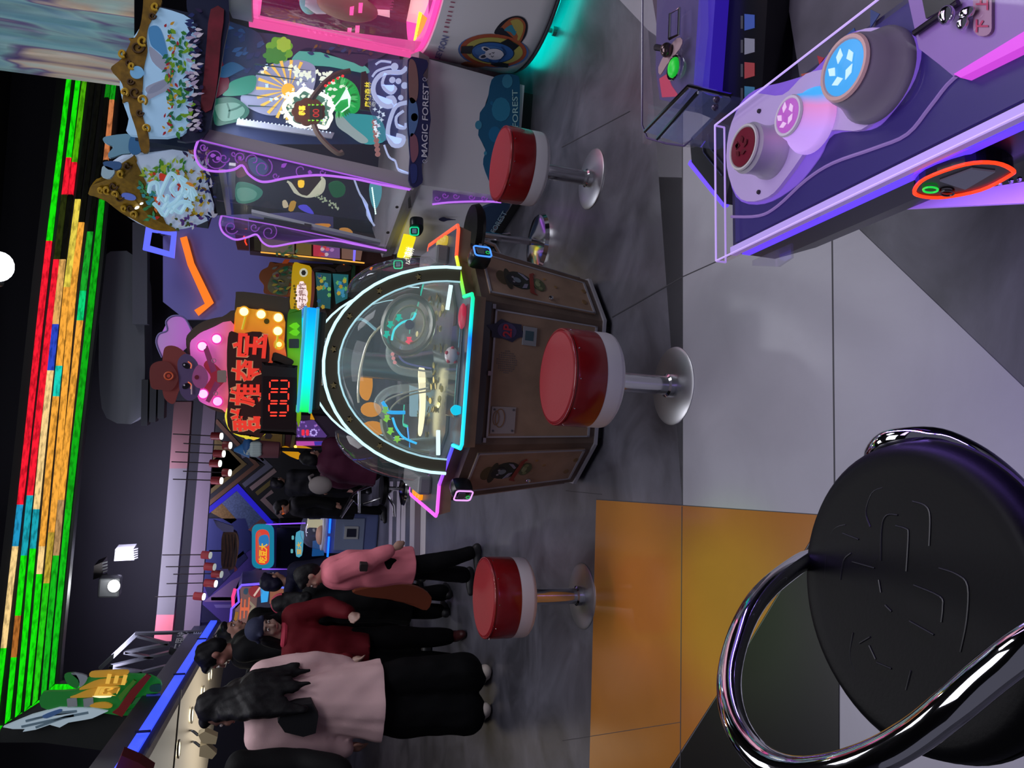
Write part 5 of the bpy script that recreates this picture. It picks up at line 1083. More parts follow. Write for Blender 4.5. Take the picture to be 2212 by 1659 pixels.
pl1 = gt.part('button_plate', blob(spl([(1625, 205), (1690, 205), (1740, 160), (1800, 140), (1840, 75), (1900, 60), (1955, 90), (1955, 160), (1910, 230), (1860, 280), (1790, 282), (1745, 320), (1705, 375), (1660, 425), (1600, 430), (1570, 360), (1580, 265)], 4), .741, .747), em('#a078e0', .22, '#b0a0c4'), c1, 'lavender plate shaped round the three buttons')
for x, y in ((1640, 240), (1639, 415)): gt.part('plate_screw', MB().ell(GZ(x, y, .748), .0035, n=8, m=6), mat('#2a2430', .4), pl1)
def button(x, y, r0, h, m0, m1, mt, nm, lab, k=1.0):
    c = GZ(x, y, .747)
    b = gt.part('push_button', MB().lathe([(r0, 0), (r0, .006), (r0*.93, .012), (r0*.93-(r0*.93-r0*.6*k)*.5, h*.55), (r0*.66*k, h*.9), (r0*.6*k, h), (0, h)], c, 40), m0, c1, lab, smooth=True)
    gt.part('button_ring', MB().tube([c+V(r0*.56*k*math.cos(2*PI*i/32), r0*.56*k*math.sin(2*PI*i/32), h+.002) for i in range(32)], r0*.07, 6, True), m1, b, smooth=True)
    gt.part('button_face', MB().lathe([(r0*.52*k, h), (r0*.5*k, h+.004), (0, h+.006)], c, 32), mt, b, smooth=True)
    mb = MB()
    for i in range(6 if nm == 'red' else 5): mb.plate([c+V(0, 0, h+.0072)+V(px_, py_, 0) for px_, py_ in [(r0*.27*math.cos(1.26*i+.3+.9*(nm == 'red'))+r0*q*math.cos(w+i*.9), r0*.27*math.sin(1.26*i+.3+.9*(nm == 'red'))+r0*q*math.sin(w+i*.9)) for w, q in ((0, .17), (1.4, .1), (2.9, .15), (4.6, .09))]], UPN, .001)
    gt.part('face_print', mb, {'red': mat('#5c1824', .3), 'pink': em('#f0c8f8', .7), 'blue': em('#c8f0ff', .8)}[nm], b)
button(1668, 330, .037, .044, mat('#b8b4c0', .3), mat('#c8c4c8', .25), mat('#701c30', .25), 'red', 'white push button with dark red face', 1.42)
button(1757, 262, .042, .036, ramp_mat('button_glow', [(0, '#c8a0f0'), (.35, '#e090c8'), (.55, '#48b0f0'), (1, '#18b8ff')], 'X', -.607, -.523, .6), mat('#d8d0e0', .2), em('#c060d0', .6), 'pink', 'translucent button glowing cyan and pink')
button(1898, 165, .054, .046, mat('#84808a', .3), mat('#c8a8a0', .25), em('#40a8f0', .75), 'blue', 'grey push button with faceted blue face', 1.12)
gt.part('wavy_line', MB().tube([GZ(x, y, .741) for x, y in spl([(1580, 468), (1640, 466), (1680, 445), (1740, 390), (1800, 352), (1890, 320), (1960, 290), (2010, 230), (2060, 170), (2140, 120), (2230, 80)], 4, False)], .0022, 5), em('#a080d0', .4), c1)
# raised pink end of the console with lever and paper tag
pe = gt.part('end_panel', blob([(1962, 0), (1985, 105), (2030, 140), (2060, 165), (2240, 75), (2300, -60), (1970, -60)], ZD, .752), mat('#8c6cb0', .35), c1, 'pink lit end panel')
gt.part('panel_glow', blob([(2075, 168), (2290, 60), (2290, -40), (2240, -20), (2225, 60), (2060, 160)], ZD, .7535), em('#d848e0', .9), pe)
gt.part('slot', blob([(1990, -10), (2000, 40), (2065, 5), (2060, -30)], ZD, .7545), mat('#16121c', .3), pe)
lv = gt.part('lever', MB().tube([GZ(1975, 72, .757), GZ(2070, 5, .757)], .0035, 8), mat('#4a4450', .25, .9), pe)
gt.part('lever_knob', MB().ell(GZ(2045, 33, .766), (.010, .008, .008)), CHROME, pe, smooth=True); gt.part('lever_knob', MB().ell(GZ(2088, 28, .762), (.006, .009, .006)), CHROME, pe, smooth=True); gt.part('lever_knob', MB().ell(GZ(2080, 50, .762), (.007, .006, .006)), CHROME, pe, smooth=True)
tg = gt.part('paper_tag', blob(rrect(2102, -20, 2142, 78, 18), .752, .7555), mat('#a07c94', .5), pe)
mb = MB()
for ch, y in (('下', 56), ('上', 8)): word(mb, ch, *[GZ(x, y + d, .7562) for x, d in ((2135, 14), (2135, -14), (2108, -14), (2108, 14))], UPN, .0003, .03)
gt.part('tag_lettering', mb, mat('#b02858', .5), tg)
for P, c in (([(1800, 130), (1850, 80), (1845, 60), (1790, 110)], '#204a90'), ([(1770, 140), (1780, 125), (1765, 120)], '#b02030'), ([(1735, 175), (1755, 155), (1730, 160)], '#a84c30'), ([(1715, 185), (1735, 178), (1720, 168)], '#2c5ab0'), ([(1880, 60), (1900, 30), (1880, 20)], '#28407c')): gt.part('deck_print', blob(P, ZD, .7402), mat(c, .4), c1)
# card reader with a red ring on the near face
FN = -gw; RP = Plane(G1(0, -.006, .69), FN)
rd = gt.part('card_reader', MB().plate([RP(x, y, .012) for x, y in spl([(1975, 412), (2000, 385), (2085, 355), (2150, 352), (2188, 368), (2180, 380), (2120, 410), (2040, 426), (1990, 424)], 3)], FN, .016), mat('#0a0a10', .25), label='black card reader with glowing red ring')
gt.part('light_ring', MB().tube([RP(x, y, .013) for x, y in spl([(1975, 412), (2000, 385), (2085, 355), (2150, 352), (2188, 368), (2180, 380), (2120, 410), (2040, 426), (1990, 424)], 4)], .0022, 6, True), em('#ff3818', 1.7), rd)
mb = MB(); put(mb, RP, [(2030, 392), (2100, 366), (2150, 372), (2085, 410)], .014, .002); gt.part('screen', mb, em('#6c6c88', .3), rd)
gt.part('reader_button', MB().tube([RP(x, y, .014) for x, y in circ(2010, 410, 16, 6, 16)], .0012, 5, True), em('#18c840', 1.2), rd); gt.part('reader_button', MB().tube([RP(x, y, .014) for x, y in circ(2046, 417, 15, 6, 16)], .0012, 5, True), mat('#3a3a44', .3), rd)
LW = Plane(G1(0, -.02, .60), V(0, 0, 1))
sh = gt.part('lower_shelf', MB().plate([LW(x, y) for x, y in [(1925, 452), (2010, 425), (2240, 388), (2240, 437)]], UPN, .008), em('#9060c8', .5, '#a080c0'))
for x, y in ((2165, 398), (2190, 392), (2208, 388)): gt.part('shelf_stud', MB().ell(LW(x, y)+V(0, 0, .004), .003, n=8, m=6), CHROME, sh)
# second console
Z2 = .68
def b2(P, z0, z1): return slab([GZ(x, y, z1) for x, y in P], z0, z1)
c2_ = gt.part('console', b2([(1420, -40), (1416, 150), (1425, 215), (1470, 225), (1498, 185), (1512, -40)], .60, Z2), mat('#4c4080', .35), label='far player console')
gt.part('console_edge', b2([(1512, -40), (1498, 188), (1530, 205), (1548, -40)], .60, .683), em('#4a2cf0', .3, '#241870'), c2_)
gt.part('clear_cover', b2(spl([(1388, -60), (1388, 280), (1398, 300), (1480, 316), (1500, 290), (1500, 190), (1512, -60)], 2), .684, .70), clear('#c8c0e0', .10, refl=.9), c2_)
gt.part('cover_edge', MB().tube([GZ(x, y, .70) for x, y in [(1388, -60), (1387, 270), (1398, 298), (1440, 310), (1478, 315), (1495, 300)]], .0022, 5), mat('#5a4c78', .2), c2_)
gt.part('red_glow', b2([(1424, 170), (1430, 210), (1466, 208), (1450, 185), (1440, 160)], Z2, .6815), em('#d83058', .5), c2_)
gb = gt.part('push_button', MB().ell(GZ(1456, 146, .706), (.019, .017, .010), n=20), em('#18c030', .55, '#18b030'), c2_, 'small green push button', smooth=True)
gt.part('button_ring', MB().tube([GZ(1456, 146, .703)+V(.021*math.cos(a*.35), .020*math.sin(a*.35), 0) for a in range(18)], .0035, 6, True), CHROME, gb)
l2 = gt.part('lever', MB().tube([GZ(1416, 102, .718), GZ(1440, 106, .706)], .006, 8), mat('#2c2430', .3, .6), c2_)
gt.part('lever_knob', MB().ell(GZ(1440, 108, .71), (.014, .012, .012)), mat('#5c4c50', .2, .8), l2, smooth=True); gt.part('lever_guard', MB().tube([GZ(x, y, .712) for x, y in [(1446, 84), (1448, 30), (1468, 18), (1466, 75), (1446, 84)]], .003, 6), CHROME, l2)
gt.part('paper_tag', b2(spl([(1422, 145), (1440, 110), (1462, 82), (1474, 86), (1468, 105), (1440, 140), (1426, 162)], 2), .7005, .702), mat('#a88a94', .5), c2_)
blk = gt.part('clear_block', b2([(1393, 284), (1488, 186), (1580, 207), (1576, 222), (1500, 300), (1470, 310)], .64, .712), clear('#8a94d8', .25, refl=1.0), c2_, 'thick clear block at the corner')
for a, b_ in (((1393, 284), (1488, 186)), ((1488, 186), (1580, 207)), ((1420, 300), (1508, 200))): gt.part('block_edge', MB().tube([GZ(*a, .712), GZ(*b_, .712)], .004, 6), CHROME, blk)
for x, y in ((1548, 215), (1545, 232)): gt.part('screw', MB().ell(GZ(x, y, .714), .006, n=8, m=6), mat('#6c607c', .3, .8), blk)
bz = gt.part('screen_bezel', b2([(1512, -40), (1500, 240), (1640, 300), (1660, -40)], .60, .655), mat('#0a0a12', .25))
for i, c in enumerate(('#3a58b0', '#88889a', '#a83c40', '#3c80a8')):
    y = 30+i*52; gt.part('bezel_print', b2([(1608, y), (1608, y+36), (1630, y+30), (1630, y+2)], .655, .656), mat(c, .4), bz); gt.part('bezel_print', b2([(1600, y+4), (1600, y+32), (1605, y+32), (1605, y+4)], .655, .656), mat('#44444c', .4), bz)
cb_ = gt.part('corner_base', b2([(1490, 300), (1494, 350), (1565, 440), (1600, 300), (1560, 230)], .56, .62), mat('#101018', .3))
gt.part('light_strip', MB().tube([GZ(x, y, .605) for x, y in [(1494, 352), (1568, 442)]], .008, 6), em('#6848ff', 1.2), cb_)
for P in ([(1515, 300), (1520, 330), (1560, 380)], [(1530, 290), (1532, 318), (1572, 366)]): gt.part('groove_line', MB().tube([GZ(x, y, .622) for x, y in P], .0015, 5), mat('#2c3058', .3), cb_)
lamp('console_glow', 'AREA', tuple(G1(.35, -.05, .70)), 3.0, (.35, .2, 1), .7, .03, tuple(G1(.35, -.5, .3)))
lamp('console_glow', 'AREA', tuple(G1(.4, .1, 1.02)), .4, (.75, .5, 1), .5, .1, tuple(G1(.4, .1, .5)))
# ================================================================ black chair with chrome hoop, nearest of all
SC_ = V(-.21, .70, 0); SZ = .655
ch = Thing('bar_chair', 'round black padded bar chair with bent chrome hoop, nearest the console', 'chair', (-.21, .70, 0))
LEA = mat('#060609', .48, bump=.06, bscale=220, spec=.12)
pad = ch.part('seat', MB().lathe([(0, -.062), (.145, -.062), (.165, -.05), (.176, -.03), (.180, -.010), (.176, .006), (.168, .014), (.160, .016), (.146, .0145), (.10, .012), (0, .010)], SC_+V(0, 0, SZ), 72), LEA, smooth=80)
ch.part('seat_welt', MB().tube([SC_+V(.1785*math.cos(2*PI*i/72), .1785*math.sin(2*PI*i/72), SZ-.022) for i in range(72)], .0035, 6, True), mat('#050507', .4), pad)
def emboss(P):
    mb = MB()
    zz = SZ+.0105
    mb.tube([GZ(x, y, zz+.003*min(1, (GZ(x, y, zz)-SC_).xy.length/.17)) for x, y in spl(P, 4, False)], .0011, 5); return ch.part('seat_stitch', mb, mat('#16161b', .4), pad)
def kc(P): return [(1500+x/2.185, 900+y/2.185) for x, y in P]
for P in ([(830, 520), (810, 450), (840, 360), (890, 335)], [(1030, 400), (1090, 420), (1112, 470), (1108, 610)], [(880, 680), (885, 520), (910, 465), (960, 465)], [(950, 515), (1000, 530), (1010, 560), (1000, 730)], [(615, 760), (630, 600), (660, 530), (715, 510)], [(690, 770), (705, 680), (740, 645)], [(745, 685), (850, 715)], [(700, 550), (775, 580)], [(1155, 715), (1240, 745), (1290, 800), (1285, 960), (1255, 1110)], [(1035, 795), (1160, 850), (1172, 900), (1165, 970)], [(1015, 965), (1130, 1030)], [(870, 770), (880, 830)], [(900, 890), (930, 920)], [(760, 1210), (735, 1130), (750, 1020)], [(780, 1070), (830, 1040)], [(825, 1080), (855, 1145)], [(860, 1160), (930, 1190)], [(1000, 1290), (1022, 1200)]): emboss(kc(P))
CHR = mat('#dcdce4', .06, 1.0)
ch.part('hoop', MB().tube(spl([GD(x, y, d) for x, y, d in [(1850, 1240, 1.22), (1800, 1214, 1.15), (1752, 1206, 1.085), (1700, 1236, 1.0), (1645, 1285, .94), (1605, 1350, .885), (1580, 1430, .835), (1576, 1505, .785), (1598, 1580, .735), (1648, 1640, .69), (1720, 1668, .65), (1810, 1660, .615), (1900, 1630, .58), (1980, 1585, .555), (2060, 1522, .53), (2140, 1455, .515), (2225, 1392, .505), (2330, 1335, .51), (2450, 1320, .55), (2480, 1400, .64), (2420, 1460, .74), (2300, 1470, .82)]], 4, False), .0128, 16), CHR, smooth=True)
ch.part('seat_ring', MB().tube(spl([GD(x, y, d) for x, y, d in [(1960, 1120, 1.16), (1890, 1010, 1.05), (1905, 958, .985), (1960, 944, .955), (2030, 946, .945), (2100, 976, .93), (2160, 1018, .92), (2215, 1072, .91), (2290, 1160, .90), (2350, 1270, .90)]], 4, False), .0125, 14), CHR, smooth=True)
ch.part('seat_mount', MB().lathe([(.09, .545), (.11, .58), (.11, .594)], SC_, 28), mat('#1a1a1e', .4), smooth=True)
ch.part('column', MB().lathe([(.03, .03), (.03, .56)], SC_, 24), CHROME, smooth=True)
ch.part('base_plate', MB().lathe([(0, .035), (.06, .03), (.19, .012), (.2, .0), (0, 0)], SC_, 48), CHROME, smooth=True)
# ================================================================ people
def remeshed(mb, vox, smooth_it=4, noise=0.0, ns=9.0, seed=0):
    """weld overlapping shapes into one continuous skin"""
    me = mb.mesh('weld', [], V(0, 0, 0)); o = bpy.data.objects.new('weld', me)
    r = o.modifiers.new('r', 'REMESH'); r.mode = 'VOXEL'; r.voxel_size = vox
    s = o.modifiers.new('s', 'SMOOTH'); s.iterations = smooth_it; s.factor = .5
    m = baked(o); bpy.data.objects.remove(o); bpy.data.meshes.remove(me)
    if noise:
        n_ = len(m.vertices); co = np.empty(n_*3, dtype=np.float32); m.vertices.foreach_get('co', co); no = np.empty(n_*3, dtype=np.float32); m.vertex_normals.foreach_get('vector', no)
        P = co.reshape(-1, 3); Q = no.reshape(-1, 3); w = np.zeros(n_); rg = np.random.default_rng(int(seed*1000) % 9973)
        for i in range(9):
            d = rg.normal(size=3)*(1, 1, .75); d = d/np.linalg.norm(d)*ns*(1.6+.55*i); w += np.sin(P@d+rg.uniform(0, 6.28)+1.3*np.sin(P@(d[[1, 2, 0]]*.6)))/(1+.28*i)
        P += Q*(noise*.42*w)[:, None]; m.vertices.foreach_set('co', P.ravel())
    m.polygons.foreach_set('use_smooth', [True]*len(m.polygons)); return m
def _cut(me, z):
    """a straight hem"""
    bm = bmesh.new(); bm.from_mesh(me)
    bmesh.ops.bisect_plane(bm, geom=bm.verts[:]+bm.edges[:]+bm.faces[:], plane_co=(0, 0, z), plane_no=(0, 0, 1), clear_inner=True)
    bmesh.ops.holes_fill(bm, edges=[e for e in bm.edges if e.is_boundary]); bm.to_mesh(me); bm.free()
SKIN = '#a87c6c'
def person(label, base, h, yaw, spec, name='person'):
    """spec: colours, pose. Local front is -y. All joints at 1.72 m, then scaled."""
    s = h/1.72; R = Matrix.Rotation(math.radians(yaw), 3, 'Z'); B = Vector((base[0], base[1], 0))
    t = Thing(name, label, 'person', tuple(B), spec.get('group')); g = spec.get
    lean = V(g('lean', (0, 0))[0], g('lean', (0, 0))[1], 0)           # sideways/forward lean per metre above the hips
    sit = g('sit', 0.0)                                               # drop of the pelvis
    slim = g('slim', 1.0); J = {}
    hipz = .92-sit
    def L(x, y, z):
        k = max(0, z-.92); return V(x+lean.x*k, y+lean.y*k, z-sit)
    J['pelvis'] = L(0, 0, .95); J['waist'] = L(0, .0, 1.08); J['chest'] = L(0, .0, 1.26); J['nb'] = L(0, .005, 1.42)
    hy = math.radians(g('head_yaw', 0)); hp = math.radians(g('head_pitch', 0))
    J['neck'] = L(0, .0, 1.50); hc = L(0, -.012, 1.605)+V(0, -.05*math.sin(hp), -.02*abs(math.sin(hp)))
    HR = Matrix.Rotation(hy, 3, 'Z')@Matrix.Rotation(hp, 3, 'X')
    def HD(x, y, z): return hc+HR@V(x, y, z)
    arms = {}
    for sd, k in ((-1, 'r'), (1, 'l')):
        sh = L(sd*.175*slim, 0, 1.385); el, wr = g('arm_'+k, ((.04, .02, -.28), (.01, -.06, -.25)))
        e = sh+V(sd*el[0], el[1], el[2]); w = e+V(sd*wr[0], wr[1], wr[2]); arms[k] = (sh, e, w, sd)
    legs = {}
    for sd, k in ((-1, 'r'), (1, 'l')):
        hip = V(sd*.088, 0, hipz)
        kn, an = g('leg_'+k, ((sd*.095, -.01, .49), (sd*.10, .02, .085)))
        legs[k] = (hip, V(*kn), V(*an), sd)
    W = lambda p: B+R@(Vector(p)*s)
    def C(mb, a, ra, b, rb, n=10): mb.cap(W(a), ra*s, W(b), rb*s, n)
    def El(mb, c, r, M=None, n=16, m=12): mb.ell(W(c), tuple(q*s for q in r), R@(M or Matrix.Identity(3)), n, m)
    body = MB()
    C(body, J['pelvis'], .115*slim, J['waist'], .105*slim); C(body, J['waist'], .105*slim, J['chest'], .125*slim); C(body, J['chest'], .12*slim, J['nb'], .07)
    C(body, J['nb'], .055, J['neck']+V(0, 0, .04), .047)
    for k in arms:
        sh, e, w, sd = arms[k]
        C(body, J['chest']+V(0, 0, .1), .08, sh, .062); C(body, sh, .056, e, .042); C(body, e, .041, w, .028)
        d = (w-e).normalized(); side = d.cross(V(0, 1, 0)) if abs(d.y) < .9 else d.cross(V(1, 0, 0)); side.normalize(); nrm = d.cross(side).normalized()
        if abs(d.z) > .6: side, nrm = V(0, -1, 0), V(-sd, 0, 0)
        palm = w+d*.075; C(body, w, .026, palm, .030)
        for i, (o_, l_) in enumerate(((-.030, .060), (-.010, .072), (.010, .068), (.029, .052))):
            a = palm+side*o_; b = a+d*l_*.55; c = b+(d*.8+nrm*.6).normalized()*l_*.5
            C(body, a, .0105, b, .0095, 7); C(body, b, .0095, c, .008, 7)
        th = w+d*.03+side*(-.028); C(body, th, .012, th+(d*.7-side*.6).normalized()*.04, .0105, 7); C(body, th+(d*.7-side*.6).normalized()*.04, .0105, th+(d*.95-side*.35).normalized()*.07, .009, 7)
    for k in legs:
        hip, kn, an, sd = legs[k]
        C(body, hip, .092, kn, .058); C(body, kn, .058, (kn*.55+an*.45)+V(0, .012, 0), .052); C(body, (kn*.55+an*.45)+V(0, .012, 0), .052, an, .038)
        fd = V(math.sin(g('toe', 0)), -math.cos(g('toe', 0)), 0); C(body, an+V(0, 0, -.035), .036, an+fd*.13+V(0, 0, -.055), .028)
    # head: skull, face, jaw, nose, ears, brow
    El(body, HD(0, .012, .03), (.076, .094, .098), HR); El(body, HD(0, -.018, -.04), (.060, .070, .078), HR); El(body, HD(0, -.052, -.088), (.032, .030, .026), HR)
    C(body, HD(0, -.088, .005), .010, HD(0, -.103, -.032), .015, 8); El(body, HD(0, -.078, .028), (.050, .014, .012), HR)
    for sd in (-1, 1): El(body, HD(sd*.077, .012, -.008), (.012, .02, .032), HR); El(body, HD(sd*.042, -.062, -.035), (.024, .02, .024), HR)
    sk = remeshed(body, .0125*s, 3); sk.materials.append(mat(g('skin', SKIN), .5))
    def obj(nm, me, m=None, parent=None, lab=None):
        me.transform(Matrix.Translation(-B)); me.name = nm
        if m: me.materials.append(m)
        o = bpy.data.objects.new(nm, me); COL.objects.link(o); o.parent = parent or t.o
        if lab: o['label'] = lab
        return o
    ob = obj('body', sk)
    for sd in (-1, 1):
        mb = MB(); El(mb, HD(sd*.031, -.082, .004), (.013, .009, .009), HR, 10, 8); e_ = t.part('eye', mb, mat('#d0c8c4', .3), ob, smooth=True)
        mb = MB(); El(mb, HD(sd*.031, -.090, .004), (.006, .003, .006), HR, 8, 6); t.part('iris', mb, mat('#1c120e', .2), e_, smooth=True)
        mb = MB(); C(mb, HD(sd*.016, -.090, .026), .004, HD(sd*.048, -.080, .028), .003, 6); t.part('eyebrow', mb, mat('#1a1414', .7), ob)
    mb = MB(); C(mb, HD(-.02, -.084, -.062), .005, HD(.02, -.084, -.062), .005, 6); El(mb, HD(0, -.087, -.062), (.022, .008, .008), HR, 10, 6); t.part('mouth', mb, mat('#8c4a48', .4), ob, smooth=True)
    # hair
    hair = MB(); El(hair, HD(0, .024, .045), (.086, .100, .098), HR); El(hair, HD(0, .05, -.01), (.08, .075, .09), HR)
    if g('fringe', True): El(hair, HD(0, -.055, .088), (.062, .042, .034), HR)
    hl_ = g('hair_len', 0)
    if hl_:
        for i in range(9):
            x = (-.075+.15*i/8)*(1.25 if hl_ > .3 else 1); a = HD(x, .075-abs(x)*.4, -.02); C(hair, a, .042, a+V(x*.5, .055+.07*(hl_ > .3), -.16), .045); C(hair, a+V(x*.5, .055+.07*(hl_ > .3), -.16), .045, a+V(x*.9+.012*math.sin(i*2.1), .07+.10*(hl_ > .3)+.008*math.cos(i*1.7), -hl_*(.85+.15*math.sin(i*1.9))), .014)
        for sd in (-1, 1): C(hair, HD(sd*.075, .0, .02), .03, HD(sd*.082, .01, -.12), .022)
    hm = remeshed(hair, .012*s, 3, .006*s, 26, 3.1); hm_o = obj('hair', hm, mat(g('hair', '#0c0b10'), .6, bump=.3, bscale=90, spec=.25))
    if g('cap'):
        cp = MB(); El(cp, HD(0, .015, .068), (.092, .106, .085), HR); C(cp, HD(-.07, -.062, .052), .018, HD(.07, -.062, .052), .018); C(cp, HD(-.085, .05, .03), .02, HD(.085, .05, .03), .02)
        obj('cap', remeshed(cp, .011*s, 3), mat(g('cap'), .8, bump=.3, bscale=120))
    if g('glasses'):
        mb = MB()
        for sd in (-1, 1): mb.tube([W(HD(sd*.032+.022*math.cos(a*.5), -.098, .004+.018*math.sin(a*.5))) for a in range(13)], .003*s, 6, True); mb.tube([W(HD(sd*.054, -.095, .006)), W(HD(sd*.078, .0, .006))], .003*s, 5)
        t.part('glasses', mb, em('#ff7020', .5, '#302018'), ob)  # orange reflection painted onto the frames as emission
    if g('hairband'):
        mb = MB().tube([W(HD(.088*math.cos(a*PI/12), .02, .05+.095*math.sin(a*PI/12)*.9)) for a in range(13)], .016*s, 8); t.part('hairband', mb, mat(g('hairband'), .6), hm_o)
    # coat or sweater
    ct = MB(); f = g('loose', 1.0); hem = g('hem', .86)-sit; x_ = .018*f
    C(ct, J['chest'], (.135*slim+x_), L(0, 0, 1.36), .115*slim+x_); C(ct, L(0, 0, 1.36), .10+x_, J['nb']+V(0, 0, .015), .058+x_*.6); C(ct, J['waist'], .125*slim+x_, J['chest'], .135*slim+x_)
    for k in range(6):
        a = k/6*2*PI; dx, dy = .055*math.cos(a)*slim, .035*math.sin(a); fl_ = g('flare', 1.0)
        C(ct, L(dx, dy, 1.1), .095*slim+x_, V(dx*fl_*1.3, dy*fl_*1.3, max(hem, .2)), .090*slim*fl_**.5+x_)
    for k in arms:
        sh, e, w, sd = arms[k]; cl = g('cuff', .93); wq = e+(w-e)*cl
        C(ct, J['chest']+V(0, 0, .11), .085+x_, sh+V(0, 0, -.005), .070+x_); C(ct, sh, .070+x_, e, .056+x_); C(ct, e, .056+x_, wq, .044+x_*.7)
    if g('hood'): El(ct, L(0, .10, 1.43), (.12, .07, .075))
    cm_ = remeshed(ct, .0165*s, 4, .017*s*g('crease', 1), 7, h*3); _cut(cm_, hem*s); co = obj(g('coat_name', 'coat'), cm_, mat(g('coat', '#15151a'), .75, bump=.25, bscale=180, spec=.2))
    if g('collar'):
        mb = MB().tube([W(L(.075*math.cos(a*PI/10), .07*math.sin(a*PI/10)-.005, 1.455)) for a in range(20)], .026*s, 8, True); t.part('collar', mb, mat(g('collar'), .7), co, smooth=True)
    # trousers
    tr = MB(); w_ = g('leg_w', .0)
    C(tr, L(0, 0, 1.0), .125*slim, V(0, 0, hipz), .13*slim)
    for k in legs:
        hip, kn, an, sd = legs[k]; C(tr, hip, .108, kn, .075+w_*.6); C(tr, kn, .075+w_*.6, an+V(0, 0, w_+.012), .056+w_)
    tm = remeshed(tr, .017*s, 4, .013*s, 8, h*5); obj('trousers', tm, mat(g('trousers', '#101014'), .8, bump=.2, bscale=160, spec=.15))
    # shoes
    for k in legs:
        hip, kn, an, sd = legs[k]; fd = V(math.sin(g('toe', 0)), -math.cos(g('toe', 0)), 0); sh_ = MB()
        if an.z > .2 and not g('sit'): continue
        C(sh_, an+V(0, .01, -.035)-fd*.035, .046, an+fd*.10+V(0, 0, -.045), .043); C(sh_, an+fd*.10+V(0, 0, -.045), .043, an+fd*.165+V(0, 0, -.052), .034); C(sh_, an+V(0, .01, .01), .05, an+V(0, .01, -.04), .05)
        sm = remeshed(sh_, .012*s, 3)
        zmin = B.z
        for v in sm.vertices: v.co.z = max(v.co.z, .004)
        so = obj('shoe', sm, mat(g('shoe', '#141418'), .5))
        mb = MB().cap(W(an-fd*.045+V(0, 0, -.078))*1.0, .012*s, W(an+fd*.18+V(0, 0, -.078)), .012*s); 
    return t, W, L, HD, R, s, J, arms, co
def foot(x, y): p = GZ(x, y); return (p.x, p.y)
DOWN = ((.045, .03, -.27), (.0, -.05, -.25))
# woman in the pale pink jacket, seen from behind
pw, W, L, HD, R, s, J, arms, co = person('woman with long black hair in pale pink jacket with black hood, seen from behind', foot(1058, 1496), 1.56, -140,
    dict(coat='#dcb8ba', trousers='#07070a', shoe='#c8bcb4', hair_len=.46, hem=.70, leg_w=.085, loose=1.5, flare=1.5, slim=1.0, head_yaw=40, head_pitch=6, coat_name='jacket', crease=.8, arm_l=((.05, -.05, -.28), (.0, -.08, -.22)), arm_r=((.05, .02, -.28), (-.02, -.06, -.22)),
         leg_r=((-.10, .03, .49), (-.10, .06, .085)), leg_l=((.09, -.05, .49), (.10, -.04, .085))))
Yh = pw.o.location.y-.20; hd = MB(); hd.plate([GY(x, y, Yh) for x, y in [(640, 1524), (674, 1520), (688, 1546), (682, 1584), (655, 1592), (615, 1582), (600, 1560), (612, 1532)]], V(0, -1, 0), .14)
pw.part('hood', hd, mat('#15171c', .8), co, 'black hood flap')
# boy in the pink sweater
pb, W, L, HD, R, s, J, arms, co = person('boy in pink sweatshirt with small black patch, standing in profile', foot(1032, 1222), 1.10, -78,
    dict(coat='#de7c8a', trousers='#07070a', shoe='#1a1a1e', hem=.66, loose=2.2, coat_name='sweatshirt', lean=(0, -.10), head_yaw=-4, head_pitch=14, slim=1.1, skin='#b08878', crease=.9, leg_w=.02,
         arm_l=((.06, .10, -.25), (.02, .10, -.22)), arm_r=((.05, .04, -.27), (.0, -.08, -.22)), leg_l=((.10, .02, .49), (.13, .13, .085)), leg_r=((-.10, -.05, .49), (-.12, -.10, .085))))
mb = MB(); q = GY(786, 1227, pb.o.location.y-.235); nn = V(-.25, -1, 0).normalized(); tx = nn.cross(UPN)
mb.plate([q+tx*x+UPN*z for x, z in rrect(-.022, -.022, .022, .022, .006)], nn, .11); pb.part('patch', mb, mat('#241c1e', .7), co)
# woman in red with a navy beanie
pr, W, L, HD, R, s, J, arms, co = person('woman in dark red coat and navy beanie turned towards the stools', (GY(1000, 1400, 4.85).x, 4.85), 1.34, 24,
    dict(coat='#5e0c18', trousers='#07070a', shoe='#3a0c10', cap='#1c2240', hair_len=.16, hem=.80, slim=.92, loose=1.3, head_yaw=12, head_pitch=16, collar='#b8344c', fringe=False, skin='#a08074', lean=(.28, -.06), flare=1.05, arm_r=((.07, -.06, -.26), (-.02, -.16, -.16)), arm_l=((.06, -.05, -.26), (-.08, -.17, -.14)), leg_w=.02))
# child in a black coat, from behind, orange lining
pk, W, L, HD, R, s, J, arms, co = person('child with black bobbed hair and shiny black coat showing an orange lining', (GY(1000, 1298, 5.25).x, 5.25), 1.19, 168,
    dict(coat='#08090c', trousers='#07070a', hair_len=.12, hem=.42, loose=1.8, flare=1.25, head_yaw=10, head_pitch=10, hairband='#b83850', slim=1.1, leg_w=.02, arm_l=((.10, -.06, -.24), (-.02, -.12, -.2))))
mb = MB(); Yq = pk.o.location.y-.24; mb.plate([GY(x, y, Yq) for x, y in spl([(762, 1280), (800, 1270), (860, 1263), (905, 1270), (932, 1290), (922, 1318), (890, 1308), (850, 1296), (800, 1290)], 3)], V(0, -1, 0), .05); pk.part('lining', mb, mat('#7c3a20', .6), co, 'orange coat lining')
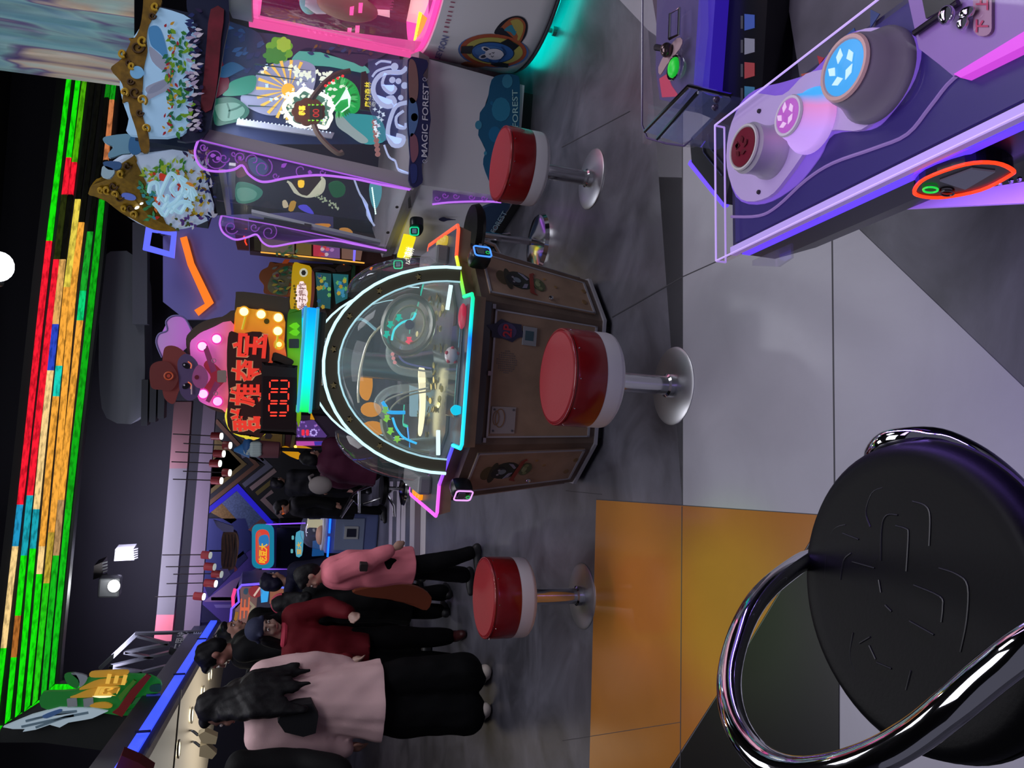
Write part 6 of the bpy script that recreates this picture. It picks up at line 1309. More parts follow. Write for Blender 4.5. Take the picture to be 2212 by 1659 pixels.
# tall man in black behind the women
pm3, W, L, HD, R, s, J, arms, co = person('tall man in black jacket with two white shoulder stripes, behind the pink jacket', (GY(600, 1400, 5.8).x, 5.8), 1.66, -70,
    dict(coat='#08090c', trousers='#07070a', head_yaw=-10, head_pitch=24, loose=1.6, hem=.8, skin='#8c5c50'))
for dx in (0, 8):
    mb = MB(); put(mb, YP(5.52), [(602+dx, 1383), (606+dx, 1385), (618+dx, 1375), (614+dx, 1373)], 0, .01); pm3.part('shoulder_stripe', mb, mat('#d8d8e0', .5), co)
person('dark haired visitor in black, head bent, deep in the queue beside the violet screen', (GY(600, 1362, 6.7).x, 6.7), 1.54, 60, dict(coat='#08090c', trousers='#07070a', head_yaw=15, loose=1.4))
person('visitor in navy padded jacket standing behind the boy in pink', (GY(700, 1256, 6.1).x, 6.1), 1.26, 150, dict(coat='#1a1a30', trousers='#07070a', loose=1.7, hood=True, hair='#14122a'))
person('man in black coat close by the left edge, only partly in view', (GY(800, 1800, 3.75).x, 3.75), 1.66, 20, dict(coat='#09090c', trousers='#08080a', loose=1.2, hem=.6, head_yaw=0, head_pitch=12, skin='#a07464', shoe='#56524e', lean=(.40, -.1), arm_l=((-.01, -.04, -.28), (-.04, -.12, -.2))))
person('person in white trainers and dark green trousers glimpsed behind the red coat', (GY(900, 1440, 6.4).x, 6.4), 1.30, -60, dict(coat='#08090c', trousers='#16241f', shoe='#b8c0b8', loose=1.4))
# farther visitors
p9, W, L, HD, R, s, J, arms, co = person('child in long black hooded coat and glasses near the dome machine', (GZ(832, 1098).x, GZ(832, 1098).y), 1.14, -62,
    dict(coat='#08090c', trousers='#07070a', hood=True, glasses=True, loose=2.0, hem=.5, flare=1.1, head_yaw=-10, head_pitch=12, leg_l=((.12, -.06, .49), (.14, -.10, .085))))
person('dark haired child behind the hooded child with glasses', (GY(700, 1046, 9.3).x, 9.3), 1.16, 150, dict(coat='#08090c', trousers='#07070a', loose=1.8))
pmr, W, L, HD, R, s, J, arms, co = person('child in maroon jacket sitting on a chrome chair behind the coin machine', (GY(760, 1012, 7.0).x, 7.0), 1.30, 150,
    dict(coat='#4a1c34', trousers='#14121a', sit=.42, loose=2.6, slim=1.25, hem=.86, lean=(-.10, -.1), head_pitch=20, leg_l=((.12, -.40, .47), (.12, -.38, .085)), leg_r=((-.12, -.40, .47), (-.12, -.38, .085)), arm_l=((.10, -.05, -.25), (.05, -.14, -.18))))
# ================================================================ canopy, signs and machines on the left and behind
nC = V(.55, -.8, 0).normalized()
A0, A1 = GY(290, 1632, 4.9), GY(466, 1344, 9.2)
can = Thing('canopy', 'long dark kiosk canopy with blue light line and cream downlit underside', 'canopy', tuple((A0+A1)/2))
d_ = (A1-A0); e_ = A0-d_*.22; sdn = d_.cross(UPN).normalized()
if sdn.x < 0: sdn = -sdn
up_ = sdn.cross(d_).normalized()
if up_.z < 0: up_ = -up_
def fq(z0, z1, off, thick, m, nm, par=None, a=e_, b=A1):
    mb = MB(); P = [a+up_*z0, b+up_*z0, b+up_*z1, a+up_*z1]; mb.plate([p+sdn*off for p in P], sdn, thick); return can.part(nm, mb, m, par)
fas = fq(-.09, .20, 0, .12, mat('#191c30', .5), 'fascia')
fq(-.012, .055, .02, .02, em('#3048ff', 1.5), 'light_line', fas)
for k in (.08, .42, .75):
    c = A0+d_*k; can.part('light_joint', MB().box(c+sdn*.03+up_*.02, (.012, .012, .09)), mat('#10101c', .5), fas)
IN = -sdn
SOF = Plane(A0-up_*.09, up_)
WL = 2.6
back0, back1 = e_+IN*WL, A1+IN*.5
so = can.part('soffit', MB().plate([e_-up_*.09, A1-up_*.09, back1-up_*.12, back0-up_*.25], -up_, .03), mat('#b4a894', .5), label='cream underside')
n_s = -up_
SP = Plane((e_+A1)/2-up_*.095, (A1-e_).cross((back0-up_*.16)-e_).normalized())
if SP.n.z > 0: SP.n = -SP.n
SP.p = (e_-up_*.09)
for x, y in ((453, 1457), (437, 1497), (412, 1545), (383, 1618)):
    c = SP(x, y, .006); ax = SP.n; M = ax.to_track_quat('Z', 'Y').to_matrix()
    dl = can.part('downlight', MB().lathe([(.05, 0), (.05, .012)], c, 18, M), em('#fff8d8', 3.5), so); can.part('downlight_ring', MB().tube([c+M@V(.056*math.cos(a*.4), .056*math.sin(a*.4), .01) for a in range(16)], .008, 6, True), mat('#8a8274', .4), dl)
can.part('cable', MB().tube([SP(x, y, .01) for x, y in [(470, 1365), (462, 1374), (468, 1388), (460, 1398)]], .008, 5), BLACK, so)
can.part('seam', MB().tube([SP(x, y, .004) for x, y in [(391, 1490), (384, 1560), (379, 1620), (375, 1660)]], .006, 5), mat('#3a332c', .6), so)
PB = mat('#241e22', .5)
for (x, y) in ((455, 1380), (200, 1740)):
    p = (A1 if x > 400 else e_)+IN*.3; can.part('post', MB().box((p.x, p.y, (p.z-.1)/2), (.12, .12, p.z-.1)), PB)
for q, (P, lab) in enumerate((([(428, 1588), (442, 1580), (470, 1592), (466, 1608), (436, 1606)], 'cream spotlight clamped under the canopy, upper'), ([(432, 1612), (446, 1608), (468, 1628), (458, 1640), (430, 1634)], 'cream spotlight clamped under the canopy, nearest the edge'))):
    tsp = Thing('clamp_lamp', lab, 'lamp', tuple(GY(*P[0], 4.7))); mb = MB(); put(mb, YP(4.7), P, 0, .06); tsp.part('shade', mb, mat('#c8b890', .5)); tsp.part('arm', MB().tube([GY(P[0][0], P[0][1], 4.72), GY(P[0][0]-10, P[0][1]-8, 4.74), SP(P[0][0]-16, P[0][1]-10, 0)], .008, 6), BLACK)
mb = MB(); put(mb, YP(4.4), [(238, 1690), (262, 1632), (300, 1648), (330, 1668), (330, 1700)], 0, .1); solo('red_sign_box', mb, mat('#5c1c20', .4), 'dark red sign box at the near end of the canopy', 'sign', tuple(GY(270, 1660, 4.4)))
# truss with white lettering behind the canopy
lamp('soffit_fill', 'AREA', tuple(SP(420, 1560, 0)+V(0, 0, -.75)), 17, (1, .95, .86), 1.4, 1.0, tuple(SP(420, 1560, 0)))  # unseen uplight added to brighten the cream underside
K3 = lambda P: [(x/3.26, 1150+y/3.26) for x, y in P]
tr = Thing('roof_truss', 'grey steel truss standing on the canopy with white lettering', 'truss', tuple(GY(330, 1410, 8.6)))
TP = YP(8.6); TM = mat('#54585e', .5); TD = mat('#22242a', .5)
def bar(P, w, m, off=0.0): mb = MB(); put(mb, TP, K3(band(P, w)), off, .05); return tr.part('bar', mb, m)
bar([(700, 965), (960, 720)], 26, TM); bar([(950, 718), (1420, 706)], 16, TD, .02)
for P in ([(965, 735), (1180, 790)], [(880, 850), (1190, 790)], [(870, 850), (1080, 890)], [(770, 950), (1190, 850)], [(760, 955), (1000, 990)], [(960, 1000), (1200, 940)]): bar(P, 18, mat('#33363b', .5), .01)
bar([(1190, 830), (1290, 870)], 50, TD, -.02)
for i, (wd, q) in enumerate((('ASTER', [(1200, 820), (1265, 690), (1300, 700), (1240, 830)]), ('IDOL', [(1240, 822), (1305, 692), (1340, 700), (1280, 830)]), ('MUK', [(1280, 820), (1345, 694), (1380, 700), (1318, 828)]), ('GAME', [(1318, 818), (1385, 698), (1420, 702), (1355, 825)]))[:2]):
    mb = MB()
    # lettering runs in two lines across the board
    ys = (1240, 1390); x0, x1 = ((1215, 1300) if i == 0 else (1310, 1395))
    word(mb, ('三国战', '群雄')[i], *[TP(*K3([p])[0], .06) for p in ((x1, 820), (x1+30, 700), (x0+40, 700), (x0, 820))], TP.n, .002, .02); tr.part('lettering', mb, mat('#b8b8bc', .5))
# carved topper with white wing; glow added to wing, board and gold for brightness
wt = Thing('winged_sign', 'gold lettered fantasy sign with a white feathered wing above the canopy', 'sign', tuple(GY(230, 1500, 6.2)))
WP = YP(6.2)
def wp(nm, P, m, off=0, t=.02, par=None, lab=None): mb = MB(); put(mb, WP, K3(P), off, t); return wt.part(nm, mb, m, par, lab)
wing = wp('wing', [(20, 1372), (220, 1290), (420, 1235), (660, 1240), (760, 1260), (650, 1310), (600, 1320), (480, 1340), (420, 1375), (350, 1355), (250, 1390), (160, 1405), (180, 1385), (90, 1385)], em('#b0c8d8', .3, '#a8b8c0'), 0, .03, None, 'white feathered wing')
for P in ([(180, 1330), (420, 1270), (540, 1260)], [(250, 1375), (460, 1300), (620, 1270)], [(150, 1370), (380, 1320), (520, 1290)]): wp('feather', band(P, 16), mat('#6c8898', .5), .004, .006, wing)
wp('blue_shade', spl([(300, 1290), (420, 1245), (430, 1265), (330, 1310)], 3), mat('#4a70a8', .5), .005, .006, wing)
wp('back_board', spl([(300, 1130), (440, 1120), (560, 1100), (640, 1010), (760, 980), (900, 1000), (1060, 1010), (1140, 1080), (1040, 1200), (900, 1290), (700, 1270), (440, 1260), (290, 1230)], 3), em('#1c9c38', .2, '#1c5428'), -.02, .03)
wp('leaf_print', spl([(455, 1000), (520, 990), (560, 1050), (540, 1100), (470, 1060)], 3), mat('#1c7c30', .5), .0, .01); wp('grey_horn', spl([(500, 990), (610, 1010), (600, 1060), (560, 1090), (550, 1040)], 3), mat('#8a949c', .5), .0, .02)
GOLD = em('#d09a30', .28, '#a8802c')
for P in ([(640, 985), (740, 975), (900, 972), (880, 1010), (760, 1020), (640, 1020)], [(600, 1080), (700, 1040), (860, 1030), (880, 1070), (700, 1090), (560, 1110)], [(530, 1150), (660, 1100), (830, 1090), (820, 1130), (660, 1160), (500, 1165)], [(640, 1230), (760, 1240), (790, 1220), (740, 1200), (650, 1210)]): wp('gold_scroll', spl(P, 3), GOLD, .012, .02)
mb = MB()
for ch, q in (('三', [(880, 1075), (900, 1005), (760, 990), (740, 1070)]), ('国', [(820, 1150), (850, 1085), (690, 1085), (660, 1150)])): word(mb, ch, *[WP(*K3([p])[0], .035) for p in q], WP.n, .002, .05)
wt.part('lettering', mb, em('#ffc850', .5, '#c89c40'))
for x in (470, 585): wp('white_panel', [(x, 1175), (x+70, 1160), (x+75, 1225), (x+5, 1232)], mat('#8c9498', .5), .008, .01)
wp('red_banner', [(790, 1270), (860, 1300), (960, 1150), (1065, 1015), (1030, 1000), (920, 1110), (830, 1240)], mat('#7c1c1c', .5), .016, .02); wp('green_band', [(830, 1160), (940, 1040), (960, 1050), (850, 1190)], mat('#4c8c28', .5), .02, .02)
for P, c in ((spl([(1060, 1080), (1130, 1070), (1130, 1120), (1060, 1120)], 3), '#1c4c3c'), (spl([(900, 1190), (990, 1160), (1010, 1190), (930, 1210)], 3), '#2c7c40'), (spl([(900, 1250), (1000, 1240), (990, 1280), (900, 1280)], 3), '#186c30'), (band([(1030, 1150), (1090, 1150), (1130, 1145)], 18), '#3c4cb0'), (band([(980, 1215), (1030, 1225), (1040, 1205)], 16), '#4c4cb0')): wp('leaf_print', P, mat(c, .5), .01, .01)
wp('gleam', spl([(650, 1155), (720, 1150), (780, 1145), (780, 1160), (700, 1166)], 2), em('#fff0c0', 1.0), .036, .004)
mb = MB(); put(mb, YP(6.26), K3([(300, 1200), (900, 1290), (1000, 1290), (1100, 1420), (900, 1560), (300, 1480), (0, 1480), (0, 1390)]), -.05, .08); wt.part('dark_rack', mb, mat('#14181a', .6))
wt.part('strut', MB().tube([GY(255, 1520, 6.25), GY(330, 1540, 6.25), V(GY(330, 1540, 6.25).x-.1, 6.3, 1.9)], .03, 8), mat('#1c1f22', .5))
# ------------------------------------------------ machines along the far left
def cabinet(name, label, base_px, Y, x0, x1, depth, z1, m, kick=True):
    t = Thing(name, label, 'arcade machine', ((x0+x1)/2, Y+depth/2, 0)); t.part('cabinet', MB().box(((x0+x1)/2, Y+depth/2, z1/2+.02), (x1-x0, depth, z1-.04), bev=.02), m)
    t.part('plinth', MB().box(((x0+x1)/2, Y+depth/2+.02, .02), (x1-x0-.06, depth-.04, .04)), BLACK); return t
def ez(x, y, Y): return GY(x, y, Y)
# dark screen machine with red lozenge sign
Y = 9.5; a, b = GY(600, 1230, Y).x, GY(600, 1135, Y).x
dk = cabinet('screen_machine', 'tall black screen machine with teal sign and red lozenge lettered in yellow', None, Y, a, b, .5, 1.02, mat('#10131e', .4)); DP = YP(Y-.01)
def dp(nm, P, m, off=0, t=.006, par=None, Yp=None): mb = MB(); put(mb, Yp or DP, P, off, t); return dk.part(nm, mb, m, par)
sgn = dp('sign_panel', rrect(544, 1134, 592, 1228, 14), em('#1888a8', .7, '#186080'), .05, .06); dp('lozenge', rrect(552, 1144, 582, 1220, 13), em('#e84838', .75, '#a02818'), .06, .012, sgn); dp('lozenge_shine', rrect(556, 1150, 564, 1212, 4), em('#f0785c', .5), .064, .004, sgn)
dp('blue_splash', spl([(560, 1160), (578, 1156), (580, 1178), (562, 1180)], 3), em('#2c7cc0', .8), .066, .004, sgn)
mb = MB(); wordpx(mb, '吃豆大', DP, [(576, 1214), (578, 1172), (560, 1170), (558, 1212)], .072, .03); dk.part('lettering', mb, em('#ffc830', .8), sgn)
scn = dp('screen', [(598, 1140), (700, 1142), (690, 1225), (596, 1226)], mat('#0a0c18', .15), .004)
dp('screen_sign', spl([(640, 1150), (656, 1148), (655, 1175), (652, 1200), (640, 1202), (638, 1176)], 2), em('#58b8d8', .6), .006, .004, scn); mb = MB(); wordpx(mb, '豆大', DP, [(651, 1198), (651, 1170), (641, 1170), (641, 1198)], .010, .03); dk.part('lettering', mb, em('#f0b838', .7), scn)
for x, y in ((630, 1157), (628, 1186)): dp('screen_icon', rrect(x, y, x+5, y+9, 2), em('#70c0c8', .6), .006, .003, scn)
for P in ([(574, 1133), (660, 1130)], [(566, 1229), (648, 1231)]): dk.part('light_line', MB().tube([GY(x, y, Y-.02) for x, y in P], .008, 6), em('#8a50ff', 1.2))
dp('control_panel', [(676, 1170), (700, 1165), (700, 1200), (674, 1202)], em('#1c60a8', .4), .04, .05)
# dome machine
Y = 8.6; a, b = GY(740, 1196, Y).x, GY(740, 1110, Y).x; cx_ = (a+b)/2
dm = Thing('dome_machine', 'small blue and white machine under a clear dome', 'arcade machine', (cx_, Y+.25, 0)); zt = GY(703, 1150, Y).z
dm.part('cabinet', MB().box((cx_, Y+.25, zt/2), (b-a, .5, zt), bev=.02), mat('#6a78b0', .4)); dm.part('panel', MB().box((cx_, Y-.01, zt*.55), ((b-a)*.8, .02, zt*.55)), mat('#8a98b8', .4)); dm.part('picture_frame', MB().box((cx_+.02, Y-.03, zt*.52), (.14, .02, .15)), mat('#c0c4c8', .4)); dm.part('picture', MB().box((cx_+.02, Y-.045, zt*.52), (.09, .012, .10)), mat('#20243c', .4))
for i in range(2): dm.part('light_strip', MB().box((cx_-.06+i*.30-.1, Y-.02, zt*.93), (.26, .02, .02)), em('#1870ff', 1.6))
dm.part('dome', MB().lathe([(.225, 0), (.225, .06), (.20, .15), (.15, .21), (.08, .245), (0, .255)], (cx_, Y+.25, zt), 32), clear('#c8d0f0', .08, refl=.9), smooth=True); dm.part('dome_rim', MB().lathe([(.235, -.01), (.24, .0), (.235, .02), (.2, .02)], (cx_, Y+.25, zt), 32), mat('#b8bcc8', .3), smooth=True)
dm.part('figure_column', MB().lathe([(.05, 0), (.045, .16), (.06, .18)], (cx_+.06, Y+.25, zt), 16), em('#d8d0a8', .5)); dm.part('prize_heap', MB().ell((cx_-.06, Y+.25, zt+.03), (.12, .12, .05)), mat('#a87c5c', .6), smooth=True)
# machine with violet outline and painted front
Y = 8.2; vm = Thing('violet_machine', 'arcade machine outlined in violet light with orange and pink painted front', 'arcade machine', (GY(600, 1310, Y).x, Y+.3, 0)); VP = YP(Y)
def vp(nm, P, m, off=0, t=.006, par=None): mb = MB(); put(mb, VP, P, off, t); return vm.part(nm, mb, m, par)
OUT = [(522, 1262), (563, 1258), (700, 1255), (880, 1250), (870, 1345), (700, 1350), (496, 1360), (500, 1315), (516, 1300), (514, 1280)]
vp('cabinet', OUT, mat('#2a2450', .4), -.01, .5); vm.part('light_outline', MB().tube([VP(x, y, .004) for x, y in [(496, 1358), (500, 1315), (516, 1300), (514, 1274), (522, 1264), (563, 1261), (630, 1258)]], .012, 6), em('#6a50ff', 1.5))
fr_ = vp('painted_front', [(518, 1268), (558, 1266), (552, 1330), (540, 1352), (505, 1356), (508, 1316), (520, 1303)], mat('#a87c78', .4), .002); vp('red_disc', circ(552, 1278, 15, 13, 18), em('#b02838', .4), .006, .004, fr_); vp('white_bar', [(547, 1286), (560, 1268), (563, 1270), (550, 1289)], em('#f0d0c0', .6), .010, .004, fr_)
mb = MB(); wordpx(mb, '王', VP, [(537, 1340), (540, 1290), (520, 1290), (517, 1340)], .006, .03); vm.part('lettering', mb, em('#f07048', .6), fr_)
for P, c in ((band([(506, 1350), (512, 1322)], 7), '#d89830'), (band([(538, 1300), (548, 1310), (538, 1325), (548, 1338)], 6), '#d8c8a8'), (spl([(528, 1272), (536, 1272), (534, 1284), (526, 1282)], 2), '#3c6c88')): vp('front_print', P, mat(c, .4), .006, .004, fr_)
vp('blue_sign', [(562, 1264), (583, 1262), (578, 1300), (564, 1302)], em('#30a8f0', .8), .006, .02); vp('pink_neon', band([(504, 1312), (503, 1290), (508, 1272)], 7), em('#ff3c88', 1.0), .0, .01)
vp('screen', [(584, 1262), (616, 1260), (612, 1300), (582, 1304)], em('#c07858', .35), .006, .01); vm.part('light_bar', MB().tube([VP(x, y, .03) for x, y in [(564, 1262), (628, 1256)]], .012, 6), em('#5870ff', 1.4)); vm.part('light_bar', MB().tube([VP(x, y, .03) for x, y in [(584, 1266), (616, 1270)]], .010, 6), em('#5870ff', 1.2))
# hanging carved barrel sign near the red cans
bs = Thing('barrel_sign', 'brown carved barrel shaped sign hanging before the violet wall', 'sign', tuple(GY(495, 1190, 9.2))); BP_ = YP(9.2)
mb = MB(); put(mb, BP_, c4(spl([(255, 1215), (360, 1200), (395, 1270), (390, 1400), (350, 1530), (250, 1525), (240, 1380)], 3)), 0, .12); brl = bs.part('barrel', mb, mat('#5a3c28', .6, noise=.3, nscale=20))
for x in (275, 305, 335, 365): mb = MB(); put(mb, BP_, c4(band([(x, 1222), (x+10, 1370), (x-12, 1515)], 9)), .004, .01); bs.part('carved_groove', mb, mat('#2c1c14', .6), brl)
for P, m in (([(170, 1090), (260, 1120), (350, 1150), (350, 1200), (260, 1200), (200, 1150)], '#7c7ca8'), ([(230, 1530), (300, 1530), (320, 1580), (260, 1640)], '#8a7cb0'), ([(350, 1480), (385, 1540), (360, 1560)], '#6c2838')): mb = MB(); put(mb, BP_, c4(P), .002, .03); bs.part('ragged_cloth', mb, mat(m, .6))
bs.part('hanger', MB().tube([BP_(480, 1190), BP_(452, 1190)], .01, 6), BLACK)
# ------------------------------------------------ machines between the hat sign and the forest machine
KX = lambda P: [(480+x/4.879, 460+y/4.879) for x, y in P]
Y = 6.0; ym = Thing('monkey_machine', 'yellow painted machine with curly orange top, glowing white lettering and jungle screens', 'arcade machine', (GY(650, 620, Y).x, Y+.3, 0)); YPn = YP(Y)
def yp(nm, P, m, off=0, t=.006, par=None, lab=None): mb = MB(); put(mb, YPn, KX(P), off, t); return ym.part(nm, mb, m, par, lab)
yp('cabinet', [(700, 520), (1420, 560), (2900, 620), (2900, 1240), (1300, 1150), (700, 1080)], mat('#3c2c1c', .5), -.03, .5)
tp = yp('top_board', spl([(390, 650), (420, 600), (480, 570), (505, 515), (560, 530), (640, 525), (720, 520), (780, 560), (760, 700), (730, 860), (660, 880), (540, 860), (440, 840), (440, 760), (395, 700)], 3), mat('#8a4a1c', .5), 0, .05, None, 'curly orange painted top')
yp('painting', spl([(560, 620), (640, 570), (740, 560), (740, 660), (700, 760), (680, 860), (560, 860), (480, 800), (500, 700)], 3), mat('#6c6c4c', .5, noise=.3, nscale=30), .003, .004, tp); yp('painting', spl([(530, 640), (580, 620), (610, 660), (580, 700), (540, 680)], 3), mat('#8a8478', .5), .006, .004, tp); yp('painting', spl([(560, 650), (590, 640), (595, 670), (570, 675)], 3), mat('#8c2c2c', .5), .01, .004, tp)
rq = random.Random(5)
for c in ('#1c6a48', '#2c8c5c', '#b8a838', '#7c7c70'):
    for i in range(7): x, y = rq.uniform(520, 720), rq.uniform(580, 850); yp('leaf_print', leaf(x, y, 70, 26, rq.uniform(-.6, .6)), mat(c, .5), .008+.0006*i, .002, tp)
yb = yp('name_panel', spl([(760, 520), (860, 550), (940, 580), (950, 800), (935, 1080), (850, 1090), (720, 1000), (730, 760), (735, 640)], 3), em('#c8a010', .55, '#a88410'), .02, .03, None, 'yellow lit name panel')
yp('gem', circ(858, 628, 44, 46, 18), em('#f0f0d8', .5), .024, .004, yb); yp('gem', circ(858, 630, 26, 30, 6), mat('#4c4c44', .4), .03, .004, yb)
yp('white_lettering', scallop(838, 880, 66, 165, 12, .14), em('#ffe8e8', .9), .026, .006, yb); mb = MB()
wordpx(mb, '猴子摘桃', YPn, KX([(880, 1020), (880, 745), (800, 745), (800, 1020)]), .036, .02); ym.part('lettering', mb, em('#c89088', .4), yb)
for i in range(9): yp('berry_print', circ(768+rq.uniform(-12, 12), 770+i*32, 14, 14, 10), mat('#a89020', .5), .034, .004, yb)
yp('pink_edge', spl([(945, 600), (970, 640), (975, 800), (960, 960), (930, 1080), (915, 1080), (935, 900), (942, 760)], 3), mat('#a8584c', .5), .03, .03)
for P, c in (([(985, 625), (1150, 640), (1140, 1010), (1010, 990)], '#2c6a70'), ([(1165, 640), (1330, 650), (1320, 900), (1200, 960)], '#2c7c84')):
    sc_ = yp('jungle_screen', P, em(c, .4), .03, .02)
    for i in range(16): x, y = rq.uniform(P[0][0]+20, P[1][0]-20), rq.uniform(P[0][1]+20, P[2][1]-20); yp('screen_picture', scallop(x, y, 22, 24, 5, .3), em(rq.choice(['#3cb088', '#c8a838', '#48a0c8', '#7cc870', '#2c5c8c', '#d0b840']), .5), .033+.0008*i, .002, sc_)
for P in ([(960, 580), (1080, 560), (1200, 600), (1180, 625), (1080, 600), (970, 620)], [(1190, 590), (1250, 540), (1360, 560), (1340, 610), (1220, 620)], [(1000, 1000), (1080, 1010), (1090, 1080), (1010, 1070)]): yp('rock_print', spl(P, 3), mat('#3a2c28', .6), .035, .02)
yp('green_post', [(1370, 530), (1405, 540), (1395, 780), (1355, 760)], mat('#1c4c30', .5), .03, .03)
for P, l in (([(1555, 590), (1580, 545), (1595, 555), (1575, 600)], 0), ([(1275, 540), (1290, 515), (1300, 520), (1288, 545)], 1), ([(630, 530), (660, 485), (715, 490), (690, 530)], 2)): yp('orange_lamp', P, em('#ff7818' if l < 2 else '#b04820', 1.0 if l < 2 else .35), .05, .02)
# candy coloured machine half hidden behind the forest machine
Y = 5.6; am = Thing('candy_machine', 'wide amber edged machine with red neon lettering and candy coloured prizes', 'arcade machine', (GY(620, 560, Y).x, Y+.3, 0)); APn = YP(Y)
def ap(nm, P, m, off=0, t=.006, par=None): mb = MB(); put(mb, APn, KX(P), off, t); return am.part(nm, mb, m, par)
ap('cabinet', [(280, 50), (1700, 240), (2600, 330), (2600, 600), (1560, 530), (400, 410), (290, 400)], mat('#3c1c14', .5), -.05, .2)
am.part('leg_box', MB().box((GY(620, 540, Y).x+.25, Y+.16, .3), (.9, .2, .6)), BLACK)
ns = ap('neon_panel', [(120, 50), (270, 90), (285, 390), (160, 380), (145, 320)], mat('#5c241c', .4), 0, .05); ap('neon_letters', band([(215, 180), (245, 170), (225, 210), (248, 225), (228, 250), (245, 270), (240, 300), (260, 340)], 14), em('#ff4020', 1.1), .004, .01, ns)
ap('edge_light', band([(405, 412), (700, 440), (1100, 480), (1500, 526)], 11), em('#ffb848', .9), .03, .02)
for P, c, e in (([(330, 150), (400, 160), (410, 400), (340, 390)], '#3c3414', .2), ([(410, 250), (760, 290), (760, 430), (410, 400)], '#8c7c6c', .3), ([(780, 300), (940, 320), (940, 450), (780, 430)], '#8c7438', .35), ([(960, 320), (1040, 330), (1040, 460), (960, 450)], '#d83c58', .45), ([(1040, 330), (1240, 350), (1240, 480), (1040, 460)], '#8c60a8', .45), ([(1260, 360), (1480, 380), (1460, 500), (1260, 480)], '#a07868', .35)): ap('prize_bay', P, em(c, e), .006, .01)
for P in ([(1385, 380), (1410, 380), (1400, 510), (1380, 505)],): ap('light_tube', P, em('#8070ff', 1.0), .02, .02)
for i in range(14): x, y = rq.uniform(540, 780), rq.uniform(370, 470); ap('leaf_print', leaf(x, y, 60, 26, rq.uniform(-2, 1)), mat(rq.choice(['#a89c28', '#5c8c58', '#7ca870', '#c8b030']), .5), .03+.001*i, .004)
for i in range(8): x, y = rq.uniform(970, 1200), rq.uniform(350, 440); ap('candy', circ(x, y, 22, 18, 10), em(rq.choice(['#f06080', '#e8d0d8', '#c890d8', '#d84850']), .5), .02, .02)
# machine seen between the coin machine and the maroon jacket
KZ = lambda P: [(540+x/12.29, 880+y/12.29) for x, y in P]
Y = 7.6; pk2 = Thing('pink_machine', 'low machine lit pink and violet with yellow panels behind the coin machine', 'arcade machine', (GY(680, 950, Y).x, Y+.3, 0)); PPn = YP(Y)
def pp(nm, P, m, off=0, t=.006, par=None): mb = MB(); put(mb, PPn, KZ(P), off, t); return pk2.part(nm, mb, m, par)
pp('cabinet', [(280, 560), (860, 600), (1200, 200), (3400, 300), (3400, 900), (2200, 1000), (1300, 1080), (860, 1080), (280, 1010)], mat('#3c2c40', .5), -.02, .4); pk2.part('leg_box', MB().box((GY(680, 950, Y).x-.05, Y+.22, .3), (.6, .38, .6)), BLACK)
yb2 = pp('yellow_panel', [(290, 610), (860, 630), (850, 1030), (280, 1000)], mat('#9c7c3c', .5), .004, .02); pp('panel_print', [(400, 680), (540, 690), (600, 750), (540, 840), (400, 830)], mat('#4c3c40', .5), .008, .004, yb2); pp('panel_print', [(560, 700), (780, 640), (780, 720), (620, 740)], mat('#b0904c', .5), .012, .004, yb2)
for x in (410, 660): pp('panel_lamp', circ(x, 970, 60, 34, 14), em('#ffc890', .8), .012, .01, yb2)
pp('purple_window', [(1230, 380), (1700, 330), (2050, 760), (2000, 800), (1230, 790)], em('#6a489c', .45), .004, .01); pp('pink_glow', [(1230, 900), (2000, 900), (1900, 1010), (1230, 1020)], em('#d858c8', .6), .004, .01); pp('violet_glow', [(1700, 905), (2050, 900), (1960, 1000), (1720, 1010)], em('#5448d0', .5), .008, .006)
for x in (1410, 1525): pp('red_digit', rrect(x-40, 590, x+40, 750, 26), em('#f02c48', .9), .012, .006)
for i in range(9): a = i*.7; pp('white_bulb', circ(1690+80*math.cos(a), 670+80*math.sin(a), 26, 26, 9), em('#c8b0ff', .8), .012, .006)
for i in range(14): pp('sparkle', star(rq.uniform(1280, 1900), rq.uniform(380, 780), 40, 16, 4, rq.random()), em(rq.choice(['#d090e0', '#a878e0', '#f0d0f0']), .6), .011, .004)
for P in ([(880, 1040), (1100, 1090), (1370, 1260), (1270, 1385), (860, 1180)], [(1200, 1020), (1500, 1050), (1820, 1190), (1640, 1260), (1500, 1240), (1180, 1080)]): pp('orange_shelf', spl(P, 2), em('#e8a010', .6), .03, .05)
pp('spark', circ(1210, 1050, 36, 44, 12), em('#ffe060', 2.0), .09, .02); pp('bead_post', [(1180, 450), (1260, 460), (1150, 1120), (1060, 1080)], mat('#6c6448', .5), .02, .03); pp('bead_post', [(880, 640), (930, 640), (910, 1050), (860, 1040)], mat('#5c5838', .5), .02, .03); pp('dark_red_panel', [(940, 640), (1110, 640), (1080, 1080), (930, 1000)], mat('#4c1c30', .5), .006, .02)
pp('orange_wedge', [(1600, 320), (1620, 120), (1720, 330)], em('#e8a010', .6), .03, .02)
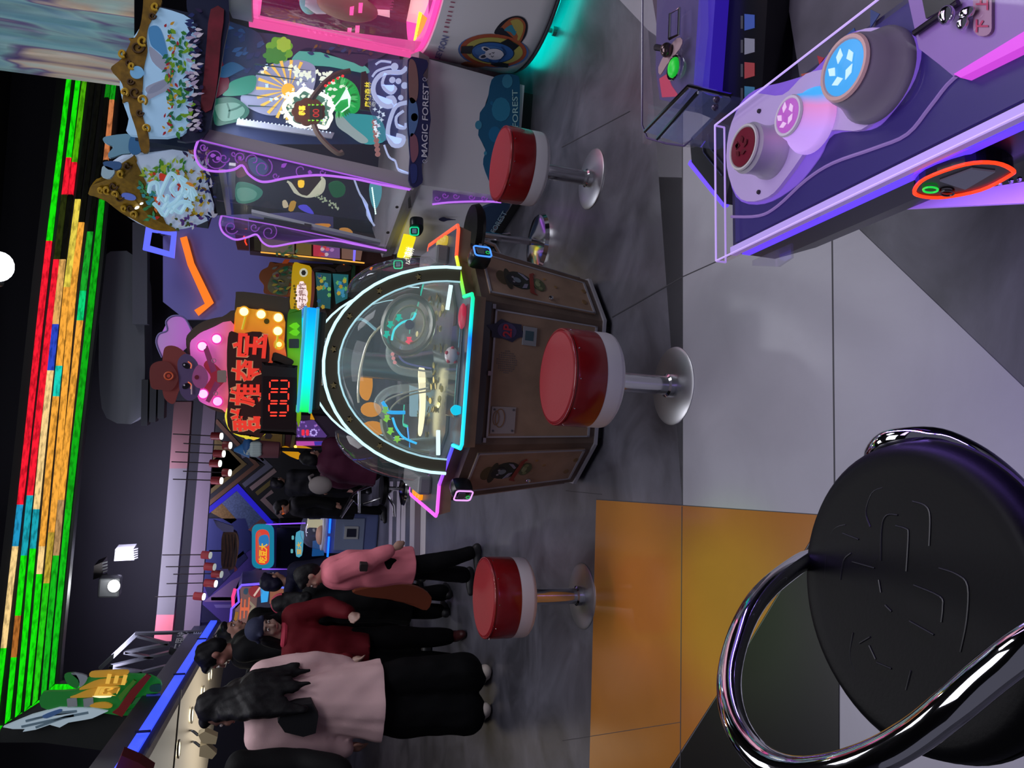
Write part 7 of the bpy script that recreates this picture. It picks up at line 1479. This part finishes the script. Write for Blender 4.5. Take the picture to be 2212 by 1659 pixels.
# gnome standing on the pink machine
gnm = Thing('gnome_figure', 'gnome figure with blue pointed hat and white beard above the yellow panel', 'figurine', tuple(GY(560, 970, 7.4))); GP = YP(7.4)
def cone(P0, P1, r0, r1, m, nm): return gnm.part(nm, MB().tube([GY(*P0, 7.4), GY(*P1, 7.4)], [r0, r1], 18), m, smooth=True)
cone((505, 972), (538, 970), .012, .085, mat('#2c6cac', .6), 'hat'); gnm.part('hat_brim', MB().ell(GY(535, 965, 7.4), (.09, .09, .05)), mat('#285c98', .6), smooth=True)
bd = gnm.part('beard', MB().cap(GY(540, 970, 7.38), .07, GY(555, 970, 7.38), .075), mat('#a8b8b8', .7), smooth=True)
for i in range(5): gnm.part('beard_curl', MB().cap(GY(546, 960+i*5, 7.32), .025, GY(560, 960+i*5, 7.32), .022), mat('#b4c4c4', .7), bd)
cone((560, 970), (602, 972), .08, .075, mat('#6c3c44', .6), 'gown'); gnm.part('stand_rod', MB().tube([GY(600, 970, 7.42), V(GY(600, 970, 7.42).x, 7.42, 0)], .02, 6), BLACK); gnm.part('gown_end', MB().ell(GY(602, 972, 7.4), (.075, .06, .02)), mat('#5c343c', .6), smooth=True)
# ------------------------------------------------ chrome chairs
def chair(label, Y, P_seat, bars, feet_):
    t = Thing('chrome_chair', label, 'chair', (GY(*P_seat, Y).x, Y, 0), 'chrome chairs at the machines')
    c = GY(*P_seat, Y); t.part('seat', MB().lathe([(0, -.03), (.14, -.03), (.16, -.01), (.15, .02), (0, .03)], c, 24), LEA, smooth=True)
    for P in bars: t.part('frame_bar', MB().tube([GY(x, y, Y+dy) for x, y, dy in P], .013, 8), CHROME, smooth=True)
    t.part('column', MB().tube([c, V(c.x, c.y, .05)], .02, 10), CHROME); t.part('base_plate', MB().lathe([(.16, 0), (.15, .02), (.03, .05)], V(c.x, c.y, 0), 24), CHROME, smooth=True); return t
chair('chrome chair with bent tubular back, empty, behind the child in maroon', 7.25, (828, 1055), [[(808, 1046, 0), (780, 1057, .05), (762, 1068, .05), (738, 1112, .1)], [(858, 1052, 0), (826, 1075, 0), (775, 1092, .05), (762, 1080, .1), (736, 1118, .1)], [(776, 1062, 0), (776, 1108, 0)], [(836, 1068, 0), (850, 1092, 0), (852, 1116, 0)]], None)
chair('chrome chair legs showing between the coin machine and forest machine', 3.95, (1022, 505), [[(1038, 512, 0), (1018, 545, .05), (995, 560, .1)], [(1040, 520, 0), (1068, 530, 0), (1086, 562, 0)], [(1020, 522, 0), (1100, 506, .1)], [(905, 590, -.1), (935, 560, 0), (960, 548, .1)]], None)
mb = MB().ell(GY(692, 1048, 6.8), (.08, .05, .10)); bg = Thing('shoulder_bag', 'white cloth bag beside the child in maroon', 'bag', tuple(GY(715, 1048, 6.8))); bg.part('pouch', mb, mat('#8c8484', .7), smooth=True); bg.part('strap', MB().tube([GY(672, 1040, 6.8), GY(668, 1030, 6.85), GY(676, 1026, 6.9)], .012, 6), mat('#908888', .7))
